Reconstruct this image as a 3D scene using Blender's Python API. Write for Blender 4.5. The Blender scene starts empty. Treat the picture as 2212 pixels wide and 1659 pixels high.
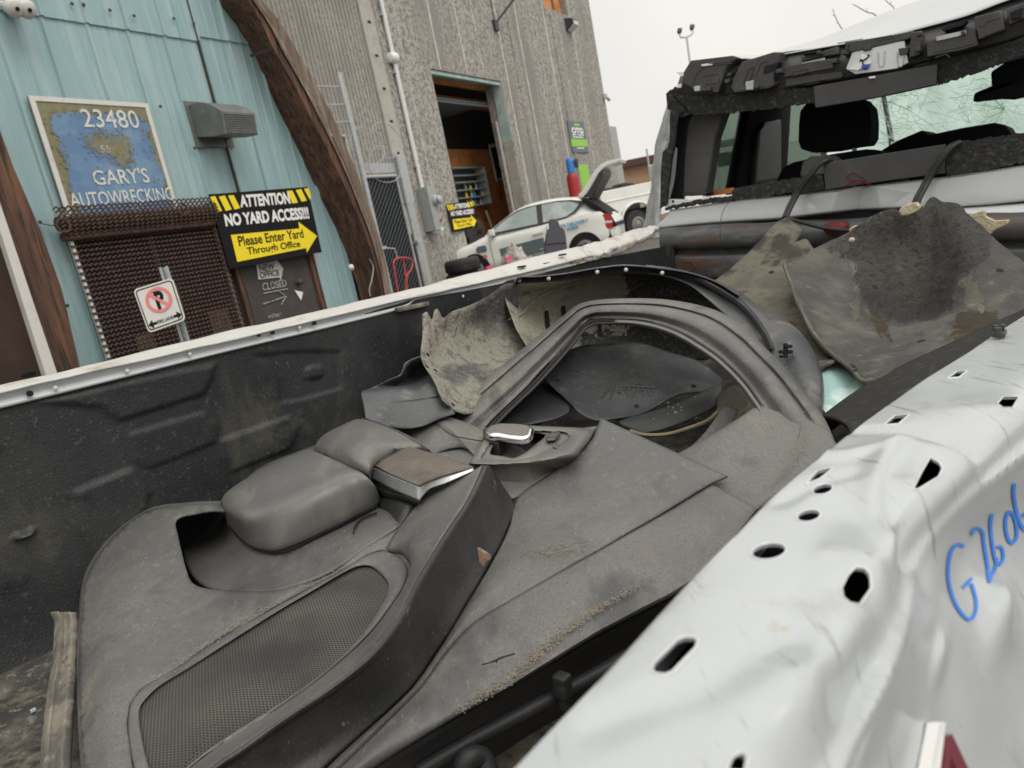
import bpy, bmesh, math, random
import numpy as np
from mathutils import Vector, Matrix, noise as mnoise
from mathutils.geometry import tessellate_polygon
random.seed(7)
SC = bpy.context.scene
COL = SC.collection

# ------------------------------------------------------------------ camera
CAMP = np.array([0.0, 0.0, 1.5])
FPX, PCX, PCY = 1535.0, 1106.0, 829.5          # lens in survey units (frame 2212 x 1659)
PITCH, ROLL = math.radians(11.681), math.radians(-11.614)
_f = np.array([0, math.cos(PITCH), -math.sin(PITCH)]); _r = np.array([1.0, 0, 0]); _u = np.cross(_r, _f)
_c, _s = math.cos(ROLL), math.sin(ROLL)
CR, CU, CF = _c*_r + _s*_u, -_s*_r + _c*_u, _f
cam = bpy.data.cameras.new("camera"); camo = bpy.data.objects.new("camera", cam); COL.objects.link(camo)
camo.matrix_world = Matrix(((CR[0], CU[0], -CF[0], CAMP[0]), (CR[1], CU[1], -CF[1], CAMP[1]), (CR[2], CU[2], -CF[2], CAMP[2]), (0, 0, 0, 1)))
cam.sensor_width = 36; cam.lens = 36*FPX/2212.0
cam.clip_start = 0.02; cam.clip_end = 1500
cam.dof.use_dof = True; cam.dof.focus_distance = 1.25; cam.dof.aperture_fstop = 8.0
SC.camera = camo

# ------------------------------------------------------------------ sky, sun, exposure
W_ = bpy.data.worlds.new("World"); SC.world = W_; W_.use_nodes = True
nt = W_.node_tree; nt.nodes.clear()
SUN_EL, SUN_AZ = math.radians(50), math.radians(135)
sky = nt.nodes.new('ShaderNodeTexSky'); sky.sky_type = 'NISHITA'; sky.sun_disc = False
sky.sun_elevation = SUN_EL; sky.sun_rotation = SUN_AZ; sky.dust_density = 4; sky.air_density = 1.0
hs = nt.nodes.new('ShaderNodeHueSaturation'); hs.inputs['Saturation'].default_value = 0.12; hs.inputs['Value'].default_value = 0.9
nt.links.new(sky.outputs[0], hs.inputs['Color'])
tc = nt.nodes.new('ShaderNodeTexCoord'); nz = nt.nodes.new('ShaderNodeTexNoise')
nz.inputs['Scale'].default_value = 2.2; nz.inputs['Detail'].default_value = 4
nt.links.new(tc.outputs['Generated'], nz.inputs['Vector'])
cr = nt.nodes.new('ShaderNodeValToRGB')
cr.color_ramp.elements[0].position = .32; cr.color_ramp.elements[0].color = (9.2, 9.0, 8.75, 1)
cr.color_ramp.elements[1].position = .68; cr.color_ramp.elements[1].color = (10.9, 10.5, 9.7, 1)
nt.links.new(nz.outputs['Fac'], cr.inputs['Fac'])
mx = nt.nodes.new('ShaderNodeMix'); mx.data_type = 'RGBA'; mx.inputs['Factor'].default_value = .86
nt.links.new(hs.outputs[0], mx.inputs[6]); nt.links.new(cr.outputs[0], mx.inputs[7])
# overcast dome: brighter overhead than at the horizon
sxyz = nt.nodes.new('ShaderNodeSeparateXYZ'); nt.links.new(tc.outputs['Generated'], sxyz.inputs[0])
gr = nt.nodes.new('ShaderNodeMapRange'); gr.interpolation_type = 'SMOOTHSTEP'; gr.inputs[1].default_value = .25; gr.inputs[2].default_value = 1.0; gr.inputs[3].default_value = .96; gr.inputs[4].default_value = 1.75
nt.links.new(sxyz.outputs['Z'], gr.inputs[0])
vm = nt.nodes.new('ShaderNodeVectorMath'); vm.operation = 'SCALE'; nt.links.new(mx.outputs[2], vm.inputs[0]); nt.links.new(gr.outputs[0], vm.inputs['Scale'])
bg = nt.nodes.new('ShaderNodeBackground'); bg.inputs['Strength'].default_value = 0.1
wo = nt.nodes.new('ShaderNodeOutputWorld')
nt.links.new(vm.outputs[0], bg.inputs['Color']); nt.links.new(bg.outputs[0], wo.inputs['Surface'])
sl = bpy.data.lights.new("sun", 'SUN'); sl.energy = 1.1; sl.angle = math.radians(35); sl.color = (1, .97, .92)
slo = bpy.data.objects.new("sun", sl); COL.objects.link(slo)
sd = Vector((math.sin(SUN_AZ)*math.cos(SUN_EL), math.cos(SUN_AZ)*math.cos(SUN_EL), math.sin(SUN_EL)))
slo.rotation_euler = sd.to_track_quat('Z', 'Y').to_euler(); slo.location = (0, 0, 30)
SC.view_settings.view_transform = 'Standard'; SC.view_settings.look = 'None'
SC.view_settings.exposure = 0.06; SC.view_settings.gamma = 1.0

# ------------------------------------------------------------------ survey frames
def ray(px, py): return CR*((px-PCX)/FPX) - CU*((py-PCY)/FPX) + CF
def dep(px, py, t): return CAMP + ray(px, py)*t
# facade frame: S runs along the shop fronts, N away from the yard
FH = math.radians(30.63)
FS = np.array([math.sin(FH), math.cos(FH), 0]); FN = np.array([-math.cos(FH), math.sin(FH), 0]); ZZ = np.array([0, 0, 1.0])
def fw(s, z, D): return CAMP + FS*s + FN*D + ZZ*z        # z is relative to eye height
def fac(px, py, D):
    d = ray(px, py); t = D/(FN@d); P = d*t
    return (P@FS, P[2])
def fpt(px, py, D): return fw(*fac(px, py, D), D)
# truck frame: X forward, Y left, Z up; origin middle of bed front at rail height
_ps, _ta, _rh = math.radians(41), math.radians(-2.87), math.radians(5.0)
_F = np.array([math.sin(_ps), math.cos(_ps), 0]); _L = np.array([-math.cos(_ps), math.sin(_ps), 0])
_F2 = math.cos(_ta)*_F + math.sin(_ta)*ZZ; _U2 = -math.sin(_ta)*_F + math.cos(_ta)*ZZ
_L2 = math.cos(_rh)*_L + math.sin(_rh)*_U2; _U3 = -math.sin(_rh)*_L + math.cos(_rh)*_U2
TM = np.array([_F2, _L2, _U3]); TC = np.array([-3.1, -.71, .207])
def tw(x, y, z): return CAMP + TM.T@(np.array([x, y, z], float)-TC)
def tl(P): return TM@(np.asarray(P)-CAMP)+TC
def tp(px, py, ax, val):
    d = TM@ray(px, py); i = 'xyz'.index(ax); t = (val-TC[i])/d[i]
    return TC + d*t                                         # truck coordinates
def tpw(px, py, ax, val): return tw(*tp(px, py, ax, val))

# ------------------------------------------------------------------ materials
def mat(name, base, rough=.7, metal=0.0, layers=(), bump=(), spec=.4, coat=0, alpha=None, trans=0, rrange=None):
    m = bpy.data.materials.new(name); m.use_nodes = True
    n = m.node_tree.nodes; L = m.node_tree.links; b = n['Principled BSDF']
    b.inputs['Roughness'].default_value = rough; b.inputs['Metallic'].default_value = metal
    b.inputs['Specular IOR Level'].default_value = spec
    if coat: b.inputs['Coat Weight'].default_value = coat; b.inputs['Coat Roughness'].default_value = .12
    if trans: b.inputs['Transmission Weight'].default_value = trans
    if alpha is not None: b.inputs['Alpha'].default_value = alpha
    tcn = n.new('ShaderNodeTexCoord')
    def tex(sc, det=6, stretch=None, kind='noise'):
        v = tcn.outputs['Object']
        if stretch:
            mp = n.new('ShaderNodeMapping'); mp.inputs['Scale'].default_value = stretch[:3]
            if len(stretch) == 6: mp.inputs['Rotation'].default_value = stretch[3:]
            L.new(v, mp.inputs['Vector']); v = mp.outputs[0]
        if kind == 'vor':
            t = n.new('ShaderNodeTexVoronoi'); t.inputs['Scale'].default_value = sc; L.new(v, t.inputs['Vector']); return t.outputs['Distance']
        t = n.new('ShaderNodeTexNoise'); t.inputs['Scale'].default_value = sc; t.inputs['Detail'].default_value = det
        t.inputs['Roughness'].default_value = .62
        L.new(v, t.inputs['Vector']); return t.outputs['Fac']
    col = None
    for ly in layers:
        sc, c2, lo, hi = ly[:4]; st = ly[4] if len(ly) > 4 else None; kd = ly[5] if len(ly) > 5 else 'noise'
        mr = n.new('ShaderNodeMapRange'); mr.inputs[1].default_value = lo; mr.inputs[2].default_value = hi
        mr.interpolation_type = 'SMOOTHSTEP'
        L.new(tex(sc, 8, st, kd), mr.inputs[0])
        x = n.new('ShaderNodeMix'); x.data_type = 'RGBA'
        L.new(mr.outputs[0], x.inputs['Factor'])
        if col is None: x.inputs[6].default_value = (*base, 1)
        else: L.new(col, x.inputs[6])
        x.inputs[7].default_value = (*c2, 1); col = x.outputs[2]
    if col is None: b.inputs['Base Color'].default_value = (*base, 1)
    else: L.new(col, b.inputs['Base Color'])
    if rrange:
        mr = n.new('ShaderNodeMapRange'); mr.inputs[1].default_value = .35; mr.inputs[2].default_value = .65
        mr.inputs[3].default_value = rrange[1]; mr.inputs[4].default_value = rrange[2]
        L.new(tex(rrange[0]), mr.inputs[0]); L.new(mr.outputs[0], b.inputs['Roughness'])
    prev = None
    for bp in bump:
        sc, strg, dist = bp[:3]; kd = bp[3] if len(bp) > 3 else 'noise'; st = bp[4] if len(bp) > 4 else None
        bn = n.new('ShaderNodeBump'); bn.inputs['Strength'].default_value = strg; bn.inputs['Distance'].default_value = dist
        L.new(tex(sc, 4, st, kd), bn.inputs['Height'])
        if prev: L.new(prev, bn.inputs['Normal'])
        prev = bn.outputs[0]
    if prev: L.new(prev, b.inputs['Normal'])
    return m
DUST = (.24, .215, .17); DUST2 = (.15, .135, .11)
M = {}
M['trim'] = mat('dusty_trim_plastic', (.094, .093, .091), .48, layers=[(3.2, (.142, .138, .127), .38, .64), (55, (.165, .158, .140), .52, .76), (2.4, (.195, .178, .142), .55, .72, (3.2, .8, 1, 0, 0, .7)), (3.3, (.058, .058, .058), .53, .68, (2, 1, 1, 0, 0, .7)), (70, (.20, .187, .155), .58, .74, (3, .7, 1, 0, 0, .7)), (9, (.078, .077, .076), .56, .7), (400, (.078, .077, .075), .48, .64), (450, (.205, .194, .170), .62, .74), (110, (.28, .26, .215), .68, .77)], bump=[(400, .22, .001), (60, .1, .004)], spec=.42)
M['trimsoft'] = mat('dusty_soft_vinyl', (.100, .098, .095), .38, layers=[(2.6, (.150, .145, .131), .38, .64), (4, (.17, .162, .140), .50, .70, (2.5, 1, 1, 0, 0, .7)), (60, (.178, .168, .146), .60, .76), (120, (.24, .225, .19), .67, .77)], bump=[(500, .10, .0006)], spec=.48)
M['trimdark'] = mat('rubbed_shaded_dark_plastic', (.022, .022, .023), .38, layers=[(9, (.042, .041, .039), .42, .7), (14, (.24, .18, .10), .65, .74, (2.5, 1, 1, 0, 0, .7)), (300, (.055, .052, .047), .54, .68), (70, (.15, .125, .085), .64, .76)], bump=[(330, .3, .0012)], spec=.45)
M['black'] = mat('black_plastic', (.044, .044, .046), .46, layers=[(14, (.075, .074, .072), .48, .75), (90, (.12, .115, .108), .64, .76)], bump=[(120, .2, .002)])
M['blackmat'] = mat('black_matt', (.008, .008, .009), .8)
M['liner'] = mat('dark_bed_liner', (.015, .018, .019), .5, layers=[(2.4, (.030, .033, .033), .42, .64), (5, (.062, .058, .048), .55, .70), (3, (.072, .067, .054), .57, .72, (1, 1, .25)), (90, (.075, .07, .057), .57, .72), (9, (.011, .013, .014), .56, .68), (260, (.105, .098, .08), .60, .72)], bump=[(200, .45, .003), (25, .12, .005)], spec=.4)
M['floor_liner'] = mat('dusty_bed_floor', (.045, .044, .042), .6, layers=[(9, (.15, .13, .10), .42, .62), (60, (.21, .185, .145), .54, .70), (200, (.24, .215, .17), .6, .72), (14, (.035, .034, .034), .56, .68)], bump=[(160, .5, .004)])
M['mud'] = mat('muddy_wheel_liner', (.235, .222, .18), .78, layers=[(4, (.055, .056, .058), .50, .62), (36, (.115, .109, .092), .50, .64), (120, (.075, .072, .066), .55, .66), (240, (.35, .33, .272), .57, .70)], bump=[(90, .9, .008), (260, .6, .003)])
M['mudless'] = mat('grubby_wheel_liner', (.050, .053, .058), .40, layers=[(4, (.085, .087, .09), .45, .72), (7, (.17, .156, .122), .58, .70), (26, (.14, .131, .108), .57, .72), (160, (.22, .205, .165), .61, .72), (30, (.03, .032, .035), .6, .72)], bump=[(30, .3, .006), (260, .4, .002)])
M['silver'] = mat('silver_paint', (.60, .62, .63), .22, .05, layers=[(2.5, (.54, .56, .57), .4, .75), (40, (.44, .44, .43), .70, .8)], coat=.7, rrange=(20, .16, .28))
M['roofpaint'] = mat('darkened_silver_roof', (.40, .418, .428), .34, .05, layers=[(2.5, (.35, .365, .372), .4, .75), (30, (.30, .305, .30), .64, .8)], coat=.3)  # the cab's silver paint, darkened to offset the light on this upward face
M['silverdirt'] = mat('scuffed_silver_paint', (.48, .50, .51), .32, .3, layers=[(8, (.30, .30, .29), .48, .70), (26, (.16, .155, .145), .58, .74), (60, (.60, .60, .58), .6, .74)], coat=.3, bump=[(14, .15, .01)])
M['white'] = mat('white_bed_paint', (.415, .437, .452), .24, layers=[(3.5, (.37, .388, .40), .40, .70), (12, (.33, .34, .34), .56, .72), (7, (.27, .28, .285), .60, .66, (9, 1, 1, 0, 0, .5)), (60, (.28, .29, .295), .645, .71, (9, .5, 1, 0, 0, 1.1)), (16, (.35, .31, .24), .65, .74), (34, (.15, .138, .122), .69, .75), (90, (.17, .12, .08), .70, .74)], coat=.25, bump=[(300, .03, .001)], spec=.5)
M['whiteold'] = mat('weathered_white_rail', (.47, .462, .43), .5, layers=[(9, (.34, .285, .20), .56, .74), (40, (.22, .16, .095), .66, .78), (24, (.52, .516, .495), .5, .7)], bump=[(60, .3, .005)])
M['lip'] = mat('grey_silver_lip', (.60, .62, .63), .36, .1, layers=[(12, (.46, .46, .45), .55, .8), (50, (.26, .2, .13), .72, .82), (9, (.36, .28, .18), .70, .80)], bump=[(60, .1, .003)])
M['rustpeel'] = mat('peeling_rusty_rail', (.50, .49, .46), .6, layers=[(10, (.40, .33, .23), .50, .66), (22, (.25, .15, .075), .60, .70), (40, (.12, .085, .06), .66, .74)], bump=[(45, .7, .008)])
M['sealant'] = mat('torn_black_sealant', (.024, .024, .025), .78, layers=[(50, (.075, .074, .07), .50, .68), (150, (.19, .185, .172), .62, .72)], bump=[(60, 1.0, .016), (180, .9, .006)])
M['carpet'] = mat('charcoal_carpet', (.080, .079, .076), .95, layers=[(4.5, (.135, .129, .114), .46, .66), (16, (.17, .158, .13), .56, .72), (5, (.06, .059, .058), .58, .7), (200, (.23, .216, .178), .60, .74)], bump=[(110, .8, .007), (420, .6, .004)], spec=.1)
M['carpetblack'] = mat('black_rubber_backed_carpet', (.042, .042, .042), .75, layers=[(3.5, (.068, .064, .056), .40, .60), (8, (.10, .092, .073), .55, .72), (60, (.03, .03, .03), .5, .66), (140, (.13, .12, .098), .60, .72)], bump=[(45, .8, .02), (160, .9, .009)], spec=.3)
M['carpettan'] = mat('dusty_tan_carpet', (.118, .109, .09), .95, layers=[(4, (.185, .17, .134), .44, .60), (60, (.25, .23, .182), .60, .76), (4, (.062, .057, .05), .54, .64), (220, (.25, .23, .185), .6, .74)], bump=[(140, .8, .008), (500, .5, .003)], spec=.1)
M['felt'] = mat('grey_felt_board', (.05, .0495, .048), .97, layers=[(40, (.075, .071, .062), .5, .7), (220, (.17, .157, .125), .62, .74)], bump=[(320, .9, .005)], spec=.05)
M['foam'] = mat('torn_cream_foam', (.52, .45, .31), .9, layers=[(30, (.3, .24, .14), .55, .75)], bump=[(60, 1, .012)])
M['linerdark'] = mat('shade_black_liner', (.020, .021, .023), .42, layers=[(5, (.036, .037, .038), .45, .7), (9, (.11, .10, .075), .62, .76), (120, (.12, .112, .09), .64, .74)], bump=[(30, .25, .005)])  # colour lowered to stand for shade below the window opening
M['rubber'] = mat('black_rubber', (.02, .02, .021), .55, layers=[(30, (.07, .065, .06), .55, .8)], bump=[(80, .2, .003)])
M['rubberdust'] = mat('dusty_rubber_strip', (.11, .105, .094), .75, layers=[(14, (.235, .215, .172), .42, .62), (60, (.28, .258, .21), .56, .72), (30, (.07, .067, .06), .58, .7)], bump=[(120, .4, .003)])
M['chrome'] = mat('chrome', (.80, .81, .82), .12, 1.0, rrange=(30, .08, .22))
M['chromedull'] = mat('dull_chrome_strip', (.50, .52, .52), .42, .6, layers=[(80, (.36, .35, .32), .5, .72)])
M['wood'] = mat('dusty_wood_grain', (.080, .063, .050), .5, layers=[(40, (.125, .104, .083), .42, .60, (1, 30, 4, 0, 0, .6)), (4, (.165, .148, .122), .42, .68), (300, (.19, .172, .14), .58, .7)], coat=.05)
M['fabric'] = mat('black_seat_fabric', (.010, .010, .012), .9, bump=[(300, .3, .003)], spec=.15)
M['greytrim'] = mat('grey_pillar_trim', (.085, .084, .084), .7, layers=[(9, (.105, .103, .10), .45, .7)], bump=[(300, .2, .0015)])
M['teal'] = mat('faded_teal_siding', (.27, .40, .415), .5, layers=[(1.6, (.35, .47, .48), .4, .68, (6, 6, .5)), (5, (.20, .345, .365), .56, .74, (3, 3, .35)), (20, (.15, .23, .23), .70, .78), (2.4, (.19, .26, .25), .64, .76, (9, 9, .16)), (3, (.38, .51, .52), .6, .74, (12, 12, .3))], bump=[(5, .08, .02)], spec=.35)
M['tealclean'] = mat('pale_teal_metal', (.30, .46, .44), .5, layers=[(3, (.48, .54, .50), .42, .62), (14, (.25, .36, .34), .6, .75)])
M['beam'] = mat('dark_stained_timber', (.095, .048, .032), .7, layers=[(2, (.175, .082, .046), .42, .62, (5, 5, .6)), (8, (.035, .022, .017), .48, .62, (5, 5, .35)), (5, (.21, .125, .078), .64, .76, (5, 5, .35)), (20, (.02, .014, .012), .64, .70, (5, 5, .3))], bump=[(14, .6, .03, 'noise', (5, 5, .4))])
M['beamgrey'] = mat('weathered_grey_timber', (.17, .12, .088), .85, layers=[(5, (.30, .24, .185), .44, .62, (5, 5, .3)), (10, (.055, .038, .03), .54, .66, (5, 5, .3)), (30, (.36, .30, .235), .62, .74, (4, 4, .4))], bump=[(16, .7, .03, 'noise', (5, 5, .4))])
M['brownwall'] = mat('dark_brown_boards', (.030, .015, .011), .7, layers=[(3, (.05, .025, .018), .45, .7)])
M['whitetrim'] = mat('white_painted_trim', (.60, .58, .54), .55, layers=[(8, (.42, .39, .35), .5, .8), (40, (.25, .2, .16), .72, .84)])
M['concrete'] = mat('exposed_aggregate_concrete', (.39, .37, .332), .9, layers=[(12, (.20, .188, .168), .46, .55), (30, (.50, .48, .44), .54, .64), (.8, (.25, .238, .214), .44, .66, (1, 1, .22)), (46, (.11, .103, .095), .59, .66), (2.2, (.47, .45, .41), .57, .69, (6, 6, .12)), (3, (.20, .188, .168), .57, .70, (4, 4, .12))], bump=[(22, .9, .03)])
M['concrib'] = mat('ribbed_concrete', (.42, .40, .36), .9, layers=[(16, (.28, .265, .235), .48, .62), (45, (.12, .112, .10), .57, .65), (1.2, (.30, .285, .255), .45, .65, (1, 1, .3))], bump=[(40, .8, .03)])
M['concsmooth'] = mat('smooth_concrete', (.42, .395, .35), .85, layers=[(5, (.33, .31, .275), .45, .7), (30, (.25, .235, .2), .62, .75)], bump=[(30, .3, .01)])
M['streak'] = mat('pale_concrete_arris', (.66, .635, .58), .9, layers=[(14, (.44, .415, .37), .48, .62)], bump=[(40, .6, .015)])
M['galv'] = mat('galvanised_steel', (.46, .48, .49), .5, .35, layers=[(20, (.34, .35, .36), .45, .7)])
M['greypaint'] = mat('grey_enamel', (.33, .35, .34), .45, layers=[(6, (.27, .28, .27), .5, .75), (30, (.2, .19, .17), .66, .76)])
M['whitepvc'] = mat('white_conduit_paint', (.68, .69, .68), .5)
M['rust'] = mat('rusty_expanded_steel', (.075, .046, .036), .85, layers=[(16, (.125, .075, .052), .48, .68), (50, (.04, .028, .024), .55, .72)], bump=[(120, .4, .004)])
M['signblack'] = mat('sign_black', (.010, .010, .011), .6, spec=.15)
M['signyellow'] = mat('sign_yellow', (.85, .66, .012), .45)
M['signwhite'] = mat('sign_white', (.78, .78, .76), .45)
M['dirtywhite'] = mat('aged_sign_white', (.62, .61, .57), .5, layers=[(14, (.46, .42, .34), .55, .76), (30, (.30, .22, .15), .68, .78), (6, (.50, .50, .48), .5, .7)])
M['signblue'] = mat('faded_blue_sign', (.115, .205, .345), .65, layers=[(3.5, (.165, .27, .40), .4, .62), (7, (.20, .29, .37), .56, .70), (22, (.07, .11, .17), .60, .72, (1, 1, .5)), (60, (.26, .30, .30), .66, .74)], bump=[(60, .1, .003)])
M['signolive'] = mat('worn_olive_sign_ground', (.20, .185, .10), .65, layers=[(12, (.25, .23, .15), .45, .7), (40, (.12, .11, .07), .64, .76)])
M['redsign'] = mat('faded_red', (.72, .20, .20), .5)
M['redpaint'] = mat('worn_red_paint', (.11, .02, .018), .7, layers=[(20, (.15, .075, .065), .54, .70), (40, (.04, .016, .015), .52, .68)], spec=.2)
M['redtank'] = mat('red_cylinder_paint', (.36, .022, .028), .4, layers=[(9, (.28, .03, .03), .5, .75)])
M['bluetank'] = mat('blue_cap_paint', (.03, .19, .50), .4)
M['green'] = mat('bright_green_board', (.27, .56, .07), .5, layers=[(9, (.22, .48, .06), .5, .7)])
M['doorbrown'] = mat('dark_brown_office_door', (.055, .047, .043), .6, layers=[(6, (.075, .062, .055), .45, .7)])
M['chalk'] = mat('white_chalk', (.50, .49, .47), .9, layers=[(60, (.12, .11, .1), .5, .62)])
M['handtruck_red'] = mat('worn_bright_red', (.42, .06, .055), .5, layers=[(20, (.55, .35, .32), .58, .74)])
M['handpaint'] = mat('hand_painted_white', (.62, .62, .58), .7, layers=[(18, (.36, .40, .43), .54, .66), (60, (.20, .27, .36), .63, .70)])
M['cargopaint'] = mat('white_car_paint', (.80, .80, .755), .35, layers=[(2.5, (.70, .70, .64), .45, .75), (14, (.52, .50, .42), .64, .80)], coat=.4)
M['carglass'] = mat('car_glass', (.30, .36, .35), .08, 0, layers=[(2.2, (.44, .50, .48), .45, .6)], spec=.6)
M['darkglass'] = mat('dark_glass', (.02, .024, .024), .06, spec=.6)
M['decalgrey'] = mat('slate_decal', (.115, .15, .165), .5)
M['decalblue'] = mat('blue_decal', (.06, .30, .50), .5)
M['tail'] = mat('red_lamp', (.50, .035, .04), .25, coat=.5)
M['tire'] = mat('tyre_rubber', (.026, .026, .027), .8, layers=[(9, (.055, .053, .05), .48, .72)], bump=[(40, .3, .01)])
M['wheelcover'] = mat('dusty_wheel', (.25, .24, .22), .5, .4, layers=[(20, (.12, .11, .1), .5, .7)])
M['ply'] = mat('orange_plywood', (.60, .245, .085), .7, layers=[(2, (.42, .165, .055), .42, .66, (1, 1, 3)), (7, (.16, .07, .028), .56, .70), (3, (.10, .045, .02), .6, .72)])
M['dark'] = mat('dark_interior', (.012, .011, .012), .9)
M['ground'] = mat('yard_gravel', (.13, .122, .11), .95, layers=[(1.2, (.09, .085, .078), .4, .7), (40, (.2, .19, .17), .55, .7)], bump=[(60, .8, .02)])
M['brick'] = mat('tan_brick_wall', (.40, .26, .17), .9, layers=[(3, (.34, .21, .14), .45, .7)])
M['roofbrown'] = mat('dark_brown_roof_band', (.085, .04, .034), .7)
M['seatgrey'] = mat('slate_seat_vinyl', (.060, .060, .072), .6, bump=[(60, .15, .004)])
M['plasticbag'] = mat('translucent_grey_bag', (.42, .40, .37), .45, layers=[(9, (.28, .22, .16), .48, .66)], bump=[(18, .7, .03)])
M['pink'] = mat('pink_tape', (.85, .06, .16), .5)
M['marker'] = mat('blue_paint_marker', (.03, .19, .66), .5, layers=[(90, (.06, .26, .70), .5, .7)])
M['maroon'] = mat('dark_red_lens_edge', (.16, .012, .03), .3, coat=.4)
M['rustband'] = mat('oily_rusty_steel', (.072, .073, .074), .48, .2, layers=[(9, (.12, .125, .125), .48, .72, (1, 1, 4)), (2.6, (.13, .072, .042), .54, .68, (1, 1, 5)), (4, (.25, .045, .03), .66, .74, (1, 1, 9)), (60, (.19, .17, .14), .64, .76)], bump=[(20, .3, .006)])
M['leaf'] = mat('dry_leaf', (.13, .082, .055), .85, layers=[(120, (.24, .165, .11), .5, .62), (60, (.06, .04, .03), .56, .66)])
M['twig'] = mat('dark_twig', (.03, .022, .02), .8)
M['blueclip'] = mat('blue_connector', (.02, .06, .42), .4)
M['cord'] = mat('tan_cord', (.32, .26, .17), .85)
M['bark'] = mat('grey_bark', (.10, .085, .075), .9)
M['console'] = mat('grey_console', (.12, .12, .12), .6)
M['orange'] = mat('orange_tag', (.55, .2, .06), .5)

def glassmat(name, tint, fac_glossy=.12, rough=.03, layers=None, opac=0.0, oc=(.8, .9, .85)):
    m = bpy.data.materials.new(name); m.use_nodes = True; n = m.node_tree.nodes; L = m.node_tree.links
    n.clear(); out = n.new('ShaderNodeOutputMaterial'); tr = n.new('ShaderNodeBsdfTransparent'); tr.inputs[0].default_value = (*tint, 1)
    gl = n.new('ShaderNodeBsdfGlossy'); gl.inputs['Roughness'].default_value = rough; gl.inputs['Color'].default_value = (.9, .95, .93, 1)
    fr0 = n.new('ShaderNodeFresnel'); fr0.inputs['IOR'].default_value = 1.45
    frm = n.new('ShaderNodeMath'); frm.operation = 'MULTIPLY'; frm.inputs[1].default_value = fac_glossy; L.new(fr0.outputs[0], frm.inputs[0]); fr = frm
    mxn = n.new('ShaderNodeMixShader'); L.new(fr.outputs[0], mxn.inputs[0]); L.new(tr.outputs[0], mxn.inputs[1]); L.new(gl.outputs[0], mxn.inputs[2])
    res = mxn.outputs[0]
    if opac or layers:
        df = n.new('ShaderNodeBsdfDiffuse'); df.inputs[0].default_value = (*oc, 1)
        m2 = n.new('ShaderNodeMixShader')
        if layers:
            t = n.new('ShaderNodeTexCoord'); sc, lo, hi, mx_ = layers
            nz_ = n.new('ShaderNodeTexNoise'); nz_.inputs['Scale'].default_value = sc; nz_.inputs['Detail'].default_value = 8
            mr = n.new('ShaderNodeMapRange'); mr.inputs[1].default_value = lo; mr.inputs[2].default_value = hi; mr.inputs[3].default_value = opac; mr.inputs[4].default_value = mx_
            L.new(t.outputs['Object'], nz_.inputs['Vector']); L.new(nz_.outputs['Fac'], mr.inputs[0]); L.new(mr.outputs[0], m2.inputs[0])
        else: m2.inputs[0].default_value = opac
        L.new(res, m2.inputs[1]); L.new(df.outputs[0], m2.inputs[2]); res = m2.outputs[0]
    L.new(res, out.inputs['Surface']); return m
M['tint'] = glassmat('dusty_tinted_glass', (.80, .81, .81), .0, opac=.0, layers=(9, .5, .85, .02), oc=(.25, .24, .22))
M['sideglass'] = glassmat('green_side_glass', (.40, .47, .42), .3, opac=.06, oc=(.35, .42, .38))
M['screen'] = glassmat('green_windscreen', (.86, .96, .91), .3, opac=.05, layers=(6, .4, .7, .2), oc=(.80, .94, .87))
M['aqua'] = mat('pale_aqua_glass', (.36, .55, .52), .15, layers=[(7, (.58, .72, .69), .5, .62), (30, (.25, .36, .34), .62, .75)], spec=.6)
def thinmat(name, cls, col):
    m = bpy.data.materials.new(name); m.use_nodes = True; n = m.node_tree.nodes; n.clear()
    o = n.new('ShaderNodeOutputMaterial'); b = n.new(cls); b.inputs[0].default_value = (*col, 1); m.node_tree.links.new(b.outputs[0], o.inputs['Surface']); return m
M['crack'] = thinmat('white_glass_crack', 'ShaderNodeBsdfTranslucent', (.98, 1, .99))
M['crackdark'] = thinmat('dark_glass_crack', 'ShaderNodeBsdfTransparent', (.52, .68, .61))
M['mudpale'] = mat('pale_mud_liner', (.30, .28, .222), .8, layers=[(3, (.20, .187, .15), .48, .66), (14, (.10, .096, .085), .58, .68), (90, (.17, .158, .125), .52, .66), (240, (.40, .375, .305), .58, .70)], bump=[(70, .9, .008), (260, .6, .003)])

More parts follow.
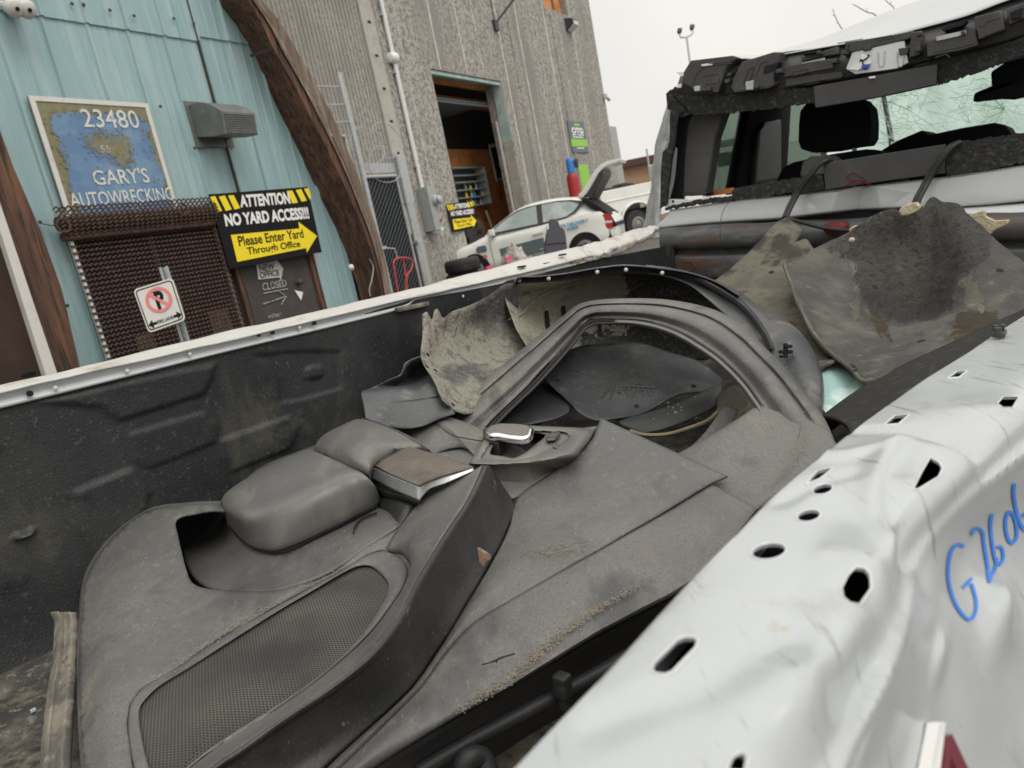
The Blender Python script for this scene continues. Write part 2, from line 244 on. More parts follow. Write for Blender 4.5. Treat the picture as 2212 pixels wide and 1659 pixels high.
# ------------------------------------------------------------------ building helpers
ROOT = {}
def tag(o, label=None, cat=None, group=None, kind=None):
    if label: o['label'] = label
    if cat: o['category'] = cat
    if group: o['group'] = group
    if kind: o['kind'] = kind
    return o
def thing(name, label, cat, loc, group=None):
    o = bpy.data.objects.new(name, None); o.empty_display_size = .2; COL.objects.link(o)
    o.location = [float(v) for v in loc]; ROOT[o.name] = np.array(loc, float)
    return tag(o, label, cat, group)
def rootloc(p):
    while p.parent: p = p.parent
    return ROOT[p.name]
def obj(name, V, Fc, m, parent=None, smooth=None, solid=0, bevel=0, sub=0, mats=None, fm=None, loc=None):
    V = [np.asarray(v, float) for v in V]
    if parent is not None: o0 = rootloc(parent)
    else: o0 = np.array(loc, float) if loc is not None else np.mean(V, axis=0)
    me = bpy.data.meshes.new(name); me.from_pydata([tuple(v-o0) for v in V], [], [tuple(int(i) for i in f) for f in Fc])
    me.materials.append(m if not isinstance(m, str) else M[m])
    for x in (mats or []): me.materials.append(M[x])
    if fm is not None:
        for p, i in zip(me.polygons, fm): p.material_index = i
    o = bpy.data.objects.new(name, me); COL.objects.link(o)
    if parent is not None: o.parent = parent
    else: o.location = [float(v) for v in o0]; ROOT[o.name] = o0
    me.validate()
    if smooth:
        for p in me.polygons: p.use_smooth = True
        if smooth < 179: me.set_sharp_from_angle(angle=math.radians(smooth))
    if sub:
        md = o.modifiers.new('sub', 'SUBSURF'); md.levels = sub; md.render_levels = sub
    if solid:
        md = o.modifiers.new('solid', 'SOLIDIFY'); md.thickness = abs(solid); md.offset = -1 if solid > 0 else 1
    if bevel:
        md = o.modifiers.new('bev', 'BEVEL'); md.width = bevel; md.segments = 2; md.limit_method = 'ANGLE'; md.angle_limit = math.radians(35)
        md.harden_normals = False
    return o
class MB:
    def __init__(s): s.V = []; s.F = []; s.fm = []; s.mi = 0
    def add(s, V, Fc):
        k = len(s.V); s.V += [np.asarray(v, float) for v in V]
        for f in Fc: s.F.append([i+k for i in f]); s.fm.append(s.mi)
        return s
    def box(s, o, a, b, c):                     # corner + three edge vectors
        o, a, b, c = [np.asarray(v, float) for v in (o, a, b, c)]
        if np.dot(np.cross(a, b), c) < 0: a, b = b, a
        P = [o, o+a, o+a+b, o+b, o+c, o+a+c, o+a+b+c, o+b+c]
        return s.add(P, [(3, 2, 1, 0), (4, 5, 6, 7), (0, 1, 5, 4), (1, 2, 6, 5), (2, 3, 7, 6), (3, 0, 4, 7)])
    def cbox(s, c, a, b, d):                    # centre + three full-size vectors
        a, b, d = [np.asarray(v, float) for v in (a, b, d)]
        return s.box(np.asarray(c)-a/2-b/2-d/2, a, b, d)
    def prism(s, poly, vec):
        poly = [np.asarray(p, float) for p in poly]; n = len(poly); vec = np.asarray(vec, float)
        nn = sum(np.cross(poly[i]-poly[0], poly[(i+1) % n]-poly[0]) for i in range(n))
        if np.dot(nn, vec) > 0: poly = poly[::-1]
        V = poly+[p+vec for p in poly]
        tri = tessellate_polygon([[Vector(p) for p in poly]])
        Fc = []
        for t in tri:
            a, b, c = t
            cr_ = np.cross(poly[b]-poly[a], poly[c]-poly[a])
            if np.dot(cr_, vec) > 0: a, b, c = c, b, a
            Fc.append((a, b, c)); Fc.append((c+n, b+n, a+n))
        for i in range(n):
            j = (i+1) % n; Fc.append((j, i, i+n, j+n))
        return s.add(V, Fc)
    def tube(s, pts, r, n=8, cap=True, up=None):
        pts = [np.asarray(p, float) for p in pts]; m = len(pts)
        rr = r if hasattr(r, '__len__') else [r]*m
        V = []; Fc = []; pu = None
        for i in range(m):
            d = pts[min(i+1, m-1)]-pts[max(i-1, 0)]; d = d/(np.linalg.norm(d)+1e-12)
            if pu is None:
                u = np.cross(d, [0, 0, 1.0] if abs(d[2]) < .9 else [1.0, 0, 0])
            else: u = pu - d*np.dot(pu, d)
            u = u/np.linalg.norm(u); pu = u; w = np.cross(d, u)
            for k in range(n):
                a = 2*math.pi*k/n; V.append(pts[i]+rr[i]*(math.cos(a)*u+math.sin(a)*w))
        for i in range(m-1):
            for k in range(n):
                k2 = (k+1) % n; Fc.append((i*n+k, i*n+k2, (i+1)*n+k2, (i+1)*n+k))
        if cap: Fc.append(tuple(range(n))[::-1]); Fc.append(tuple((m-1)*n+k for k in range(n)))
        return s.add(V, Fc)
    def lathe(s, o, ax, prof, n=24, cap=True):   # prof: list of (radius, height along ax)
        o = np.asarray(o, float); ax = np.asarray(ax, float); ax /= np.linalg.norm(ax)
        u = np.cross(ax, [0, 0, 1.0] if abs(ax[2]) < .9 else [1.0, 0, 0]); u /= np.linalg.norm(u); w = np.cross(ax, u)
        V = []; Fc = []
        for (r, h) in prof:
            for k in range(n):
                a = 2*math.pi*k/n; V.append(o+ax*h+r*(math.cos(a)*u+math.sin(a)*w))
        for i in range(len(prof)-1):
            for k in range(n):
                k2 = (k+1) % n; Fc.append((i*n+k, i*n+k2, (i+1)*n+k2, (i+1)*n+k))
        if cap: Fc.append(tuple(range(n))[::-1]); Fc.append(tuple((len(prof)-1)*n+k for k in range(n)))
        return s.add(V, Fc)
    def build(s, name, m, parent=None, **k):
        return obj(name, s.V, s.F, m, parent, fm=s.fm if any(s.fm) else None, **k)
def crom(P, n, closed=False):
    P = [np.asarray(p, float) for p in P]
    m = len(P); out = []
    seg = m if closed else m-1
    L = [np.linalg.norm(P[(i+1) % m]-P[i]) for i in range(seg)]; T = np.concatenate([[0], np.cumsum(L)]); tot = T[-1]
    for q in (np.linspace(0, tot, n, endpoint=not closed)):
        i = min(int(np.searchsorted(T, q, side='right')-1), seg-1); i = max(i, 0)
        u = (q-T[i])/(L[i]+1e-12)
        if closed: p0, p1, p2, p3 = P[i-1], P[i], P[(i+1) % m], P[(i+2) % m]
        else: p1, p2 = P[i], P[i+1]; p0 = P[i-1] if i > 0 else 2*p1-p2; p3 = P[i+2] if i+2 < m else 2*p2-p1
        # centripetal-ish tangents scaled by segment length
        d1 = (p2-p0)/(np.linalg.norm(p1-p0)+L[i]+1e-12)*L[i]; d2 = (p3-p1)/(np.linalg.norm(p3-p2)+L[i]+1e-12)*L[i]
        h = u*u*(3-2*u)
        out.append((2*u**3-3*u*u+1)*p1+(u**3-2*u*u+u)*d1+(-2*u**3+3*u*u)*p2+(u**3-u*u)*d2)
    return out
def lin(P, n):
    P = [np.asarray(p, float) for p in P]; L = [np.linalg.norm(P[i+1]-P[i]) for i in range(len(P)-1)]
    T = np.concatenate([[0], np.cumsum(L)]); out = []
    for q in np.linspace(0, T[-1], n):
        i = max(min(int(np.searchsorted(T, q, side='right')-1), len(L)-1), 0); u = (q-T[i])/(L[i]+1e-12)
        out.append(P[i]*(1-u)+P[i+1]*u)
    return out
def loft(rails, nu=40, nv=12, smoothv=True, jit=0, closed=False):
    R = [crom(r, nu, closed) for r in rails]
    rows = []
    for j in range(nu):
        col_ = [r[j] for r in R]
        if len(col_) == 2 or not smoothv:
            rows.append(lin(col_, nv) if len(col_) == 2 else lin(col_, nv))
        else: rows.append(crom(col_, nv))
    V = [p for row in rows for p in row]; Fc = []
    for j in range(nu-(0 if closed else 1)):
        for k in range(nv-1):
            j2 = (j+1) % nu
            Fc.append((j*nv+k, j2*nv+k, j2*nv+k+1, j*nv+k+1))
    return V, Fc
def flipf(Fc): return [tuple(f)[::-1] for f in Fc]
def facecam(V, Fc):
    """orient a sheet so that its front looks to the viewer's side"""
    s = 0
    for f in Fc[::max(1, len(Fc)//60)]:
        a, b, c = [np.asarray(V[i]) for i in f[:3]]; s += np.sign(np.dot(np.cross(b-a, c-a), CAMP-a))
    return Fc if s >= 0 else flipf(Fc)
def sheet(name, rails, m, parent=None, nu=40, nv=12, solid=.003, smooth=60, jit=0, jsc=8, **k):
    V, Fc = loft(rails, nu, nv)
    if jit:
        V = [v+np.array(mnoise.noise_vector(Vector(v*jsc)))*jit for v in V]
    return obj(name, V, facecam(V, Fc), m, parent, smooth=smooth, solid=solid, **k)
_txt = {}
def textmesh(body, bold=0.0, space=1.0):
    key = (body, bold, space)
    if key in _txt: return _txt[key]
    cu = bpy.data.curves.new('lettering', 'FONT'); cu.body = body; cu.size = 1; cu.offset = bold; cu.space_character = space
    cu.align_x = 'LEFT'; cu.resolution_u = 3
    o = bpy.data.objects.new('lettering', cu); COL.objects.link(o)
    dg = bpy.context.evaluated_depsgraph_get(); dg.update()
    me = o.evaluated_get(dg).to_mesh()
    V = np.array([v.co[:2] for v in me.vertices]); Fc = [tuple(p.vertices) for p in me.polygons]
    o.evaluated_get(dg).to_mesh_clear(); bpy.data.objects.remove(o); bpy.data.curves.remove(cu)
    lo, hi = V.min(0), V.max(0)
    _txt[key] = ((V-lo)/(hi-lo), Fc); return _txt[key]
def lettering(name, body, quad, m, parent, bold=.02, lift=None, space=1.0):
    """letters stretched over quad = (bottom-left, bottom-right, top-right, top-left) points"""
    V, Fc = textmesh(body, bold, space)
    a, b, c, d = [np.asarray(q, float) for q in quad]
    P = [(a*(1-u)+b*u)*(1-v)+(d*(1-u)+c*u)*v for u, v in V]
    if lift is not None: P = [p+np.asarray(lift) for p in P]
    Fc2 = [f for f in Fc]
    return obj(name, P, facecam(P, Fc2), m, parent)
# ================================================================== the wrecked pickup
from mathutils.bvhtree import BVHTree
rng = np.random.RandomState(3)
_b = tw(-.8, 0, -.5); TB = np.array([_b[0], _b[1], 0.0])
truck = thing('wrecked_pickup_truck', 'silver and white wrecked pickup truck with crushed roof, its open bed full of car parts', 'pickup truck', TB)
def sdf_poly(X, Y, poly):
    d = np.full(X.shape, 1e9); s = np.ones(X.shape)
    n = len(poly)
    for i in range(n):
        a = poly[i]; b = poly[i-1]
        e = (b[0]-a[0], b[1]-a[1]); wx, wy = X-a[0], Y-a[1]
        t = np.clip((wx*e[0]+wy*e[1])/(e[0]**2+e[1]**2+1e-12), 0, 1)
        d = np.minimum(d, (wx-e[0]*t)**2+(wy-e[1]*t)**2)
        c1 = Y >= a[1]; c2 = Y < b[1]; c3 = e[0]*wy > e[1]*wx
        fl = (c1 & c2 & c3) | (~c1 & ~c2 & ~c3); s = np.where(fl, -s, s)
    return s*np.sqrt(d)
def sm(x, a, b):
    t = np.clip((x-a)/(b-a), 0, 1); return t*t*(3-2*t)
# ---- far bed wall with pressed shapes
VY = .79
def vx(x, y):  # survey crop -> wall coordinates
    p = tp(.5*x, 518.4+.5*y, 'y', VY); return (p[0], p[2])
def lipz(x): return -.085 + .035*sm(x, -2.2, -.9)
nx, nz_ = 460, 110
xs = np.linspace(-3.5, 0.02, nx); X = np.repeat(xs[:, None], nz_, 1)
tz = np.linspace(0, 1, nz_)[None, :]
_lz = np.array([tp(a, b, 'y', .785) for a, b in [(-420, 970), (-200, 918), (0, 868), (250, 808), (500, 746), (740, 690), (888, 648), (1090, 609), (1180, 590), (1320, 555)]])
Zt = np.interp(xs, _lz[:, 0], _lz[:, 2])[:, None]; Z = Zt + (-.51-Zt)*tz
D = np.zeros_like(X)
for poly, amp, w in [
    ([(180, 700), (430, 720), (515, 778), (875, 665), (912, 600), (930, 535), (600, 600)], .008, .012),
    ([(310, 1085), (565, 985), (640, 1080), (560, 1330), (420, 1400), (330, 1250)], .008, .013),
    ([(555, 838), (880, 742), (925, 800), (930, 870), (640, 985), (575, 950)], .005, .010),
    ([(940, 865), (1245, 758), (1290, 800), (1240, 900), (990, 1000), (950, 940)], .006, .012),
    ([(1320, 560), (1345, 545), (1385, 545), (1395, 565), (1388, 590), (1340, 600), (1320, 590)], .008, .006),
    ([(1100, 500), (1160, 540), (1200, 590), (1210, 700), (1290, 690), (1470, 640), (1470, 480), (1300, 480)], -.005, .010),
    ([(60, 1290), (130, 1270), (135, 1240), (100, 1255), (55, 1270)], .02, .006)]:
    D += amp*sm(-sdf_poly(X, Z, [vx(*q) for q in poly]), -w/2, w/2)
D += .02*np.clip((-.40-Z)/.11, 0, 1)**2 + .004*np.sin(X*3.1)
V = [tw(X[i, j], VY-D[i, j]-.02*(tz[0, j]), Z[i, j]) for i in range(nx) for j in range(nz_)]
Fg = [(i*nz_+j, (i+1)*nz_+j, (i+1)*nz_+j+1, i*nz_+j+1) for i in range(nx-1) for j in range(nz_-1)]
WALLTOP = np.stack([xs, Zt[:, 0]], 1)
obj('bed_wall', V, facecam(V, Fg), 'liner', truck, smooth=70)
# ---- bed floor with ribs
ys = np.linspace(-.62, .80, 180); xs2 = np.linspace(-3.5, .02, 60)
def ribs(y): return .011*sm(np.sin(y*2*math.pi/.145), -.45, .45)
V = [tw(x, y, -.505+ribs(y)+.012*sm(y, .70, .80)) for x in xs2 for y in ys]
n = len(ys); Fg = [(i*n+j, (i+1)*n+j, (i+1)*n+j+1, i*n+j+1) for i in range(len(xs2)-1) for j in range(n-1)]
obj('bed_floor', V, facecam(V, Fg), 'floor_liner', truck, smooth=60)
# ---- far rail: top face and pressed lip
lipB = [(-420, 986), (-200, 932), (0, 883), (250, 821), (500, 758), (740, 701), (885, 662), (888, 651), (1000, 630), (1090, 612), (1095, 607), (1180, 588), (1250, 571), (1320, 552)]
lipT = [(-420, 945), (-200, 894), (0, 845), (250, 790), (500, 732), (740, 677), (885, 642), (890, 641), (1000, 618), (1062, 604), (1075, 601), (1147, 585), (1215, 568), (1275, 552)]
topO = [(-420, 934), (-200, 882), (0, 832), (220, 782), (375, 743), (525, 708), (690, 671), (790, 647), (850, 633), (920, 617), (980, 600), (1039, 586), (1144, 557), (1250, 533)]
def yl(L, y): return [tw(*tp(a, b, 'y', y)) for a, b in L]
B_ = yl(lipB, .785); T_ = yl(lipT, .775)
O_ = [tw(*tp(a, b, 'z', tp(c, d, 'y', .775)[2]+.004)) for (a, b), (c, d) in zip(topO, lipT)]
O_ = [tw(*tp(a, b, 'y', .85)) for (a, b) in topO]
def rearward(L):
    a, b = tl(L[0]), tl(L[1]); d = (a-b)/(b[0]-a[0]); return [tw(*(a+d*(a[0]+3.5)))]+L
B_, T_, O_ = rearward(B_), rearward(T_), rearward(O_)
def mixp(A, B, t): return [a*(1-t)+b*t for a, b in zip(A, B)]
tin = [-TM[1]*v for v in (0, .004)]
V, Fc = loft([T_, mixp(T_, B_, .12), [p-(-TM[1])*.007 for p in mixp(T_, B_, .3)], [p-(-TM[1])*.007 for p in mixp(T_, B_, .62)], mixp(T_, B_, .82), B_], 160, 14, smoothv=True)
obj('rail_lip', V, facecam(V, Fc), 'lip', truck, smooth=50, solid=.003)
V, Fc = loft([O_, mixp(O_, T_, .5), T_], 120, 8)
V = [v+TM[2]*.0025*mnoise.noise(Vector(v*14)) for v in V]
obj('rail_top', V, facecam(V, Fc), 'whiteold', truck, smooth=50, solid=.004)
# torn, crumpled front end of the rail
eO = [(1215, 540), (1250, 533), (1320, 513), (1367, 497), (1395, 490), (1414, 485)]
eI = [(1225, 562), (1275, 552), (1334, 534), (1362, 522), (1385, 514), (1423, 492)]
eB = [(1240, 574), (1290, 561), (1330, 549), (1352, 540), (1388, 523), (1424, 497)]
V, Fc = loft([yl(eO, .85), mixp(yl(eO, .85), yl(eI, .78), .5), yl(eI, .78), yl(eB, .785)], 70, 22)
V = [v+np.array(mnoise.noise_vector(Vector(v*22)))*.007+np.array(mnoise.noise_vector(Vector(v*60)))*.003 for v in V]
obj('torn_rail_end', V, facecam(V, Fc), 'rustpeel', truck, smooth=40, solid=.003)
def disc(mb, P, nrm, r, h=.0015, n=14):
    mb.lathe(P-np.asarray(nrm)*.001, nrm, [(r, 0), (r, h+.001)], n)
inn = -TM[1]
for (a, b, r) in [(64, 850, .0055), (558, 723, .005), (588, 718, .005), (678, 697, .006)]:
    mb = MB(); disc(mb, tpw(a, b, 'y', .779), inn, r, .003); mb.build('rail_hole', 'blackmat', truck)
for q in [[(48, 818), (62, 812), (80, 811), (78, 815), (62, 820), (48, 822)]]:
    mb = MB(); mb.prism([tpw(a, b, 'y', .80)+TM[2]*.004 for a, b in q], TM[2]*.003); mb.build('rail_hole', 'blackmat', truck)
for q in [(1127, 578), (1290, 549), (1215, 552), (1180, 571)]:
    p = tpw(*q, 'y', .80); mb = MB(); mb.cbox(p+TM[2]*.003, TM[0]*.035, TM[1]*.012, TM[2]*.006); mb.build('rail_hole', 'blackmat', truck)
for (a, b) in [(275, 801), (410, 765), (1000, 640), (647, 708), (120, 838)]:
    mb = MB(); mb.lathe(tpw(a, b, 'y', .780), inn, [(.0045, 0), (.004, .002), (.0015, .003)], 12); mb.build('rivet', 'lip', truck, smooth=40)
mb = MB()
p = tpw(890, 655, 'y', .775); mb.cbox(p-TM[2]*.01, TM[0]*.12, TM[1]*.02, TM[2]*.012); mb.build('rail_bracket', 'rubberdust', truck, bevel=.003)
# ---- bed front bulkhead
zl = tp(1418, 497, 'x', -.02); zr = tp(2212, 462, 'x', -.02)
def bulk(y): return zl[2]+(zr[2]-zl[2])*(y-zl[1])/(zr[1]-zl[1])
prof = [(.03, .012), (-.03, .004), (-.055, -.02), (-.06, -.06), (-.05, -.085), (-.025, -.095), (-.02, -.11), (-.05, -.125), (-.055, -.19), (-.05, -.22), (-.02, -.235), (-.02, -.30), (-.04, -.315), (-.04, -.60)]
ysb = np.linspace(.86, -.9, 60); rails = [[tw(a, y, bulk(y)+b) for y in ysb] for a, b in prof]
V, Fc = loft(rails, 90, 70)
V = [v+np.array(mnoise.noise_vector(Vector(v*7)))*.006 for v in V]
obj('bulkhead', V, facecam(V, Fc), 'rustband', truck, smooth=50)
mb = MB()
c = tpw(1483, 575, 'x', -.055)
ring = [c+TM[1]*(.04*math.cos(a))+TM[2]*(.022*math.sin(a)) for a in np.linspace(0, 2*math.pi, 20, endpoint=False)]
mb.tube(ring+[ring[0]], .004, 6); mb.build('oval_plug', 'rustband', truck, smooth=60)
# corner gusset between wall and bulkhead
V, Fc = loft([[tw(-.02, .80, z) for z in (.02, -.2, -.55)], [tw(-.16, .77, z) for z in (-.02, -.2, -.55)], [tw(-.3, .79, z) for z in (-.05, -.2, -.55)]], 10, 12)
obj('corner_panel', V, facecam(V, Fc), 'liner', truck, smooth=60)

# ---- near bed side: white crumpled sheet with punched holes
def zl_(L, z): return [tpw(a, b, 'z', z) for a, b in L]
r1 = [(905, 1900), (1000, 1788), (1115, 1659), (1296, 1467), (1499, 1250), (1650, 1093), (1797, 967), (1963, 843), (2089, 762), (2212, 682), (2330, 610), (2420, 558)]
r3 = [(1330, 1980), (1430, 1850), (1590, 1659), (1720, 1470), (1850, 1270), (1925, 1135), (2000, 1030), (2105, 930), (2212, 850), (2340, 760), (2440, 690)]
r4 = [(1560, 1980), (1640, 1850), (1720, 1659), (1810, 1480), (1905, 1300), (1950, 1170), (2048, 1065), (2130, 988), (2230, 905), (2350, 825), (2450, 760)]
r5 = [(1670, 1980), (1740, 1850), (1817, 1659), (1903, 1477), (1955, 1351), (1975, 1250), (2000, 1170), (2090, 1075), (2212, 980), (2360, 880), (2460, 815)]
r6 = [(1790, 1980), (1860, 1850), (1935, 1659), (2010, 1480), (2050, 1351), (2075, 1250), (2105, 1180), (2190, 1100), (2300, 1020), (2420, 930), (2500, 870)]
r7 = [(2040, 1980), (2100, 1850), (2160, 1659), (2225, 1480), (2270, 1351), (2300, 1250), (2320, 1180), (2380, 1110), (2450, 1040), (2520, 970), (2580, 920)]
r8 = [(2300, 1980), (2350, 1850), (2400, 1659), (2440, 1480), (2470, 1351), (2500, 1250), (2520, 1180), (2560, 1110), (2600, 1040), (2660, 980), (2700, 930)]
R1 = zl_(r1, 0); R3 = zl_(r3, .004); R4 = zl_(r4, -.006); R5 = zl_(r5, -.022)
R6 = zl_(r6, -.07); R7 = zl_(r7, -.15); R8 = zl_(r8, -.24)
R0 = [p-TM[2]*.035-TM[1]*.004 for p in R1]
NU = 230
def rs(R): return crom(R, NU)
rr = [rs(R0), [p+TM[1]*.0015-TM[2]*.002 for p in rs(R1)], rs(R1), None, rs(R3), rs(R4), rs(R5), [a*.72+b*.28-TM[2]*.002 for a, b in zip(rs(R5), rs(R6))], rs(R6), rs(R7), rs(R8)]
rr[3] = [a*.5+b*.5+TM[2]*.0025 for a, b in zip(rr[2], rr[4])]
NVV = 150; V = []
for j in range(NU): V += crom([r[j] for r in rr], NVV)
Fc = [(j*NVV+k, (j+1)*NVV+k, (j+1)*NVV+k+1, j*NVV+k+1) for j in range(NU-1) for k in range(NVV-1)]
def bump2(P, c, r, a):   # soft dent round a point
    d = np.linalg.norm(P-c)/r; return a*math.exp(-d*d*2)
dents = [(2000, 1010, -.012, .035, .010), (1900, 1120, .0, .05, -.006), (2060, 960, 0, .04, -.008), (1950, 1090, -.01, .02, .007), (1870, 1240, 0, .035, .004), (1790, 1430, 0, .05, -.005), (1700, 1500, 0, .035, .004),
         (1660, 1590, 0, .045, -.005), (2080, 1500, -.08, .05, -.006), (2150, 1330, -.1, .035, .008), (2190, 1250, -.1, .03, -.008), (1850, 1560, 0, .04, .006), (1990, 1200, -.02, .03, -.006), (2150, 900, 0, .06, .006)]
dc = [(tpw(a, b, 'z', z), r, am) for a, b, z, r, am in dents]
EE = lambda x, y: (1094.4+.5052*x, 921.6+.5052*y)
FOLDS = [([(1640, 105), (1575, 220), (1565, 320), (1610, 430), (1690, 560)], .0, .0065, .011), ([(1700, 150), (1650, 260), (1640, 380), (1700, 480)], -.004, -.007, .011),
         ([(1290, 900), (1110, 1000), (900, 1120), (600, 1230), (430, 1290)], .0, -.0035, .013), ([(1500, 860), (1360, 1010), (1200, 1170), (1000, 1350)], -.004, .0055, .016), ([(1560, 960), (1420, 1120), (1260, 1300), (1160, 1459)], -.012, -.006, .012),
         ([(1300, 640), (1240, 760), (1180, 900)], .0, -.003, .008), ([(1380, 560), (1290, 660), (1260, 740)], .0, .002, .007), ([(1250, 100), (1420, 130), (1560, 110), (1680, 90)], .0, .004, .012), ([(1180, 330), (1330, 260), (1480, 230)], 0, -.002, .010),
         ([(1500, 20), (1750, 40), (1980, 100)], .0, -.004, .010), ([(1800, 820), (1870, 1000), (1960, 1250)], -.07, .006, .008), ([(2212, 650), (2120, 760), (2140, 900), (2190, 1000)], -.10, .011, .018), ([(2105, 1130), (2140, 1230), (2100, 1300)], -.10, -.006, .010), ([(2140, 1230), (2160, 1330)], -.10, -.006, .010)]
VA = np.array(V); dz = np.zeros(len(VA))
for L, z, am, w in FOLDS:
    P = np.array([tpw(*EE(q[0], q[1]), 'z', z) for q in crom([np.array([a, b, 0.]) for a, b in L], 90)])
    d = np.min(np.linalg.norm(VA[:, None, :]-P[None], axis=2), axis=1); dz += am*np.exp(-(d/(w*.8))**2)
def rowdist(L):
    L = np.array(L); out = np.zeros(len(VA))
    for j in range(NU):
        a0 = max(0, j-14); a1 = min(NU-1, j+14); A = L[a0:a1]; B = L[a0+1:a1+1]; e = B-A; P = VA[j*NVV:(j+1)*NVV]
        w = P[:, None]-A[None]; t = np.clip((w*e[None]).sum(2)/((e*e).sum(1)[None]+1e-12), 0, 1)
        out[j*NVV:(j+1)*NVV] = np.linalg.norm(w-e[None]*t[..., None], axis=2).min(1)
    return out
d5 = rowdist(rs(R5)); d4 = rowdist([a*.35+b*.65 for a, b in zip(rs(R4), rs(R5))])
dz += .0040*np.exp(-(d5/.0068)**2)-.0048*np.exp(-(d4/.009)**2)
V2 = []
for v, q in zip(V, dz):
    e = sum(bump2(v, c, r, am) for c, r, am in dc)+q
    nn = mnoise.noise(Vector(v*16))*.0007 + mnoise.noise(Vector(v*5))*.0018
    V2.append(v+TM[2]*(e+nn)+(-TM[1])*(e*.5+nn))
side = obj('bed_side', V2, facecam(V2, Fc), 'white', truck, smooth=75, solid=.0022)
o0 = rootloc(side)
bvhS = BVHTree.FromPolygons([Vector(v) for v in V2], [tuple(f) for f in Fc])
def onside(px, py, bv=None):
    h = (bv or bvhS).ray_cast(Vector(CAMP), Vector(ray(px, py)).normalized())
    return None if h[0] is None else (np.array(h[0]), np.array(h[1]))
def ell(cx_, cy_, rx, ry, ang, n=22):
    a = math.radians(ang); return [(cx_+rx*math.cos(t)*math.cos(a)-ry*math.sin(t)*math.sin(a), cy_+rx*math.cos(t)*math.sin(a)+ry*math.sin(t)*math.cos(a)) for t in np.linspace(0, 2*math.pi, n, endpoint=False)]
holes = [[(1408, 1444), (1412, 1432), (1462, 1382), (1478, 1376), (1500, 1377), (1508, 1385), (1503, 1400), (1452, 1453), (1436, 1459), (1414, 1456)],
         ell(1661, 1192, 38, 18, -8), ell(1747, 1115, 26, 13, -10), ell(1777, 1058, 23, 11, -12),
         [(1741, 1047), (1752, 1032), (1766, 1018), (1799, 1010), (1788, 1022), (1771, 1035)],
         [(1817, 1270), (1830, 1243), (1847, 1225), (1868, 1228), (1880, 1242), (1882, 1272), (1857, 1308), (1836, 1304), (1820, 1290)],
         [(1971, 1058), (1990, 1020), (2009, 988), (2030, 1000), (2036, 1012), (2028, 1030), (1984, 1057)],
         [(1568, 1668), (1579, 1637), (1600, 1625), (1615, 1638), (1608, 1670)],
         [(2047, 817), (2066, 803), (2089, 801), (2072, 815)], [(2154, 872), (2166, 858), (2201, 858), (2187, 881), (2165, 880)],
         [(1909, 918), (1932, 899), (1964, 896), (1941, 916)]]
RIMS = []
cut = MB()
for hpx in holes:
    hit = [onside(*q) for q in hpx]
    if any(h is None for h in hit): continue
    nn = np.mean([h[1] for h in hit], axis=0)
    if nn@(CAMP-hit[0][0]) < 0: nn = -nn
    nn /= np.linalg.norm(nn)
    cut.prism([h[0]+nn*.012 for h in hit], -nn*.03); RIMS.append([h[0]+nn*.0002 for h in hit])
cob = cut.build('hole_cutter', 'blackmat', truck)
md = side.modifiers.new('holes', 'BOOLEAN'); md.object = cob; md.operation = 'DIFFERENCE'; md.solver = 'EXACT'
dg = bpy.context.evaluated_depsgraph_get(); dg.update()
me2 = bpy.data.meshes.new_from_object(side.evaluated_get(dg)); side.modifiers.clear(); side.data = me2; me2.name = 'bed_side'
bpy.data.objects.remove(cob)
for p in me2.polygons: p.use_smooth = True
me2.set_sharp_from_angle(angle=math.radians(50))
for L in RIMS:
    mb = MB(); mb.tube(L+[L[0]], .0007, 5); mb.build('hole_rim', 'lip', truck, smooth=60)
# inner skin of the near side closes the cavity
IN = [p+TM[1]*.010-TM[2]*.03 for p in rs(R1)]
V, Fc = loft([[p for p in IN], [p-TM[2]*.25 for p in IN], [p-TM[2]*.5 for p in IN]], 60, 8)
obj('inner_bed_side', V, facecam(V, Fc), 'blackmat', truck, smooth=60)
LID = [p*.35+q*.65 for p, q in zip(rs(R3), rs(R4))]
V, Fc = loft([[p-TM[2]*.028+TM[1]*.008 for p in rs(R1)], [p-TM[2]*.032 for p in LID], [p-TM[2]*.20+TM[1]*.02 for p in LID]], 60, 10)
obj('hole_backing', V, facecam(V, Fc), 'blackmat', truck, smooth=60)  # black sheet added below the rail to make the punched holes dark
# marker writing  G 2606
strokes = [[(1963-2, 1190), (2068, 1178)], ]
def ribbon_on(mb, pts, w, lift=.0012, n=24, bv=None):
    P = crom([np.array([a, b, 0.0]) for a, b in pts], n); L = []
    for i, q in enumerate(P):
        d = P[min(i+1, n-1)]-P[max(i-1, 0)]; d = d/(np.linalg.norm(d)+1e-9); nrm = np.array([-d[1], d[0]])
        row = []
        for s_ in (-1, 1):
            h = onside(q[0]+nrm[0]*w*s_, q[1]+nrm[1]*w*s_, bv)
            if h is None: row = None; break
            nn = h[1] if h[1]@(CAMP-h[0]) > 0 else -h[1]
            row.append(h[0]+nn*lift)
        if row: L.append(row)
    V = [p for r in L for p in r]; mb.add(V, [(2*i, 2*i+1, 2*i+3, 2*i+2) for i in range(len(L)-1)])
E_ = lambda x, y: (1094.4+.5052*x, 921.6+.5052*y)
mb = MB()
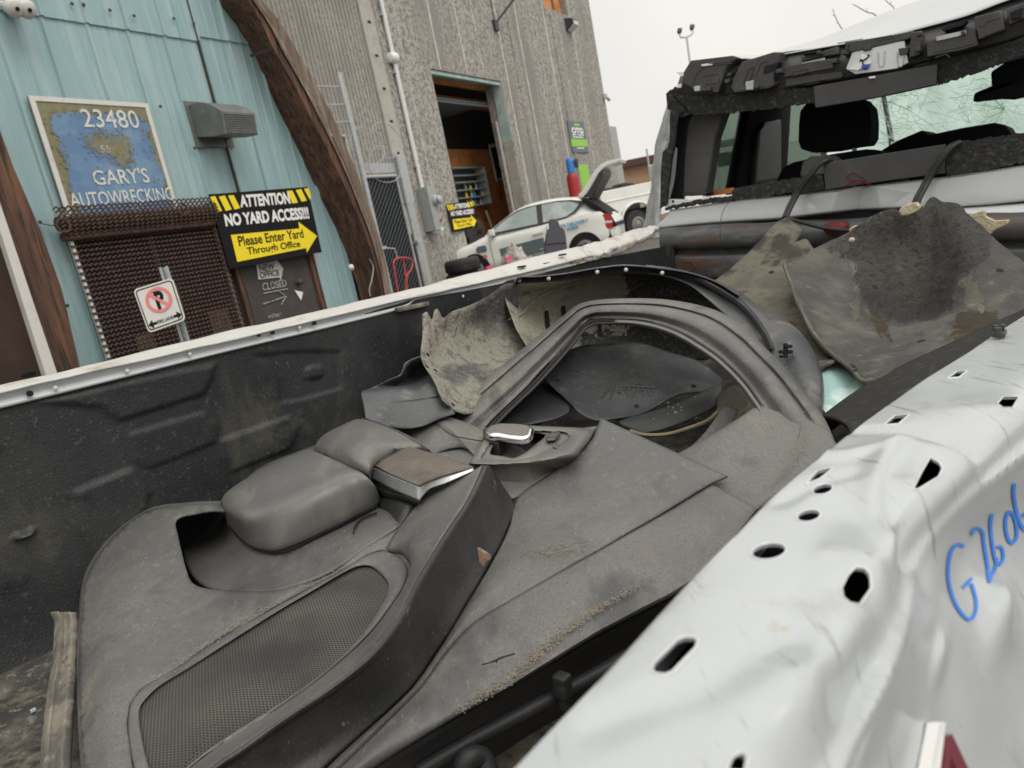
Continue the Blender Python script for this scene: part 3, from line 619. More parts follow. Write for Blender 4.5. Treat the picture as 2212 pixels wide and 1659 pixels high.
for st in [[(1950, 512), (1930, 500), (1900, 520), (1884, 580), (1884, 660), (1905, 740), (1940, 800), (1975, 828), (1998, 800), (2002, 740), (1982, 672)], [(1985, 650), (1960, 675), (1945, 690)],
           [(1985, 462), (1990, 440), (2010, 432), (2030, 450), (2035, 500), (2050, 590), (2062, 670)], [(2062, 668), (2085, 600), (2090, 560)],
           [(2070, 370), (2064, 420), (2072, 510), (2088, 580), (2105, 590), (2118, 560), (2110, 515), (2090, 515)],
           [(2140, 360), (2128, 400), (2135, 470), (2155, 500), (2175, 470), (2170, 400), (2150, 362), (2140, 362)],
           [(2165, 240), (2163, 290), (2180, 380), (2205, 440), (2222, 440), (2230, 400), (2215, 370), (2200, 380)]]:
    ribbon_on(mb, [E_(*q) for q in st], 3.3)
mb.F = facecam(mb.V, mb.F); mb.build('marker_writing', 'marker', truck)
# reflector strip and maroon edge low on the side
def hitp(px, py, lift=.002):
    h = onside(px, py); nn = h[1] if h[1]@(CAMP-h[0]) > 0 else -h[1]; return h[0]+nn*lift, nn
mb = MB()
try:
    for poly, nm, mt, th in [([(1998, 1561), (2013, 1558), (1992, 1720), (1966, 1720)], 'reflector_bar', 'signwhite', .006), ([(2026, 1590), (2036, 1585), (2110, 1740), (2085, 1740), (2033, 1632), (2018, 1740), (2000, 1740), (2016, 1650)], 'lens_edge', 'maroon', .004)]:
        hp = [hitp(*q) for q in poly]; mb = MB(); nn = np.mean([h[1] for h in hp], axis=0); nn /= np.linalg.norm(nn)
        mb.prism([h[0]-nn*.001 for h in hp], nn*th); mb.build(nm, mt, truck)
except TypeError: pass
# broken plastic clip on the rail
p, nn = hitp(2160, 730); mb = MB(); mb.cbox(p+nn*.004, TM[0]*.028, TM[1]*.014, TM[2]*.006)
for k in range(6):
    q = p+TM[0]*rng.uniform(-.014, .014)+TM[1]*rng.uniform(-.007, .007); mb.cbox(q+nn*.009, TM[0]*rng.uniform(.004, .01), TM[1]*.005, TM[2]*rng.uniform(.006, .016))
mb.build('broken_clip', 'black', truck, bevel=.001)
# grime marks
def splat(pts, name, mt, lift=.0009):
    hp = [hitp(*q, lift) for q in pts]; c = np.mean([h[0] for h in hp], axis=0); V = [h[0] for h in hp]; n = len(V)
    return obj(name, V, facecam(V, [tuple(range(n))]), mt, truck)

# ---- cab
def px_(L, x): return [tpw(a, b, 'x', x) for a, b in L]
top = [(1446, 453), (1500, 446), (1590, 431), (1700, 421), (1789, 411), (1900, 398), (2047, 381), (2130, 369), (2212, 357), (2330, 343)]
bot = [(1418, 496), (1500, 487), (1600, 480), (1688, 474), (1780, 463), (1900, 453), (2050, 449), (2130, 444), (2212, 436), (2330, 424)]
mid = [((a+c)/2, (b+d)/2) for (a, b), (c, d) in zip(top, bot)]
V, Fc = loft([px_(top, .030), px_([(a, b+3) for a, b in top], .016), px_([(a, b+7) for a, b in top], .014), px_(mid, .014), px_([(a, b-9) for a, b in bot], .014), px_([(a, b-4) for a, b in bot], .016), px_(bot, .035)], 420, 60)
DP = [(1735, 425, 0), (1813, 413, -.012), (1848, 458, .055), (1896, 407, -.012), (1968, 414, 0), (1790, 474, 0), (1905, 462, 0), (1856, 402, .03), (1690, 440, 0)]
DT = [(0, 1, 5), (1, 2, 5), (1, 7, 2), (7, 3, 2), (3, 2, 6), (3, 4, 6), (2, 5, 6)]
def facet(x, y):
    for t in DT:
        (x0, y0, h0), (x1, y1, h1), (x2, y2, h2) = [DP[k] for k in t]
        d = (y1-y2)*(x0-x2)+(x2-x1)*(y0-y2); a = ((y1-y2)*(x-x2)+(x2-x1)*(y-y2))/d; b = ((y2-y0)*(x-x2)+(x0-x2)*(y-y2))/d; c = 1-a-b
        if min(a, b, c) >= -1e-6: return a*h0+b*h1+c*h2
    return 0.0
def proj(P):
    d = np.asarray(P)-CAMP; z = d@CF; return PCX+FPX*(d@CR)/z, PCY-FPX*(d@CU)/z
V2 = []
for v in V:
    x, y = proj(v); e = facet(x, y)
    V2.append(v+TM[0]*e+np.array(mnoise.noise_vector(Vector(v*3)))*.0012)
obj('cab_back_panel', V2, facecam(V2, Fc), 'silver', truck, smooth=35, solid=.003)
# ledge below right part of back panel
b2 = [(1990, 452), (2090, 447), (2212, 438), (2330, 426)]; b3 = [(1990, 470), (2090, 470), (2212, 468), (2330, 462)]
sheet('cab_ledge', [px_(b2, .03), px_([(a, (b+d)/2) for (a, b), (c, d) in zip(b2, b3)], .0), px_(b3, -.02)], 'silver', truck, 30, 8)
# far rear pillar
po = [(1447, 210), (1439, 233), (1432, 262), (1423, 296), (1416, 332), (1411, 378), (1405, 422), (1399, 458), (1393, 490), (1392, 515)]
pi_ = [(1457, 214), (1452, 240), (1450, 262), (1448, 300), (1436, 332), (1433, 378), (1430, 422), (1429, 450), (1428, 490), (1426, 515)]
pm = [((a*.55+c*.45), b) for (a, b), (c, d) in zip(po, pi_)]
V, Fc = loft([px_(po, .45), px_(po, .16), px_(pm, .05), px_(pi_, .03)], 60, 16)
V = [v+np.array(mnoise.noise_vector(Vector(v*9)))*.010+np.array(mnoise.noise_vector(Vector(v*24)))*.004 for v in V]
obj('rear_pillar', V, facecam(V, Fc), 'silverdirt', truck, smooth=45, solid=.003)
def strip(name, A, B, x, m, th=.012, jit=0.0, n=90, bev=0, xb=None):
    P = crom([np.array([a, b, 0.]) for a, b in A], n); Q = crom([np.array([a, b, 0.]) for a, b in B], n)
    if jit:
        for L in (P, Q):
            for q in L: q[1] += jit*(mnoise.noise(Vector((q[0]*.12, q[1]*.02, 3.3)))+.7*mnoise.noise(Vector((q[0]*.4, 1.7, q[1]*.05))))
    A3 = [tpw(p[0], p[1], 'x', x) for p in P]; B3 = [tpw(p[0], p[1], 'x', xb if xb is not None else x) for p in Q]
    mb = MB(); V = A3+B3+[p-TM[0]*th for p in A3]+[p-TM[0]*th for p in B3]
    Fc = []
    for i in range(n-1):
        Fc += [(2*n+i, 2*n+i+1, 3*n+i+1, 3*n+i), (i, i+1, 2*n+i+1, 2*n+i)[::-1], (n+i, n+i+1, 3*n+i+1, 3*n+i), (i, n+i, n+i+1, i+1)]
    Fc += [(0, 2*n, 3*n, n), (n-1, 2*n-1, 4*n-1, 3*n-1)]
    me_ = obj(name, V, Fc, m, truck, smooth=40, bevel=bev)
    bm = bmesh.new(); bm.from_mesh(me_.data); bmesh.ops.recalc_face_normals(bm, faces=bm.faces); bm.to_mesh(me_.data); bm.free()
    return me_
strip('window_seal', [(1456, 212), (1450, 251), (1448, 314), (1434, 332), (1429, 449)], [(1484, 238), (1469, 250), (1460, 312), (1452, 345), (1443, 440)], .02, 'sealant', .014, 1.5)
strip('window_seal', [(1457, 203), (1560, 205), (1680, 195), (1762, 189)], [(1500, 249), (1560, 246), (1680, 233), (1764, 222)], .02, 'sealant', .018, 4)
strip('slider_panel', [(1762, 188), (1900, 164), (2028, 140)], [(1766, 234), (1900, 211), (2026, 184)], .01, 'black', .03, bev=.002)
strip('window_seal', [(2028, 142), (2120, 112), (2212, 82), (2330, 45)], [(2028, 186), (2120, 154), (2212, 120), (2330, 80)], .02, 'sealant', .018, 4)
strip('window_seal', [(1440, 447), (1500, 434), (1590, 421)], [(1440, 453), (1500, 444), (1592, 432)], .015, 'sealant', .016, 3)
strip('window_seal', [(1586, 409), (1680, 391), (1782, 374)], [(1588, 430), (1680, 420), (1786, 411)], .02, 'sealant', .03, 4)
strip('slider_panel', [(1782, 353), (1900, 334), (2043, 312)], [(1787, 410), (1900, 393), (2043, 374)], .01, 'black', .028, bev=.002)
strip('window_seal', [(2043, 313), (2120, 300), (2212, 288), (2330, 272)], [(2047, 380), (2120, 368), (2212, 352), (2330, 338)], .02, 'sealant', .018, 4)
strip('window_flange', [(1439, 430), (1470, 430), (1500, 431), (1536, 424)], [(1437, 447), (1470, 444), (1500, 438), (1536, 432)], .03, 'silver', .008)
mb = MB(); mb.lathe(tpw(1454, 435, 'x', .021), -TM[0], [(.006, 0), (.006, .003)], 12); mb.build('flange_hole', 'blackmat', truck)
# spray paint scrawl on the lower panel
mb = MB()
for st in [[(1823, 404), (1828, 385), (1843, 374), (1862, 385), (1876, 394)], [(1826, 402), (1850, 390), (1880, 399)], [(1831, 385), (1848, 397), (1872, 392)]]:
    P = [tpw(a, b, 'x', -.0195) for a, b in st]; P = crom(P, 14)
    V = [q for p in P for q in (p-TM[2]*.0028, p+TM[2]*.0028)]; mb.add(V, [(2*i, 2*i+1, 2*i+3, 2*i+2) for i in range(13)])
mb.F = facecam(mb.V, mb.F); mb.build('paint_mark', 'redpaint', truck)
# roof skin, pushed up on the near side
ra = [(1497, 140), (1598, 128), (1640, 128), (1700, 117), (1836, 94), (1900, 84), (2000, 58), (2090, 33), (2170, 3), (2290, -35)]
rb = [(1497, 134), (1600, 126), (1640, 124), (1690, 111), (1760, 89), (1856, 51), (1934, 21), (1989, 2), (2100, -36), (2290, -95)]
V, Fc = loft([px_(ra, .02), [a*.5+b*.5+TM[2]*.01 for a, b in zip(px_(ra, .02), px_(rb, .65))], px_(rb, .65), [p-TM[2]*.06 for p in px_(rb, 1.25)], [p-TM[2]*.16 for p in px_(rb, 1.5)]], 90, 30)
V = [v+TM[2]*.004*mnoise.noise(Vector(v*2.5)) for v in V]
obj('roof', V, facecam(V, Fc), 'roofpaint', truck, smooth=50, solid=.003)
# inner roof bow and torn black trim along the rear header
tT = [(1470, 165), (1500, 134), (1560, 126), (1598, 124), (1621, 129), (1688, 114), (1836, 94), (1900, 83), (2000, 57), (2090, 34), (2170, 3), (2260, -24), (2330, -45)]
tB = [(1456, 205), (1500, 208), (1560, 206), (1620, 202), (1700, 193), (1836, 167), (1900, 155), (1960, 142), (2040, 120), (2114, 104), (2170, 90), (2260, 62), (2330, 40)]
tM = [((a+c)/2, (b+d)/2) for (a, b), (c, d) in zip(tT, tB)]
V, Fc = loft([px_(tT, .05), px_([(a*.8+c*.2, b*.8+d*.2) for (a, b), (c, d) in zip(tT, tB)], .02), px_(tM, -.012), px_(tB, .01)], 140, 18)
V = [v+np.array(mnoise.noise_vector(Vector(v*12)))*.004 for v in V]
trimo = obj('header_trim', V, facecam(V, Fc), 'black', truck, smooth=35, solid=.004)
z3 = lambda x, y: (1348+.3906*x, .3906*y)
def plate(name, poly, x0, th, m='black', bev=.003, parent=truck):
    mb = MB(); P = [tpw(*z3(*q), 'x', x0) for q in poly]; mb.prism(P, -TM[0]*th)
    return mb.build(name, m, parent, bevel=bev, smooth=30)
plate('trim_cover', [(410, 345), (640, 318), (668, 330), (612, 372), (576, 470), (560, 520), (440, 508), (362, 462), (372, 405)], .03, .075)
plate('trim_cover', [(690, 352), (860, 300), (905, 300), (862, 420), (870, 480), (828, 498), (650, 520), (628, 492), (640, 438)], .03, .075)
plate('trim_cover', [(905, 372), (1165, 332), (1180, 382), (1010, 410), (903, 432)], .02, .045)
plate('trim_cover', [(905, 440), (1080, 415), (1215, 398), (1225, 430), (900, 486)], .02, .03)
plate('trim_cover', [(990, 318), (1110, 290), (1195, 262), (1205, 305), (1120, 318), (1000, 345)], .02, .035)
plate('trim_cover', [(1235, 242), (1500, 200), (1610, 178), (1600, 220), (1500, 245), (1265, 300)], .02, .04)
plate('backing_plate', [(1285, 268), (1560, 232), (1582, 350), (1515, 384), (1292, 414), (1240, 385)], .015, .032, 'silver', .001)
plate('trim_cover', [(1610, 190), (1665, 182), (1650, 312), (1596, 330), (1600, 250)], .01, .06)
plate('trim_cover', [(1690, 240), (1960, 178), (1972, 262), (1880, 290), (1692, 326)], .01, .06)
plate('trim_cover', [(1948, 112), (2098, 75), (2118, 180), (1975, 235)], .01, .07)
plate('trim_cover', [(2125, 62), (2230, 25), (2330, 0), (2330, 70), (2230, 110), (2135, 150)], .01, .05)
plate('trim_clip', [(1322, 256), (1372, 246), (1372, 276), (1325, 286)], -.015, .012)
plate('trim_clip', [(1520, 270), (1580, 262), (1575, 300), (1526, 308)], -.015, .012)
plate('trim_clip', [(1228, 250), (1262, 242), (1258, 275), (1226, 282)], -.008, .012)
for q in ([(1765, 172), (1908, 124), (1888, 150), (1782, 182)], [(800, 372), (880, 350), (868, 372), (850, 400), (792, 416)], [(1008, 300), (1110, 282), (1100, 295), (1005, 310)], [(615, 395), (645, 385), (640, 408), (612, 415)], [(2140, 85), (2212, 55), (2205, 110), (2150, 120)]):
    plate('trim_slot', q, -.0, .0555 if q[0][0] > 1200 else .0475, 'blackmat', 0)
plate('trim_slot', [(452, 362), (516, 353), (512, 366), (455, 372)], .0, .0465, 'signwhite', 0)
for q in ([(300, 402), (352, 400), (350, 420), (325, 425)], [(305, 468), (332, 464), (326, 486), (303, 488)]): plate('bracket_gap', q, .0, .02, 'signwhite', 0)
plate('metal_tab', [(685, 455), (730, 447), (728, 498), (690, 500)], -.02, .028, 'galv', .001)
plate('metal_tab', [(400, 480), (436, 476), (434, 505), (404, 507)], -.02, .028, 'galv', .001)
plate('metal_tab', [(1355, 425), (1392, 420), (1390, 432), (1358, 435)], -.02, .006, 'signwhite', 0)
plate('bow_plate', [(985, 350), (1112, 320), (1116, 345), (990, 372)], -.01, .012, 'galv', .001)
plate('bow_plate', [(1730, 208), (1896, 172), (1898, 195), (1735, 232)], -.03, .025, 'galv', .001)
for a in (1425, 1530):
    mb = MB(); U = [(a-18, 290), (a-18, 345), (a-8, 368), (a+6, 366), (a+14, 345), (a+18, 282)]
    mb.tube(crom([tpw(*z3(*q), 'x', -.0185) for q in U], 20), .0022, 6); mb.build('plate_groove', 'silverdirt', truck, smooth=60)
def emboss(L, x, r=.0016, m='black'):
    mb = MB(); mb.tube([tpw(*z3(*q), 'x', x) for q in L], r, 5); mb.build('trim_ridge', m, truck)
for L, x in (([(385, 470), (392, 420), (440, 370), (560, 352), (600, 352)], -.0465), ([(470, 352), (590, 338), (600, 330)], -.0465), ([(440, 420), (520, 408), (530, 455), (450, 465)], -.0465), ([(560, 360), (545, 420), (585, 415)], -.0465),
             ([(660, 470), (690, 380), (720, 372), (700, 440), (668, 450)], -.0465), ([(730, 420), (760, 345), (800, 335)], -.0465), ([(640, 500), (820, 470), (860, 450)], -.0465), ([(930, 420), (1010, 400), (1020, 380), (940, 395), (930, 420)], -.026), ([(1000, 470), (1080, 455), (1085, 435)], -.011), ([(1120, 445), (1200, 430), (1205, 412)], -.011),
             ([(1380, 215), (1480, 195), (1490, 205), (1400, 225)], -.021), ([(1180, 240), (1320, 215), (1330, 240), (1220, 265)], -.013), ([(1710, 290), (1850, 262), (1930, 240)], -.051), ([(1720, 320), (1780, 300), (1800, 315)], -.051), ([(1600, 350), (1690, 325), (1680, 350), (1610, 366)], -.011), ([(1990, 200), (2100, 155)], -.061), ([(1970, 130), (2080, 95)], -.061)): emboss(L, x)
for a, b, w in ((600, 455, 12), (612, 420, 10), (884, 400, 14), (1185, 345, 14), (1240, 300, 12), (1640, 285, 14), (1650, 200, 12), (1995, 150, 16), (1890, 195, 12), (1100, 300, 10), (760, 485, 12), (500, 498, 12)):
    plate('trim_block', [(a-w, b-w*.7), (a+w, b-w), (a+w, b+w*.6), (a-w, b+w)], .0, .062, 'black', .0015)
p = tpw(*z3(1335, 370), 'x', -.03)
mb = MB(); mb.cbox(p, TM[0]*.02, TM[1]*.022, TM[2]*.016); mb.build('connector', 'blueclip', truck, bevel=.003)
mb = MB(); mb.tube(crom([p, p+TM[1]*.01+TM[2]*.02, p-TM[1]*.012+TM[2]*.035, p+TM[2]*.045+TM[0]*.02], 14), .0025, 6); mb.build('connector_wire', 'blackmat', truck, smooth=60)
plate('crumpled_foil', [(1245, 385), (1305, 350), (1320, 300), (1362, 318), (1370, 352), (1330, 372), (1300, 392)], -.012, .016, 'signwhite', .002)

# dark inner frame behind the seals
strip('window_seal', [(1443, 202), (1452, 196), (1466, 190), (1490, 200)], [(1446, 236), (1456, 242), (1476, 252), (1500, 246)], .035, 'sealant', .02, 2)
strip('header_rail', [(1458, 188), (1620, 178), (1762, 162), (1960, 116), (2114, 80), (2212, 48), (2330, 8)], [(1500, 236), (1620, 228), (1762, 205), (1960, 160), (2114, 126), (2212, 96), (2330, 56)], .075, 'black', .012)
strip('pillar_inner', [(1453, 225), (1450, 262), (1449, 300), (1440, 335), (1438, 380), (1434, 440)], [(1506, 236), (1492, 262), (1486, 300), (1482, 340), (1480, 390), (1478, 440)], .13, 'blackmat', .01)
strip('pillar_flange', [(1461, 318), (1455, 345), (1450, 390), (1443, 428)], [(1464, 322), (1462, 345), (1457, 390), (1448, 428)], .10, 'silver', .008)
# interior
def dp(L, t): return [dep(a, b, t) for a, b in L]
def pxs(L): return [tpw(a, b, 'x', x) for a, b, x in L]
def yy(L, y): return [tpw(a, b, 'y', y) for a, b in L]
def pad(name, poly, x0, x1, m, parent=truck, bev=.02, **k):
    mb = MB(); P = [tpw(a, b, 'x', x0) for a, b in poly]; mb.prism(P, TM[0]*(x1-x0))
    return mb.build(name, m, parent, bevel=bev, smooth=40, **k)
hr = pad('headrest', [(1728, 240), (1742, 222), (1775, 214), (1830, 208), (1862, 214), (1878, 232), (1882, 262), (1881, 300), (1872, 314), (1840, 318), (1800, 326), (1755, 330), (1730, 322), (1724, 305), (1725, 270)], .62, .78, 'fabric', bev=.045)
hr.modifiers['bev'].segments = 4
pad('front_seat', [(1660, 470), (1672, 400), (1690, 362), (1715, 350), (1800, 332), (1870, 322), (1900, 326), (1925, 345), (1960, 420), (1970, 480)], .55, .75, 'fabric', bev=.03)
pad('headrest_post', [(1772, 325), (1780, 324), (1782, 350), (1774, 350)], .68, .7, 'galv', bev=0); pad('headrest_post', [(1840, 317), (1848, 316), (1850, 345), (1842, 345)], .68, .7, 'galv', bev=0)
pad('console_lid', [(1727, 378), (1733, 350), (1750, 338), (1800, 335), (1812, 345), (1814, 372), (1800, 385), (1740, 392)], .30, .36, 'console', bev=.008)
pad('dashboard', [(1895, 345), (1905, 324), (1938, 304), (1992, 281), (2004, 290), (2010, 291), (2080, 276), (2148, 265), (2172, 270), (2186, 290), (2300, 275), (2300, 400), (1895, 400)], 1.15, 1.5, 'fabric', bev=.02)
pad('rear_view_mirror', [(2101, 220), (2104, 201), (2140, 186), (2230, 158), (2320, 140), (2320, 190), (2230, 205), (2190, 214), (2160, 213)], 1.0, 1.06, 'blackmat', bev=.01)
pad('mirror_stem', [(2142, 192), (2140, 155), (2170, 135), (2235, 118), (2235, 170)], 1.05, 1.12, 'blackmat', bev=.01)
# far side: inner pillar trim, glazing, centre post
pad('pillar_trim', [(1494, 230), (1505, 250), (1520, 240), (1566, 236), (1545, 296), (1526, 420), (1490, 424), (1466, 418), (1471, 340), (1479, 278), (1486, 251)], .12, .20, 'greytrim', bev=.008)
mb = MB(); mb.prism([tpw(a, b, 'x', .10) for a, b in [(1470, 420), (1480, 416), (1520, 410), (1528, 416), (1524, 422), (1475, 424)]], TM[0]*.08); mb.build('trim_end', 'black', truck, bevel=.004)
pane = obj('side_window', yy([(1552, 235), (1632, 225), (1600, 405), (1518, 425)], .83), [(0, 1, 2, 3)], 'sideglass', truck, solid=.004)
cp = MB(); P = yy([(1620, 225), (1712, 212), (1700, 400), (1585, 420)], .80); cp.prism(P, TM[1]*.06); cp.build('centre_post', 'fabric', truck, bevel=.015)
cp = MB(); P = yy([(1640, 285), (1655, 262), (1690, 255), (1690, 390), (1630, 400)], .77); cp.prism(P, TM[1]*.05); cp.build('post_trim', 'black', truck, bevel=.02)
pane = obj('front_side_window', yy([(1706, 220), (1775, 205), (1790, 380), (1690, 400)], .82), [(0, 1, 2, 3)], 'sideglass', truck, solid=.004)
mb = MB(); mb.prism([tpw(a, b, 'x', .2) for a, b in [(1524, 425), (1528, 414), (1584, 405), (1588, 416)]], TM[0]*.01); mb.build('orange_tag', 'orange', truck)
strip('roof_lining', [(1500, 232), (1760, 200), (2030, 150), (2330, 60)], [(1500, 240), (1760, 214), (2030, 172), (2330, 92)], .1, 'dark', .004, xb=1.5)
# closed dark cab shell: lower side, front, near side and floor
mb = MB()
mb.box(tw(.06, .86, -.55), TM[0]*1.5, -TM[1]*.03, TM[2]*.72)
mb.box(tw(1.55, .86, -.55), TM[0]*.03, -TM[1]*1.8, TM[2]*.66)
mb.box(tw(.06, -.95, -.58), TM[0]*1.5, TM[1]*1.8, TM[2]*.03)
mb.box(tw(.06, -.98, -.55), TM[0]*1.5, TM[1]*.03, TM[2]*.75)
mb.box(tw(.08, .86, -.55), TM[0]*.02, -TM[1]*1.8, TM[2]*.66)
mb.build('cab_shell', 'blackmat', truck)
mb = MB(); mb.box(tw(.055, .90, -.6), TM[0]*1.9, -TM[1]*.03, TM[2]*.76); mb.build('front_door', 'silver', truck, bevel=.01)
# windscreen with cracks
def scr(px, py):    # raked plane across the front of the cab
    d = TM@ray(px, py); n_ = np.array([1, 0, .55]); p0 = np.array([1.62, 0, .25]); t = ((p0-TC)@n_)/(d@n_); return tw(*(TC+d*t))
WSP = [scr(1770, 330), scr(1770, 150), scr(2340, 40), scr(2340, 300)]
ws = obj('windscreen', WSP, [(0, 1, 2, 3)], 'screen', truck, solid=.005)
def ribs_px(mb, pts, w, off):
    P = [scr(*q) for q in pts]; n = len(P)
    V = []
    for i in range(n):
        d = P[min(i+1, n-1)]-P[max(i-1, 0)]; s_ = np.cross(d, CAMP-P[i]); s_ /= np.linalg.norm(s_)+1e-9
        back = (CAMP-P[i])/np.linalg.norm(CAMP-P[i])*off
        V += [P[i]+s_*w+back, P[i]-s_*w+back]
    mb.add(V, [(2*i, 2*i+1, 2*i+3, 2*i+2) for i in range(n-1)])
mbA, mbB = MB(), MB()
def wander(a, b, n=8, j=4):
    a = np.array(a, float); b = np.array(b, float); L = []
    for i in range(n+1):
        L.append(a+(b-a)*i/n+(rng.randn(2)*j if 0 < i < n else 0))
    return L
for c0, k, L0 in (((1935, 305), 14, 120), ((2170, 235), 26, 110), ((1960, 235), 12, 90), ((2095, 265), 10, 110)):
    for i in range(k):
        a = rng.uniform(0, 2*math.pi); l = L0*rng.uniform(.35, 1)
        ribs_px(mbB if rng.rand() < .45 else mbA, wander(c0, (c0[0]+l*math.cos(a), c0[1]+l*math.sin(a)*.6), 7, 1.0), .0013, .008)
    for r in np.linspace(10, L0*.9, 12):
        a0 = rng.uniform(0, 6); pts = [(c0[0]+r*math.cos(a0+t)+rng.randn()*2, c0[1]+.6*r*math.sin(a0+t)+rng.randn()*2) for t in np.linspace(0, rng.uniform(1, 2.6), 14)]
        ribs_px(mbA, pts, .0013, .008)
for i in range(150):
    a = (rng.uniform(1865, 2230), rng.uniform(160, 320)); l = rng.uniform(12, 70); an = rng.choice([-.35, -.2, .6, 1.2, 2.0])+rng.randn()*.2
    ribs_px(mbB if rng.rand() < .5 else mbA, wander(a, (a[0]+l*math.cos(an), a[1]+l*math.sin(an)*.7), 5, .8), .0009, .008)
mbA.F = facecam(mbA.V, mbA.F); mbB.F = facecam(mbB.V, mbB.F)
mbA.build('pale_cracks', 'crack', ws); mbB.build('dark_cracks', 'crackdark', ws)
# wire hanging over the back panel
mb = MB(); mb.tube(crom([tpw(a, b, 'x', x) for a, b, x in [(1586, 424, -.02), (1572, 440, -.03), (1560, 460, -.03), (1556, 490, -.08), (1556, 520, -.09), (1560, 550, -.08), (1568, 580, -.1)]], 24), .0014, 6); mb.build('loose_wire', 'rubber', truck, smooth=60)
# ================================================================== door trim lying in the bed
def Dp(px, py, h=0.0, x0=-1.95, z0=-.28, k=.06):       # point at height h over the resting plane
    d = TM@ray(px, py); t = (z0+h+k*(TC[0]-x0)-TC[2])/(d[2]-k*d[0]); return tw(*(TC+d*t))
def DL(L, dh=0.0): return [Dp(q[0], q[1], (q[2] if len(q) > 2 else 0)+dh) for q in L]
def Fp(px, py, h=0.0): return Dp(px, py, h, -1.95, -.27, .40)     # tilted window frame plane
def FL(L, dh=0.0): return [Fp(q[0], q[1], (q[2] if len(q) > 2 else 0)+dh) for q in L]
dloc = tw(-2.3, .1, -.5)
door = thing('door_trim_panel', 'dusty grey car door panel with speaker grille and empty window frame lying across the truck bed', 'door panel', dloc)
def cat(name, patches, m, parent, smooth=60, solid=.004, weld=.0006, **k):
    mb = MB()
    for rails, nu, nv in patches:
        V, Fc = loft(rails, nu, nv); mb.add(V, facecam(V, Fc))
    o = obj(name, mb.V, mb.F, m, parent, smooth=smooth, solid=solid, **k)
    return o
OUT = [(484, 1086, .036), (440, 1087, .036), (400, 1090, .034), (335, 1097, .03), (285, 1122, .025), (230, 1174, .015), (197, 1221, .004), (184, 1253, -.004), (177, 1303, -.01), (170, 1407, -.02), (172, 1544, -.025), (180, 1659, -.025), (190, 1800, -.025)]
OUT0 = [(q[0]-6 if i > 4 else q[0]-3, q[1]-4 if i < 6 else q[1], q[2]-.07) for i, q in enumerate(OUT)]
IN1 = [(486, 1104, .038), (455, 1103, .038), (417, 1110, .034), (390, 1116, .032), (379, 1126, .03), (384, 1155, .024), (398, 1215, .014), (408, 1248, .008), (395, 1330, .0), (340, 1440, .0), (300, 1490, 0), (279, 1522, 0), (273, 1561, 0), (285, 1659, 0), (310, 1800, 0)]
MIDL = [(485, 1093, .041), (445, 1093, .041), (405, 1098, .038), (355, 1106, .035), (315, 1130, .031), (280, 1180, .025), (265, 1230, .018), (262, 1262, .013), (250, 1320, .008), (230, 1420, .002), (222, 1500, -.002), (218, 1545, -.004), (222, 1600, -.005), (232, 1659, -.006), (245, 1800, -.006)]
RIM = [(408, 1248, .008), (416, 1260, .006), (432, 1268, .006), (466, 1274, .008), (521, 1277, .010), (593, 1275, .012), (631, 1266, .013), (713, 1234, .015), (790, 1182, .016), (866, 1133, .018)]
FRT = [(300, 1490, 0), (320, 1476, 0), (384, 1440, 0), (461, 1387, .002), (540, 1340, .004), (607, 1300, .006), (680, 1262, .008), (752, 1222, .010), (805, 1192, .011), (836, 1187, .012)]
FLa = [(470, 1118, -.075), (474, 1160, -.06), (480, 1200, -.045), (500, 1225, -.028), (560, 1240, -.006), (640, 1228, .003), (720, 1188, .008), (800, 1132, .012), (838, 1104, .015)]
RIMi = [(384, 1135, -.085), (392, 1180, -.085), (404, 1222, -.075), (425, 1254, -.05), (460, 1272, -.018), (521, 1276, .004), (593, 1275, .010), (631, 1266, .0125), (713, 1234, .0145), (790, 1182, .0155), (866, 1133, .0175)]
GAP = [(480, 1114, -.04), (500, 1140, -.025), (527, 1171, -.010), (554, 1185, -.002), (598, 1191, .003), (620, 1186, .005), (700, 1150, .010), (760, 1120, .012), (826, 1090, .014)]
XL = [(905, 1083, .03), (882, 1112, .024), (866, 1133, .019), (846, 1162, .015), (836, 1187, .013), (868, 1198, .013), (889, 1226, .014), (880, 1255, .014), (864, 1285, .014), (801, 1368, .012), (704, 1455, .010), (607, 1525, .008), (500, 1592, .006), (420, 1652, .004), (330, 1730, .004)]
CR_ = [(1043, 1004, .085), (1030, 1035, .086), (1005, 1086, .086), (975, 1130, .085), (947, 1173, .084), (922, 1215, .082), (898, 1256, .08), (880, 1292, .078), (855, 1340, .075), (801, 1411, .070), (704, 1489, .064), (607, 1552, .058), (509, 1620, .052), (461, 1652, .05), (370, 1730, .05)]
CR_m = [(975, 1043, .062), (960, 1070, .060), (940, 1105, .058), (910, 1145, .056), (890, 1178, .055), (893, 1207, .054), (893, 1241, .054), (884, 1272, .053), (864, 1308, .052), (803, 1388, .048), (706, 1472, .044), (608, 1540, .04), (505, 1606, .036), (442, 1652, .034), (350, 1730, .034)]
CR2 = [(1058, 1007, .08), (1048, 1040, .076), (1025, 1090, .074), (996, 1138, .072), (970, 1180, .070), (945, 1223, .068), (918, 1268, .066), (900, 1305, .064), (874, 1352, .061), (820, 1422, .056), (724, 1500, .050), (626, 1565, .044), (528, 1634, .040), (480, 1665, .038), (390, 1740, .038)]
VAL = [(1106, 1078, .012), (1112, 1097, .006), (1098, 1139, .002), (1080, 1180, 0), (1059, 1217, -.002), (1036, 1258, -.004), (1010, 1300, -.006), (978, 1355, -.008), (945, 1404, -.010), (898, 1474, -.012), (850, 1523, -.013), (752, 1611, -.014), (704, 1655, -.014), (640, 1720, -.014), (560, 1800, -.014)]
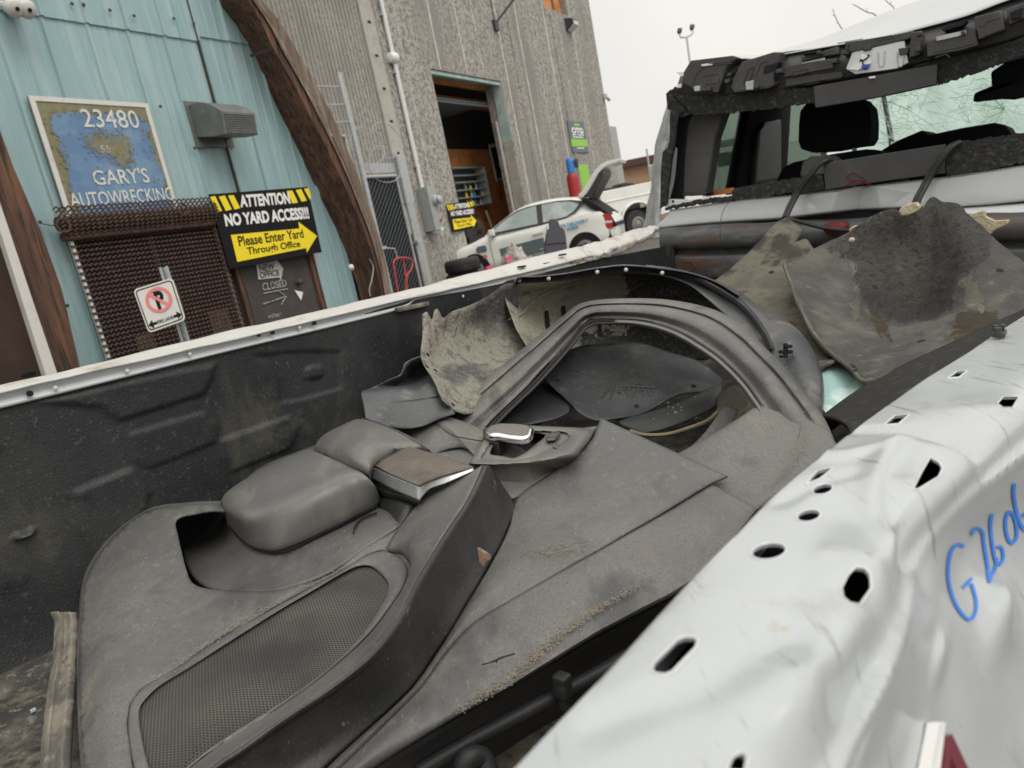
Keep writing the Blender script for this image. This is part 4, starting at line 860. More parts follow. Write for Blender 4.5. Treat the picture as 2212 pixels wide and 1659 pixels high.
UPa = [(1298, 903, .062), (1289, 925, .058), (1277, 952, .052), (1236, 987, .036), (1198, 1015, .024), (1160, 1042, .016), (1130, 1062, .012), (1112, 1085, .008), (1100, 1139, .003), (1062, 1217, -.001), (1012, 1302, -.005), (948, 1406, -.009), (898, 1478, -.011), (850, 1527, -.012), (752, 1615, -.013), (640, 1724, -.013), (560, 1800, -.013)]
KR = [(1572, 1028, .022), (1553, 1036, .021), (1534, 1044, .02), (1448, 1096, .014), (1400, 1124, .012), (1347, 1154, .010), (1300, 1182, .008), (1246, 1212, .006), (1170, 1256, .003), (1094, 1300, .0), (1022, 1346, -.003), (962, 1412, -.006), (910, 1484, -.008), (865, 1530, -.010), (780, 1615, -.012), (665, 1724, -.012), (580, 1800, -.012)]
UPm = [((a[0]+b[0])/2, (a[1]+b[1])/2, (a[2]+b[2])/2+.006) for a, b in zip(UPa, KR)]
KR2 = [(q[0]+1.5*max(0, 1-i/9), q[1]+2*max(0, 1-i/9), q[2]-.0065*max(0, 1-i/9)) for i, q in enumerate(KR[1:])]
KR2[0] = (1538, 1046, .012)
LOW = [(1634, 1096, .002), (1600, 1138, .0), (1562, 1182, -.002), (1506, 1245, -.004), (1448, 1283, -.005), (1390, 1312, -.006), (1330, 1344, -.007), (1296, 1361, -.008), (1195, 1422, -.011), (1094, 1482, -.014), (1030, 1518, -.016), (976, 1548, -.018), (910, 1588, -.02), (850, 1625, -.02), (800, 1659, -.02), (690, 1740, -.02), (600, 1810, -.02)]
LOWm = [((a[0]+b[0])/2, (a[1]+b[1])/2, (a[2]+b[2])/2+.006) for a, b in zip(KR2+[KR2[-1]], LOW)]
LOW2 = [(q[0]+1, q[1]+7, q[2]-.012) for q in LOW]
SEAM = [(484, 1100, .034), (560, 1010, .03), (680, 960, .03), (770, 915, .03), (867, 927, .03), (925, 906, .032), (965, 903, .034), (1000, 911, .03), (1040, 923, .026), (1121, 922, .024), (1200, 930, .022), (1290, 920, .03)]
BASE = [(620, 1180, .004), (700, 1140, .006), (790, 1080, .01), (900, 1060, .014), (940, 1050, .015), (980, 1030, .016), (1020, 1020, .018), (1050, 1030, .02), (1080, 1060, .016), (1106, 1076, .012), (1160, 1040, .014), (1236, 990, .03)]
BASEm = [((a[0]+b[0])/2, (a[1]+b[1])/2, (a[2]+b[2])/2+.010) for a, b in zip(SEAM, BASE)]
from mathutils.geometry import delaunay_2d_cdt
def tps(ctrl):
    C = np.array([[q[0]/300., q[1]/300.] for q in ctrl]); h = np.array([q[2] for q in ctrl]); n = len(C)
    r = np.linalg.norm(C[:, None]-C[None], axis=2)+1e-9; K = r*r*np.log(r)+1e-4*np.eye(n); P = np.c_[np.ones(n), C]
    A = np.block([[K, P], [P.T, np.zeros((3, 3))]]); w = np.linalg.solve(A, np.r_[h, 0, 0, 0])
    def f(x, y):
        q = np.array([x/300., y/300.]); r = np.linalg.norm(C-q, axis=1)+1e-9
        return float((r*r*np.log(r))@w[:n]+w[n]+w[n+1]*q[0]+w[n+2]*q[1])
    return f
def skin_patch(loop, ctrl, step):
    f = tps(ctrl); loop = [np.array(q[:2], float) for q in loop]
    B = [];
    for i in range(len(loop)):
        a, b = loop[i], loop[(i+1) % len(loop)]; k = max(1, int(np.linalg.norm(b-a)/step))
        B += [a+(b-a)*t/k for t in range(k)]
    xs_ = np.arange(min(q[0] for q in B), max(q[0] for q in B), step); ys_ = np.arange(min(q[1] for q in B), max(q[1] for q in B), step)
    GX, GY = np.meshgrid(xs_, ys_); GX[1::2] += step/2
    sd_ = sdf_poly(GX, GY, [tuple(q) for q in B]); inside = sd_ < -step*.55
    pts = B+[np.array([a, b]) for a, b in zip(GX[inside], GY[inside])]
    n = len(B); r = delaunay_2d_cdt([Vector(p) for p in pts], [], [list(range(n))], 1, 1e-4)
    V = [Dp(p[0], p[1], f(p[0], p[1])) for p in r[0]]; return V, [tuple(x) for x in r[2]]
sk_loop = crom([np.array(q) for q in OUT], 60)+[np.array([310, 1800, 0.]), np.array([285, 1659, 0.]), np.array([273, 1561, 0.]), np.array([279, 1522, 0.])]+crom([np.array(q) for q in FRT], 40)+crom([np.array(q) for q in RIM[::-1]], 40)+crom([np.array(q) for q in IN1[:8][::-1]], 30)[1:]
sk_ctrl = OUT+MIDL+IN1[:7]+RIM[::2]+FRT[::2]+[(273, 1561, 0), (285, 1659, 0), (310, 1800, 0)]
V_, F_ = skin_patch(sk_loop, sk_ctrl, 9.0)
V0_, F0_ = loft([DL(OUT0), DL([(a[0]*.5+b[0]*.5-1, a[1]*.5+b[1]*.5-2, a[2]*.35+b[2]*.65) for a, b in zip(OUT0, OUT)]), DL(OUT)], 90, 8)
mbs = MB(); mbs.add(V_, facecam(V_, F_)); mbs.add(V0_, facecam(V0_, F0_))
sk = obj('trim_skin', mbs.V, mbs.F, 'trim', door, smooth=80, solid=.004)
cat('trim_skin', [([DL(RIMi), DL(FLa), DL(GAP)], 70, 20),
                  ([DL(XL), DL(CR_m), DL(CR_)], 110, 14),
                  ([DL(UPa), DL(UPm), DL(KR)], 110, 26),
                  ([DL(KR2), DL(LOWm), DL(LOW), DL(LOW2)], 100, 20),
                  ([DL(SEAM), DL(BASEm), DL(BASE)], 80, 16)], 'trim', door, smooth=55)
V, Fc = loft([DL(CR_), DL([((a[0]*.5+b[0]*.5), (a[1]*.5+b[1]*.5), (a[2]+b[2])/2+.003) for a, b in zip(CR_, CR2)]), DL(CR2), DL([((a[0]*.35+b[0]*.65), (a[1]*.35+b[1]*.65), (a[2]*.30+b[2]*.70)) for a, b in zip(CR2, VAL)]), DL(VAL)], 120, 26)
obj('pull_pocket_wall', V, facecam(V, Fc), 'trimdark', door, smooth=60, solid=.004)  # shade on this side of the fold is put into the darker plastic
# worn scratch along the dark wall and streaks on the flat skin are in the materials
# speaker frame and grille
FO = [(836, 1187, .0125), (868, 1198, .013), (888, 1227, .0135), (880, 1256, .0135), (864, 1285, .0135), (801, 1368, .012), (704, 1455, .010), (607, 1525, .008), (500, 1592, .006), (420, 1652, .004), (350, 1715, .003), (315, 1740, .002), (300, 1700, .0), (285, 1659, 0), (275, 1610, 0), (273, 1561, 0), (280, 1520, 0), (300, 1490, 0), (320, 1476, 0), (384, 1440, 0), (461, 1387, .002), (540, 1340, .004), (607, 1300, .006), (680, 1262, .008), (752, 1222, .010), (800, 1194, .0115)]
GR = [(800, 1222, .004), (822, 1236, .004), (839, 1258, .004), (838, 1276, .004), (830, 1298, .004), (777, 1377, .003), (680, 1470, .001), (560, 1556, -.001), (470, 1614, -.002), (420, 1645, -.003), (375, 1688, -.004), (352, 1712, -.004), (335, 1690, -.004), (321, 1659, -.004), (308, 1608, -.004), (299, 1545, -.004), (304, 1522, -.004), (325, 1498, -.004), (345, 1480, -.004), (400, 1446, -.003), (470, 1402, -.002), (545, 1354, 0), (620, 1308, .001), (690, 1268, .002), (750, 1234, .003), (778, 1222, .004)]
FO_ = [(q[0], q[1], q[2]-.001) for q in FO]
FM = [((a[0]*.35+b[0]*.65), (a[1]*.35+b[1]*.65), a[2]+.001) for a, b in zip(FO, GR)]
GR1 = [(q[0], q[1], q[2]+.005) for q in GR]
V, Fc = loft([DL(FO_), DL([((a[0]*.9+b[0]*.1), (a[1]*.9+b[1]*.1), a[2]-.004) for a, b in zip(FO, GR)]), DL([((a[0]*.8+b[0]*.2), (a[1]*.8+b[1]*.2), a[2]-.001) for a, b in zip(FO, GR)]), DL(FM), DL(GR1), DL(GR)], 160, 18, closed=True)
obj('speaker_frame', V, facecam(V, Fc), 'trim', door, smooth=50, solid=.003)
# perforated grille: flat sheet with real hexagonal rows of holes in its material
GA = [q for q in GR]; 
loop = [np.array([q[0], q[1]]) for q in GR]
lo = crom([np.array([q[0], q[1], 0.]) for q in GR], 140, True)
def grille_mat():
    m = bpy.data.materials.new('perforated_grille'); m.use_nodes = True; n = m.node_tree.nodes; L = m.node_tree.links; b = n['Principled BSDF']
    b.inputs['Roughness'].default_value = .6
    uv = n.new('ShaderNodeUVMap'); uv.uv_map = 'perf'
    sx = n.new('ShaderNodeSeparateXYZ'); L.new(uv.outputs[0], sx.inputs[0])
    def mt(op, a, b_=None):
        q = n.new('ShaderNodeMath'); q.operation = op
        for i, v in enumerate((a, b_)):
            if v is None: continue
            if isinstance(v, (int, float)): q.inputs[i].default_value = v
            else: L.new(v, q.inputs[i])
        return q.outputs[0]
    def dots(ox, oy, sx_, sy_):
        fx = mt('SUBTRACT', mt('FRACT', mt('ADD', mt('MULTIPLY', sx.outputs[0], 1/sx_), ox)), .5)
        fy = mt('SUBTRACT', mt('FRACT', mt('ADD', mt('MULTIPLY', sx.outputs[1], 1/sy_), oy)), .5)
        X_ = mt('MULTIPLY', fx, sx_); Y_ = mt('MULTIPLY', fy, sy_)
        return mt('SQRT', mt('ADD', mt('MULTIPLY', X_, X_), mt('MULTIPLY', Y_, Y_)))
    p = .0046
    d = mt('MINIMUM', dots(0, 0, p, p*1.732), dots(.5, .5, p, p*1.732))
    mr = n.new('ShaderNodeMapRange'); mr.inputs[1].default_value = .0015; mr.inputs[2].default_value = .0019; L.new(d, mr.inputs[0])
    tcx = n.new('ShaderNodeTexCoord'); nz1 = n.new('ShaderNodeTexNoise'); nz1.inputs['Scale'].default_value = 9; nz1.inputs['Detail'].default_value = 8
    L.new(tcx.outputs['Object'], nz1.inputs['Vector'])
    rp = n.new('ShaderNodeMapRange'); rp.inputs[1].default_value = .35; rp.inputs[2].default_value = .72; L.new(nz1.outputs['Fac'], rp.inputs[0])
    c1 = n.new('ShaderNodeMix'); c1.data_type = 'RGBA'; L.new(rp.outputs[0], c1.inputs['Factor']); c1.inputs[6].default_value = (.040, .039, .037, 1); c1.inputs[7].default_value = (.135, .122, .098, 1)
    c2 = n.new('ShaderNodeMix'); c2.data_type = 'RGBA'; L.new(mr.outputs[0], c2.inputs['Factor']); c2.inputs[6].default_value = (.008, .008, .008, 1); L.new(c1.outputs[2], c2.inputs[7])
    L.new(c2.outputs[2], b.inputs['Base Color'])
    bp = n.new('ShaderNodeBump'); bp.inputs['Strength'].default_value = .8; bp.inputs['Distance'].default_value = .0012; L.new(mr.outputs[0], bp.inputs['Height']); L.new(bp.outputs[0], b.inputs['Normal'])
    return m
c0 = np.mean([q[:2] for q in GR], axis=0)
V = []; rings = 14; NL = 140
loop3 = crom([np.array(q, float) for q in GR], NL, True)
# ladder fill across the grille (long edge to long edge) keeps it evenly curved
hA = loop3[:NL]; 
V = [Dp(c0[0], c0[1], .006)]
for r in range(1, rings+1):
    f = r/rings
    for q in loop3:
        px, py = c0[0]+(q[0]-c0[0])*f, c0[1]+(q[1]-c0[1])*f
        V.append(Dp(px, py, q[2]*f+.006*(1-f*f)+.0*(1-f)))
Fc = [(0, 1+k, 1+(k+1) % NL) for k in range(NL)]
for r in range(rings-1):
    for k in range(NL):
        k2 = (k+1) % NL; Fc.append((1+r*NL+k, 1+(r+1)*NL+k, 1+(r+1)*NL+k2, 1+r*NL+k2))
g = obj('speaker_grille', V, facecam(V, Fc), grille_mat(), door, smooth=60)
uvl = g.data.uv_layers.new(name='perf')
ax1 = Dp(800, 1240, 0)-Dp(330, 1560, 0); ax1 /= np.linalg.norm(ax1); nrm = np.cross(ax1, TM[2]); ax2 = np.cross(nrm, ax1)
ax2 = np.cross(TM[2], ax1); ax2 /= np.linalg.norm(ax2)
for lp in g.data.loops:
    p = np.array(g.data.vertices[lp.vertex_index].co); uvl.data[lp.index].uv = (p@ax1, p@ax2)
# arm rest body
AT = [(478, 1084, .056), (484, 1072, .062), (495, 1061, .068), (520, 1044, .074), (549, 1029, .082), (603, 1001, .09), (640, 983, .093), (660, 975, .094), (676, 974, .092), (690, 980, .085)]
AM = [(482, 1094, .054), (497, 1093, .064), (516, 1091, .071), (545, 1084, .076), (580, 1070, .084), (640, 1045, .092), (690, 1022, .096), (725, 1010, .096), (752, 1008, .094), (770, 1014, .088)]
AK = [(494, 1112, .048), (512, 1120, .056), (536, 1122, .063), (562, 1115, .068), (602, 1102, .077), (667, 1075, .086), (722, 1050, .091), (762, 1034, .091), (793, 1033, .087), (806, 1044, .074)]
AB = [(494, 1132, .004), (510, 1148, .008), (532, 1166, .012), (556, 1178, .016), (600, 1184, .018), (640, 1172, .020), (715, 1138, .024), (765, 1112, .028), (808, 1086, .032), (820, 1072, .036)]
AC = [(494, 1138, -.02), (506, 1150, -.016), (527, 1172, -.008), (554, 1186, -.001), (598, 1192, .004), (620, 1187, .006), (700, 1151, .010), (760, 1121, .013), (812, 1096, .016), (824, 1082, .018)]
AT0 = [(q[0]-2, q[1]+3, q[2]-.07) for q in AT]
cat('arm_rest', [([DL(AT0), DL(AT), DL(AM), DL(AK), DL(AB), DL(AC)], 80, 46)], 'trimsoft', door, smooth=70)
cat('arm_rest_end', [([DL([AT[0], AM[0], AK[0], AB[0]]), DL([(478, 1092, .02), (482, 1104, .01), (488, 1122, 0), (492, 1136, -.01)])], 14, 6)], 'trimsoft', door, smooth=70)
mb = MB(); mb.tube(crom(DL([(484, 1120, -.02), (502, 1146, -.010), (528, 1173, .001), (556, 1187, .006), (598, 1193, .009), (622, 1188, .011), (700, 1152, .015), (760, 1122, .018), (815, 1093, .02)]), 50), .0016, 6); mb.build('gap_line', 'blackmat', door, smooth=60)
# broken tab and torn slot beside the arm rest
mb = MB(); mb.tube(crom(DL([(764, 1152, .013), (766, 1140, .015), (778, 1124, .017), (800, 1112, .018), (814, 1108, .019)]), 16), [.0012]*3+[.002]*13, 6); mb.build('torn_slot', 'blackmat', door)
cat('broken_tab', [([DL([(818, 1075, .03), (850, 1078, .034), (884, 1088, .036), (898, 1092, .03)]), DL([(818, 1100, .012), (835, 1112, .010), (850, 1135, .012), (862, 1134, .016)])], 20, 10)], 'trimdark', door, solid=.003)
cat('broken_tab', [([DL([(800, 1045, .05), (830, 1062, .05), (870, 1072, .05), (905, 1086, .05)]), DL([(812, 1096, -.02), (840, 1110, -.02), (860, 1110, -.02), (880, 1110, -.02)])], 14, 6)], 'blackmat', door, solid=.002)
# upper pad
P0 = [(679, 978, .06), (682, 962, .085), (700, 940, .10), (735, 921, .108), (774, 905, .11), (800, 907, .108), (850, 926, .10), (900, 951, .09), (924, 968, .08), (936, 981, .06)]
P1 = [(686, 984, .075), (700, 968, .10), (722, 950, .114), (755, 936, .12), (790, 926, .121), (815, 930, .117), (850, 944, .108), (885, 957, .10), (905, 966, .092), (915, 980, .07)]
P2 = [(735, 1012, .075), (745, 998, .098), (758, 984, .113), (780, 972, .119), (805, 965, .119), (825, 964, .114), (848, 966, .107), (868, 968, .10), (884, 972, .092), (895, 984, .07)]
P3 = [(790, 1040, .06), (792, 1030, .08), (794, 1020, .094), (798, 1010, .102), (804, 1000, .104), (815, 994, .10), (835, 986, .095), (855, 980, .09), (872, 976, .085), (880, 980, .07)]
P4 = [(808, 1056, .03), (806, 1046, .05), (802, 1036, .066), (802, 1026, .078), (806, 1014, .083), (816, 1006, .080), (836, 1000, .076), (856, 992, .072), (872, 988, .068), (878, 992, .05)]
P00 = [(q[0], q[1]+6, .01) for q in P0]
cat('upper_pad', [([DL(P00), DL(P0), DL(P1), DL(P2), DL(P3), DL(P4)], 60, 40)], 'trimsoft', door, smooth=70)
mb = MB(); mb.tube(crom(DL([(774, 904, .113), (800, 908, .113), (850, 928, .104), (898, 954, .096), (922, 970, .086), (932, 980, .07)]), 40), .0014, 6); mb.build('pad_seam', 'trimdark', door, smooth=60)
# stitched belt roll behind
Q0 = [(840, 930, .03), (868, 922, .045), (900, 910, .056), (926, 903, .062), (950, 901, .064), (975, 903, .06), (1000, 911, .05), (1022, 920, .04), (1050, 934, .03)]
Q1 = [(880, 945, .05), (900, 935, .058), (920, 924, .064), (940, 912, .068), (958, 916, .068), (975, 926, .064), (998, 938, .056), (1020, 944, .048), (1045, 950, .04)]
Q2 = [(935, 985, .03), (950, 975, .036), (970, 968, .04), (990, 965, .042), (1005, 968, .042), (1015, 974, .04), (1024, 982, .036), (1034, 990, .03), (1044, 996, .02)]
Q00 = [(q[0], q[1]+4, .0) for q in Q0]
cat('belt_roll', [([DL(Q00), DL(Q0), DL(Q1), DL(Q2)], 50, 20)], 'trim', door, smooth=70)
mb = MB(); mb.tube(crom(DL([(926, 907, .067), (938, 911, .07), (960, 929, .070), (980, 941, .067), (1012, 948, .058), (1042, 953, .046)]), 30), .0013, 6); mb.build('belt_seam', 'trimdark', door, smooth=60)
# wood inlay and chrome strip
w0 = [(806, 996, .094), (845, 977, .098), (880, 963, .098)]; w1 = [(803, 1010, .090), (880, 990, .095), (950, 984, .090)]
W1 = [(804, 1009, .088), (850, 1028, .080), (903, 1049, .072)]; W2 = [(880, 964, .098), (950, 984, .092), (1024, 1008, .084)]
V, Fc = loft([DL([(805, 1003, .092), (842, 984, .098), (880, 963, .098)]), DL([(850, 1027, .084), (905, 1005, .098), (955, 985, .094)]), DL([(903, 1049, .074), (960, 1026, .085), (1024, 1008, .082)])], 30, 16)
obj('wood_inlay', V, facecam(V, Fc), 'wood', door, smooth=60, solid=.004)
V, Fc = loft([DL([(804, 1009, .087), (850, 1029, .078), (904, 1050, .071)]), DL([(799, 1031, .066), (850, 1058, .052), (905, 1083, .045)])], 24, 8)
V2, F2 = loft([DL([(904, 1050, .071), (925, 1040, .075), (965, 1030, .08), (1022, 1011, .083)]), DL([(905, 1083, .045), (926, 1058, .060), (966, 1042, .072), (1024, 1016, .080)])], 24, 8)
mb = MB(); mb.add(V, facecam(V, Fc)); mb.add(V2, facecam(V2, F2)); mb.build('chrome_strip', 'chromedull', door, smooth=40, solid=.003)
# handle bezel
def ring_patch(name, loops, m, solid=.003, n=90, nv=14, smooth=50, parent=door):
    V, Fc = loft([DL(l) for l in loops], n, nv, closed=True); return obj(name, V, facecam(V, Fc), m, parent, smooth=smooth, solid=solid)
BO = [(1013, 1006), (1021, 990), (1032, 972), (1046, 950), (1064, 937), (1120, 920), (1180, 921), (1250, 924), (1280, 930), (1274, 950), (1256, 972), (1238, 988), (1196, 998), (1152, 1006), (1090, 1010), (1038, 1010)]
BA = [(1018, 1000), (1028, 984), (1042, 962), (1055, 944), (1078, 931), (1120, 923), (1180, 923), (1238, 928), (1256, 940), (1252, 952), (1238, 970), (1224, 980), (1186, 990), (1144, 998), (1088, 1002), (1034, 1002)]
BI = [(1038, 990), (1046, 976), (1056, 960), (1066, 946), (1086, 936), (1124, 930), (1170, 931), (1220, 934), (1230, 942), (1226, 950), (1206, 963), (1178, 976), (1150, 988), (1108, 995), (1070, 994), (1046, 993)]
BR = [(1058, 982), (1060, 972), (1068, 958), (1076, 948), (1090, 940), (1116, 936), (1140, 934), (1166, 936), (1180, 940), (1176, 948), (1164, 957), (1150, 968), (1134, 980), (1110, 990), (1084, 986), (1066, 984)]
hh = lambda L, h, dh=0: [(a, b, h) for a, b in L]
BSK = [(a+(8 if b > 985 and a < 1100 else 0), b+(46 if b > 1000 else 30 if b > 985 else 4), .004) for a, b in BO]
ring_patch('handle_bezel', [BSK, hh(BO, .050), hh(BA, .062), hh(BI, .060), hh(BI, .056), hh(BR, .054), hh(BR, .030)], 'trimsoft', n=110, nv=40)
cV = DL(hh(BR, .028)); obj('handle_well', cV, facecam(cV, [tuple(range(len(cV)))]), 'blackmat', door)
# chrome pull lever on its post
lv = [(1048, 950), (1056, 940), (1066, 933), (1084, 929), (1120, 930), (1146, 934), (1155, 941), (1152, 952), (1143, 960), (1128, 963), (1100, 960), (1076, 955), (1060, 955)]
mb = MB(); mb.prism(DL(hh(lv, .064)), TM[2]*.017); o = mb.build('pull_lever', 'chrome', door, bevel=.0078, smooth=80); o.modifiers['bev'].segments = 4
mb = MB(); mb.prism(DL(hh([(1050, 984), (1046, 958), (1062, 952), (1084, 962), (1090, 978), (1080, 988)], .030)), TM[2]*.034); mb.build('lever_post', 'trimdark', door, bevel=.004, smooth=50)
mb = MB(); sw = [(1178, 952), (1186, 940), (1192, 935), (1208, 935), (1212, 938), (1206, 947), (1200, 953), (1182, 955)]
mb.prism(DL(hh(sw, .060)), TM[2]*.003); mb.build('lock_switch', 'trimdark', door, bevel=.0012)
for q in ([(1184, 946), (1190, 938), (1206, 938), (1202, 945)], [(1181, 953), (1184, 947.5), (1201, 946.5), (1197, 952)]):
    mb = MB(); mb.prism(DL(hh(q, .063)), TM[2]*.002); mb.build('switch_button', 'trim', door, bevel=.0008)
mb = MB(); mb.tube(crom(DL([(1194, 965, .062), (1206, 972, .061), (1222, 980, .058), (1238, 988, .05)]), 20), .0012, 6)
for i in range(12):
    f = i/11; a = np.array([1200+f*40, 960+f*26]); p = Dp(a[0], a[1], .0625-.008*f); mb.tube([p, p+TM[0]*.0035], .0006, 5)
mb.build('bezel_stitching', 'trimdark', door)
# window frame: swept profile, seal lips, belt end
WO = [(900, 930, .0), (930, 909, .0), (988, 868), (1035, 831), (1082, 792), (1120, 761), (1160, 729), (1195, 700), (1226, 675), (1242, 662), (1256, 655), (1276, 650), (1300, 647), (1345, 645), (1394, 645), (1435, 647), (1472, 652), (1515, 661), (1560, 677), (1614, 714), (1649, 748), (1691, 790), (1718, 820), (1740, 850), (1777, 899), (1797, 940), (1804, 966), (1806, 990)]
WI = [(1030, 940, 0), (1048, 922, 0), (1086, 884), (1113, 858), (1142, 830), (1170, 799), (1200, 767), (1224, 740), (1247, 716), (1257, 704), (1264, 697), (1272, 692), (1286, 689), (1330, 689), (1371, 691), (1403, 696), (1433, 704), (1462, 715), (1492, 731), (1545, 766), (1580, 797), (1600, 818), (1615, 836), (1627, 853), (1644, 878), (1652, 900), (1656, 930), (1660, 960)]
def wmix(t, h):
    k = [1]*(len(WO)-4)+[.9, .55, .1, -.6]
    return FL([(a[0]*(1-t)+b[0]*t, a[1]*(1-t)+b[1]*t, (h if q == 1 else h*max(q, 0)-.016*(1-q))) for a, b, q in zip(WO, WI, k)])
V, Fc = loft([wmix(-.01, -.035), wmix(0, -.004), wmix(.10, .010), wmix(.22, .012), wmix(.27, .004), wmix(.33, .012), wmix(.5, .018), wmix(.66, .014), wmix(.78, .002), wmix(.84, -.004), wmix(.9, .002), wmix(1, -.004), wmix(1.02, -.03)], 160, 60)
obj('window_frame', V, facecam(V, Fc), 'trim', door, smooth=50, solid=.003)
WL = WI[13:26]
V, Fc = loft([FL([(a, b+1, .002) for a, b, *_ in WL]), FL([(a-4, b+7, .004) for a, b, *_ in WL]), FL([(a-7, b+12, -.010) for a, b, *_ in WL])], 60, 8)
obj('frame_lip', V, facecam(V, Fc), 'trimsoft', door, smooth=60, solid=.002)
for off, mt, r in ((6, 'blackmat', .006), (14, 'rubber', .004)):
    mb = MB(); mb.tube(crom(FL([(1020+off, 955), (1050+off, 925), (1088+off, 886), (1144+off, 833), (1203+off, 768), (1250+off*.7, 716), (1266+off*.3, 699+off*.5), (1290, 692+off*.5), (1370, 693+off*.5)], -.012), 60), r, 8); mb.build('glass_channel', mt, door, smooth=60)
gl = FL([(1040, 935), (1090, 885), (1145, 830), (1205, 766), (1250, 715), (1268, 698), (1290, 692), (1371, 694), (1433, 707), (1492, 734), (1545, 769), (1580, 800), (1615, 839), (1640, 876), (1545, 935), (1470, 975), (1400, 985), (1300, 975), (1200, 960), (1100, 950)], -.02)
obj('door_glass', gl, facecam(gl, [tuple(range(len(gl)))]), 'tint', door)
BE0 = [(1430, 1000), (1475, 979), (1545, 940), (1600, 906), (1644, 878), (1660, 884)]
BE1 = [(1530, 1060), (1575, 1040), (1640, 1000), (1700, 960), (1745, 925), (1770, 915)]
BE2 = [(1600, 1130), (1632, 1098), (1690, 1060), (1750, 1020), (1800, 975), (1808, 960)]
def BF(L, h): return [Dp(a, b, .02)*.0+ (Fp(a, b, h)) for a, b in L]
BE3 = [(q[0]+4, q[1]+6) for q in BE2]
V, Fc = loft([BF([(a-2, b-3) for a, b in BE0], -.03), BF(BE0, .0), BF(BE1, .004), BF(BE2, .0), BF(BE3, -.03)], 50, 22)
obj('belt_corner', V, facecam(V, Fc), 'trim', door, smooth=60, solid=.003)
# pressed bead on the belt corner, following the frame
mb = MB(); mb.tube(crom([Fp(a, b, .002) for a, b in [(1580, 1062), (1640, 1040), (1690, 1000), (1722, 955), (1730, 905), (1722, 868), (1690, 822)]], 40), .0025, 6); mb.build('belt_bead', 'trim', door, smooth=60)
# dark shell of the door below the skin
LS = [(1640, 1102, -.03), (1562, 1190, -.03), (1506, 1252, -.035), (1390, 1322, -.035), (1195, 1432, -.04), (1030, 1530, -.045), (910, 1600, -.045), (800, 1670, -.045), (600, 1820, -.045)]
LS2 = [(1640, 1110, -.10), (1570, 1215, -.10), (1515, 1280, -.10), (1400, 1355, -.10), (1215, 1470, -.11), (1060, 1570, -.11), (960, 1640, -.11), (850, 1710, -.11), (660, 1850, -.11)]
LS3 = [(1640, 1130, -.2), (1600, 1260, -.2), (1540, 1330, -.2), (1430, 1410, -.2), (1260, 1520, -.2), (1120, 1620, -.2), (1020, 1690, -.2), (920, 1760, -.2), (720, 1890, -.2)]
cat('door_shell', [([DL(LS), DL(LS2), DL(LS3)], 60, 14)], 'black', door, solid=.003)
mb = MB(); mb.tube(crom(DL([(1620, 1150, -.06), (1500, 1290, -.06), (1380, 1400, -.065), (1290, 1455, -.07), (1150, 1530, -.07), (1000, 1610, -.08), (900, 1670, -.08)]), 40), .010, 8); mb.build('wiring_harness', 'rubber', door, smooth=60)
mb = MB(); p = Dp(1215, 1480, -.045); mb.cbox(p, TM[0]*.018, TM[1]*.02, TM[2]*.03); mb.cbox(p-TM[2]*.02, TM[0]*.01, TM[1]*.012, TM[2]*.03); mb.build('shell_clip', 'rubber', door, bevel=.003)
mb = MB(); mb.tube(crom(DL([(1000, 1680, -.09), (1010, 1640, -.07), (1040, 1640, -.08), (1060, 1690, -.1)]), 16), .014, 10); mb.build('rubber_boot', 'rubber', door, smooth=60)
# dust streaks: shallow smears of ochre mud
def smear(name, pts, w, m, mp=DL, parent=door):
    P = crom(mp(pts), 40); V = []
    for i, p in enumerate(P):
        d = P[min(i+1, 39)]-P[max(i-1, 0)]; s_ = np.cross(d, CAMP-p); s_ /= np.linalg.norm(s_)+1e-9
        ww = w*(.35+.65*abs(mnoise.noise(Vector((i*.21, w*100, 2.2)))))*math.sin(math.pi*(i+.5)/40)
        V += [p+s_*ww, p-s_*ww]
    Fc = [(2*i, 2*i+1, 2*i+3, 2*i+2) for i in range(39)]
    return obj(name, V, facecam(V, Fc), m, parent)
M['ochre'] = mat('ochre_dust_smear', (.215, .18, .125), .9, layers=[(90, (.16, .14, .11), .45, .6)], bump=[(330, .4, .0015)])
def dusting(name, pts, w, n, seed, mp=Dp, m='ochre', size=.0009):
    r = np.random.RandomState(seed); P = crom([np.array(q, float) for q in pts], 60); mb = MB()
    for i in range(n):
        q = P[int(r.beta(1.6, 1.6)*59)]; a, b = q[0]+r.randn()*w, q[1]+r.randn()*w*.6
        p = mp(a, b, q[2]+.0006); k = size*r.uniform(.4, 1.5); u = TM[0]*k*r.uniform(.6, 1.6); v = TM[1]*k
        mb.add([p-u, p-v, p+u, p+v], [(0, 1, 2, 3)])
    mb.F = facecam(mb.V, mb.F); o = obj(name, mb.V, mb.F, m, door); o['kind'] = 'stuff'; return o
dusting('dust_specks', [(985, 1535, -.014), (1100, 1465, -.008), (1200, 1380, -.002), (1300, 1310, .004), (1420, 1240, .008)], 7, 1500, 1)
dusting('dust_specks', [(1130, 1195, .012), (1180, 1190, .012), (1240, 1185, .012), (1290, 1180, .012)], 12, 420, 2)
dusting('dust_specks', [(330, 1475, .004), (420, 1408, .006), (540, 1330, .008), (680, 1252, .012), (780, 1190, .016)], 8, 900, 3, Dp, 'ochre', .0008)
dusting('dust_specks', [(1650, 1060, .012), (1700, 1010, .012), (1735, 950, .014), (1735, 880, .016)], 5, 360, 4, Fp, 'ochre', .0008)
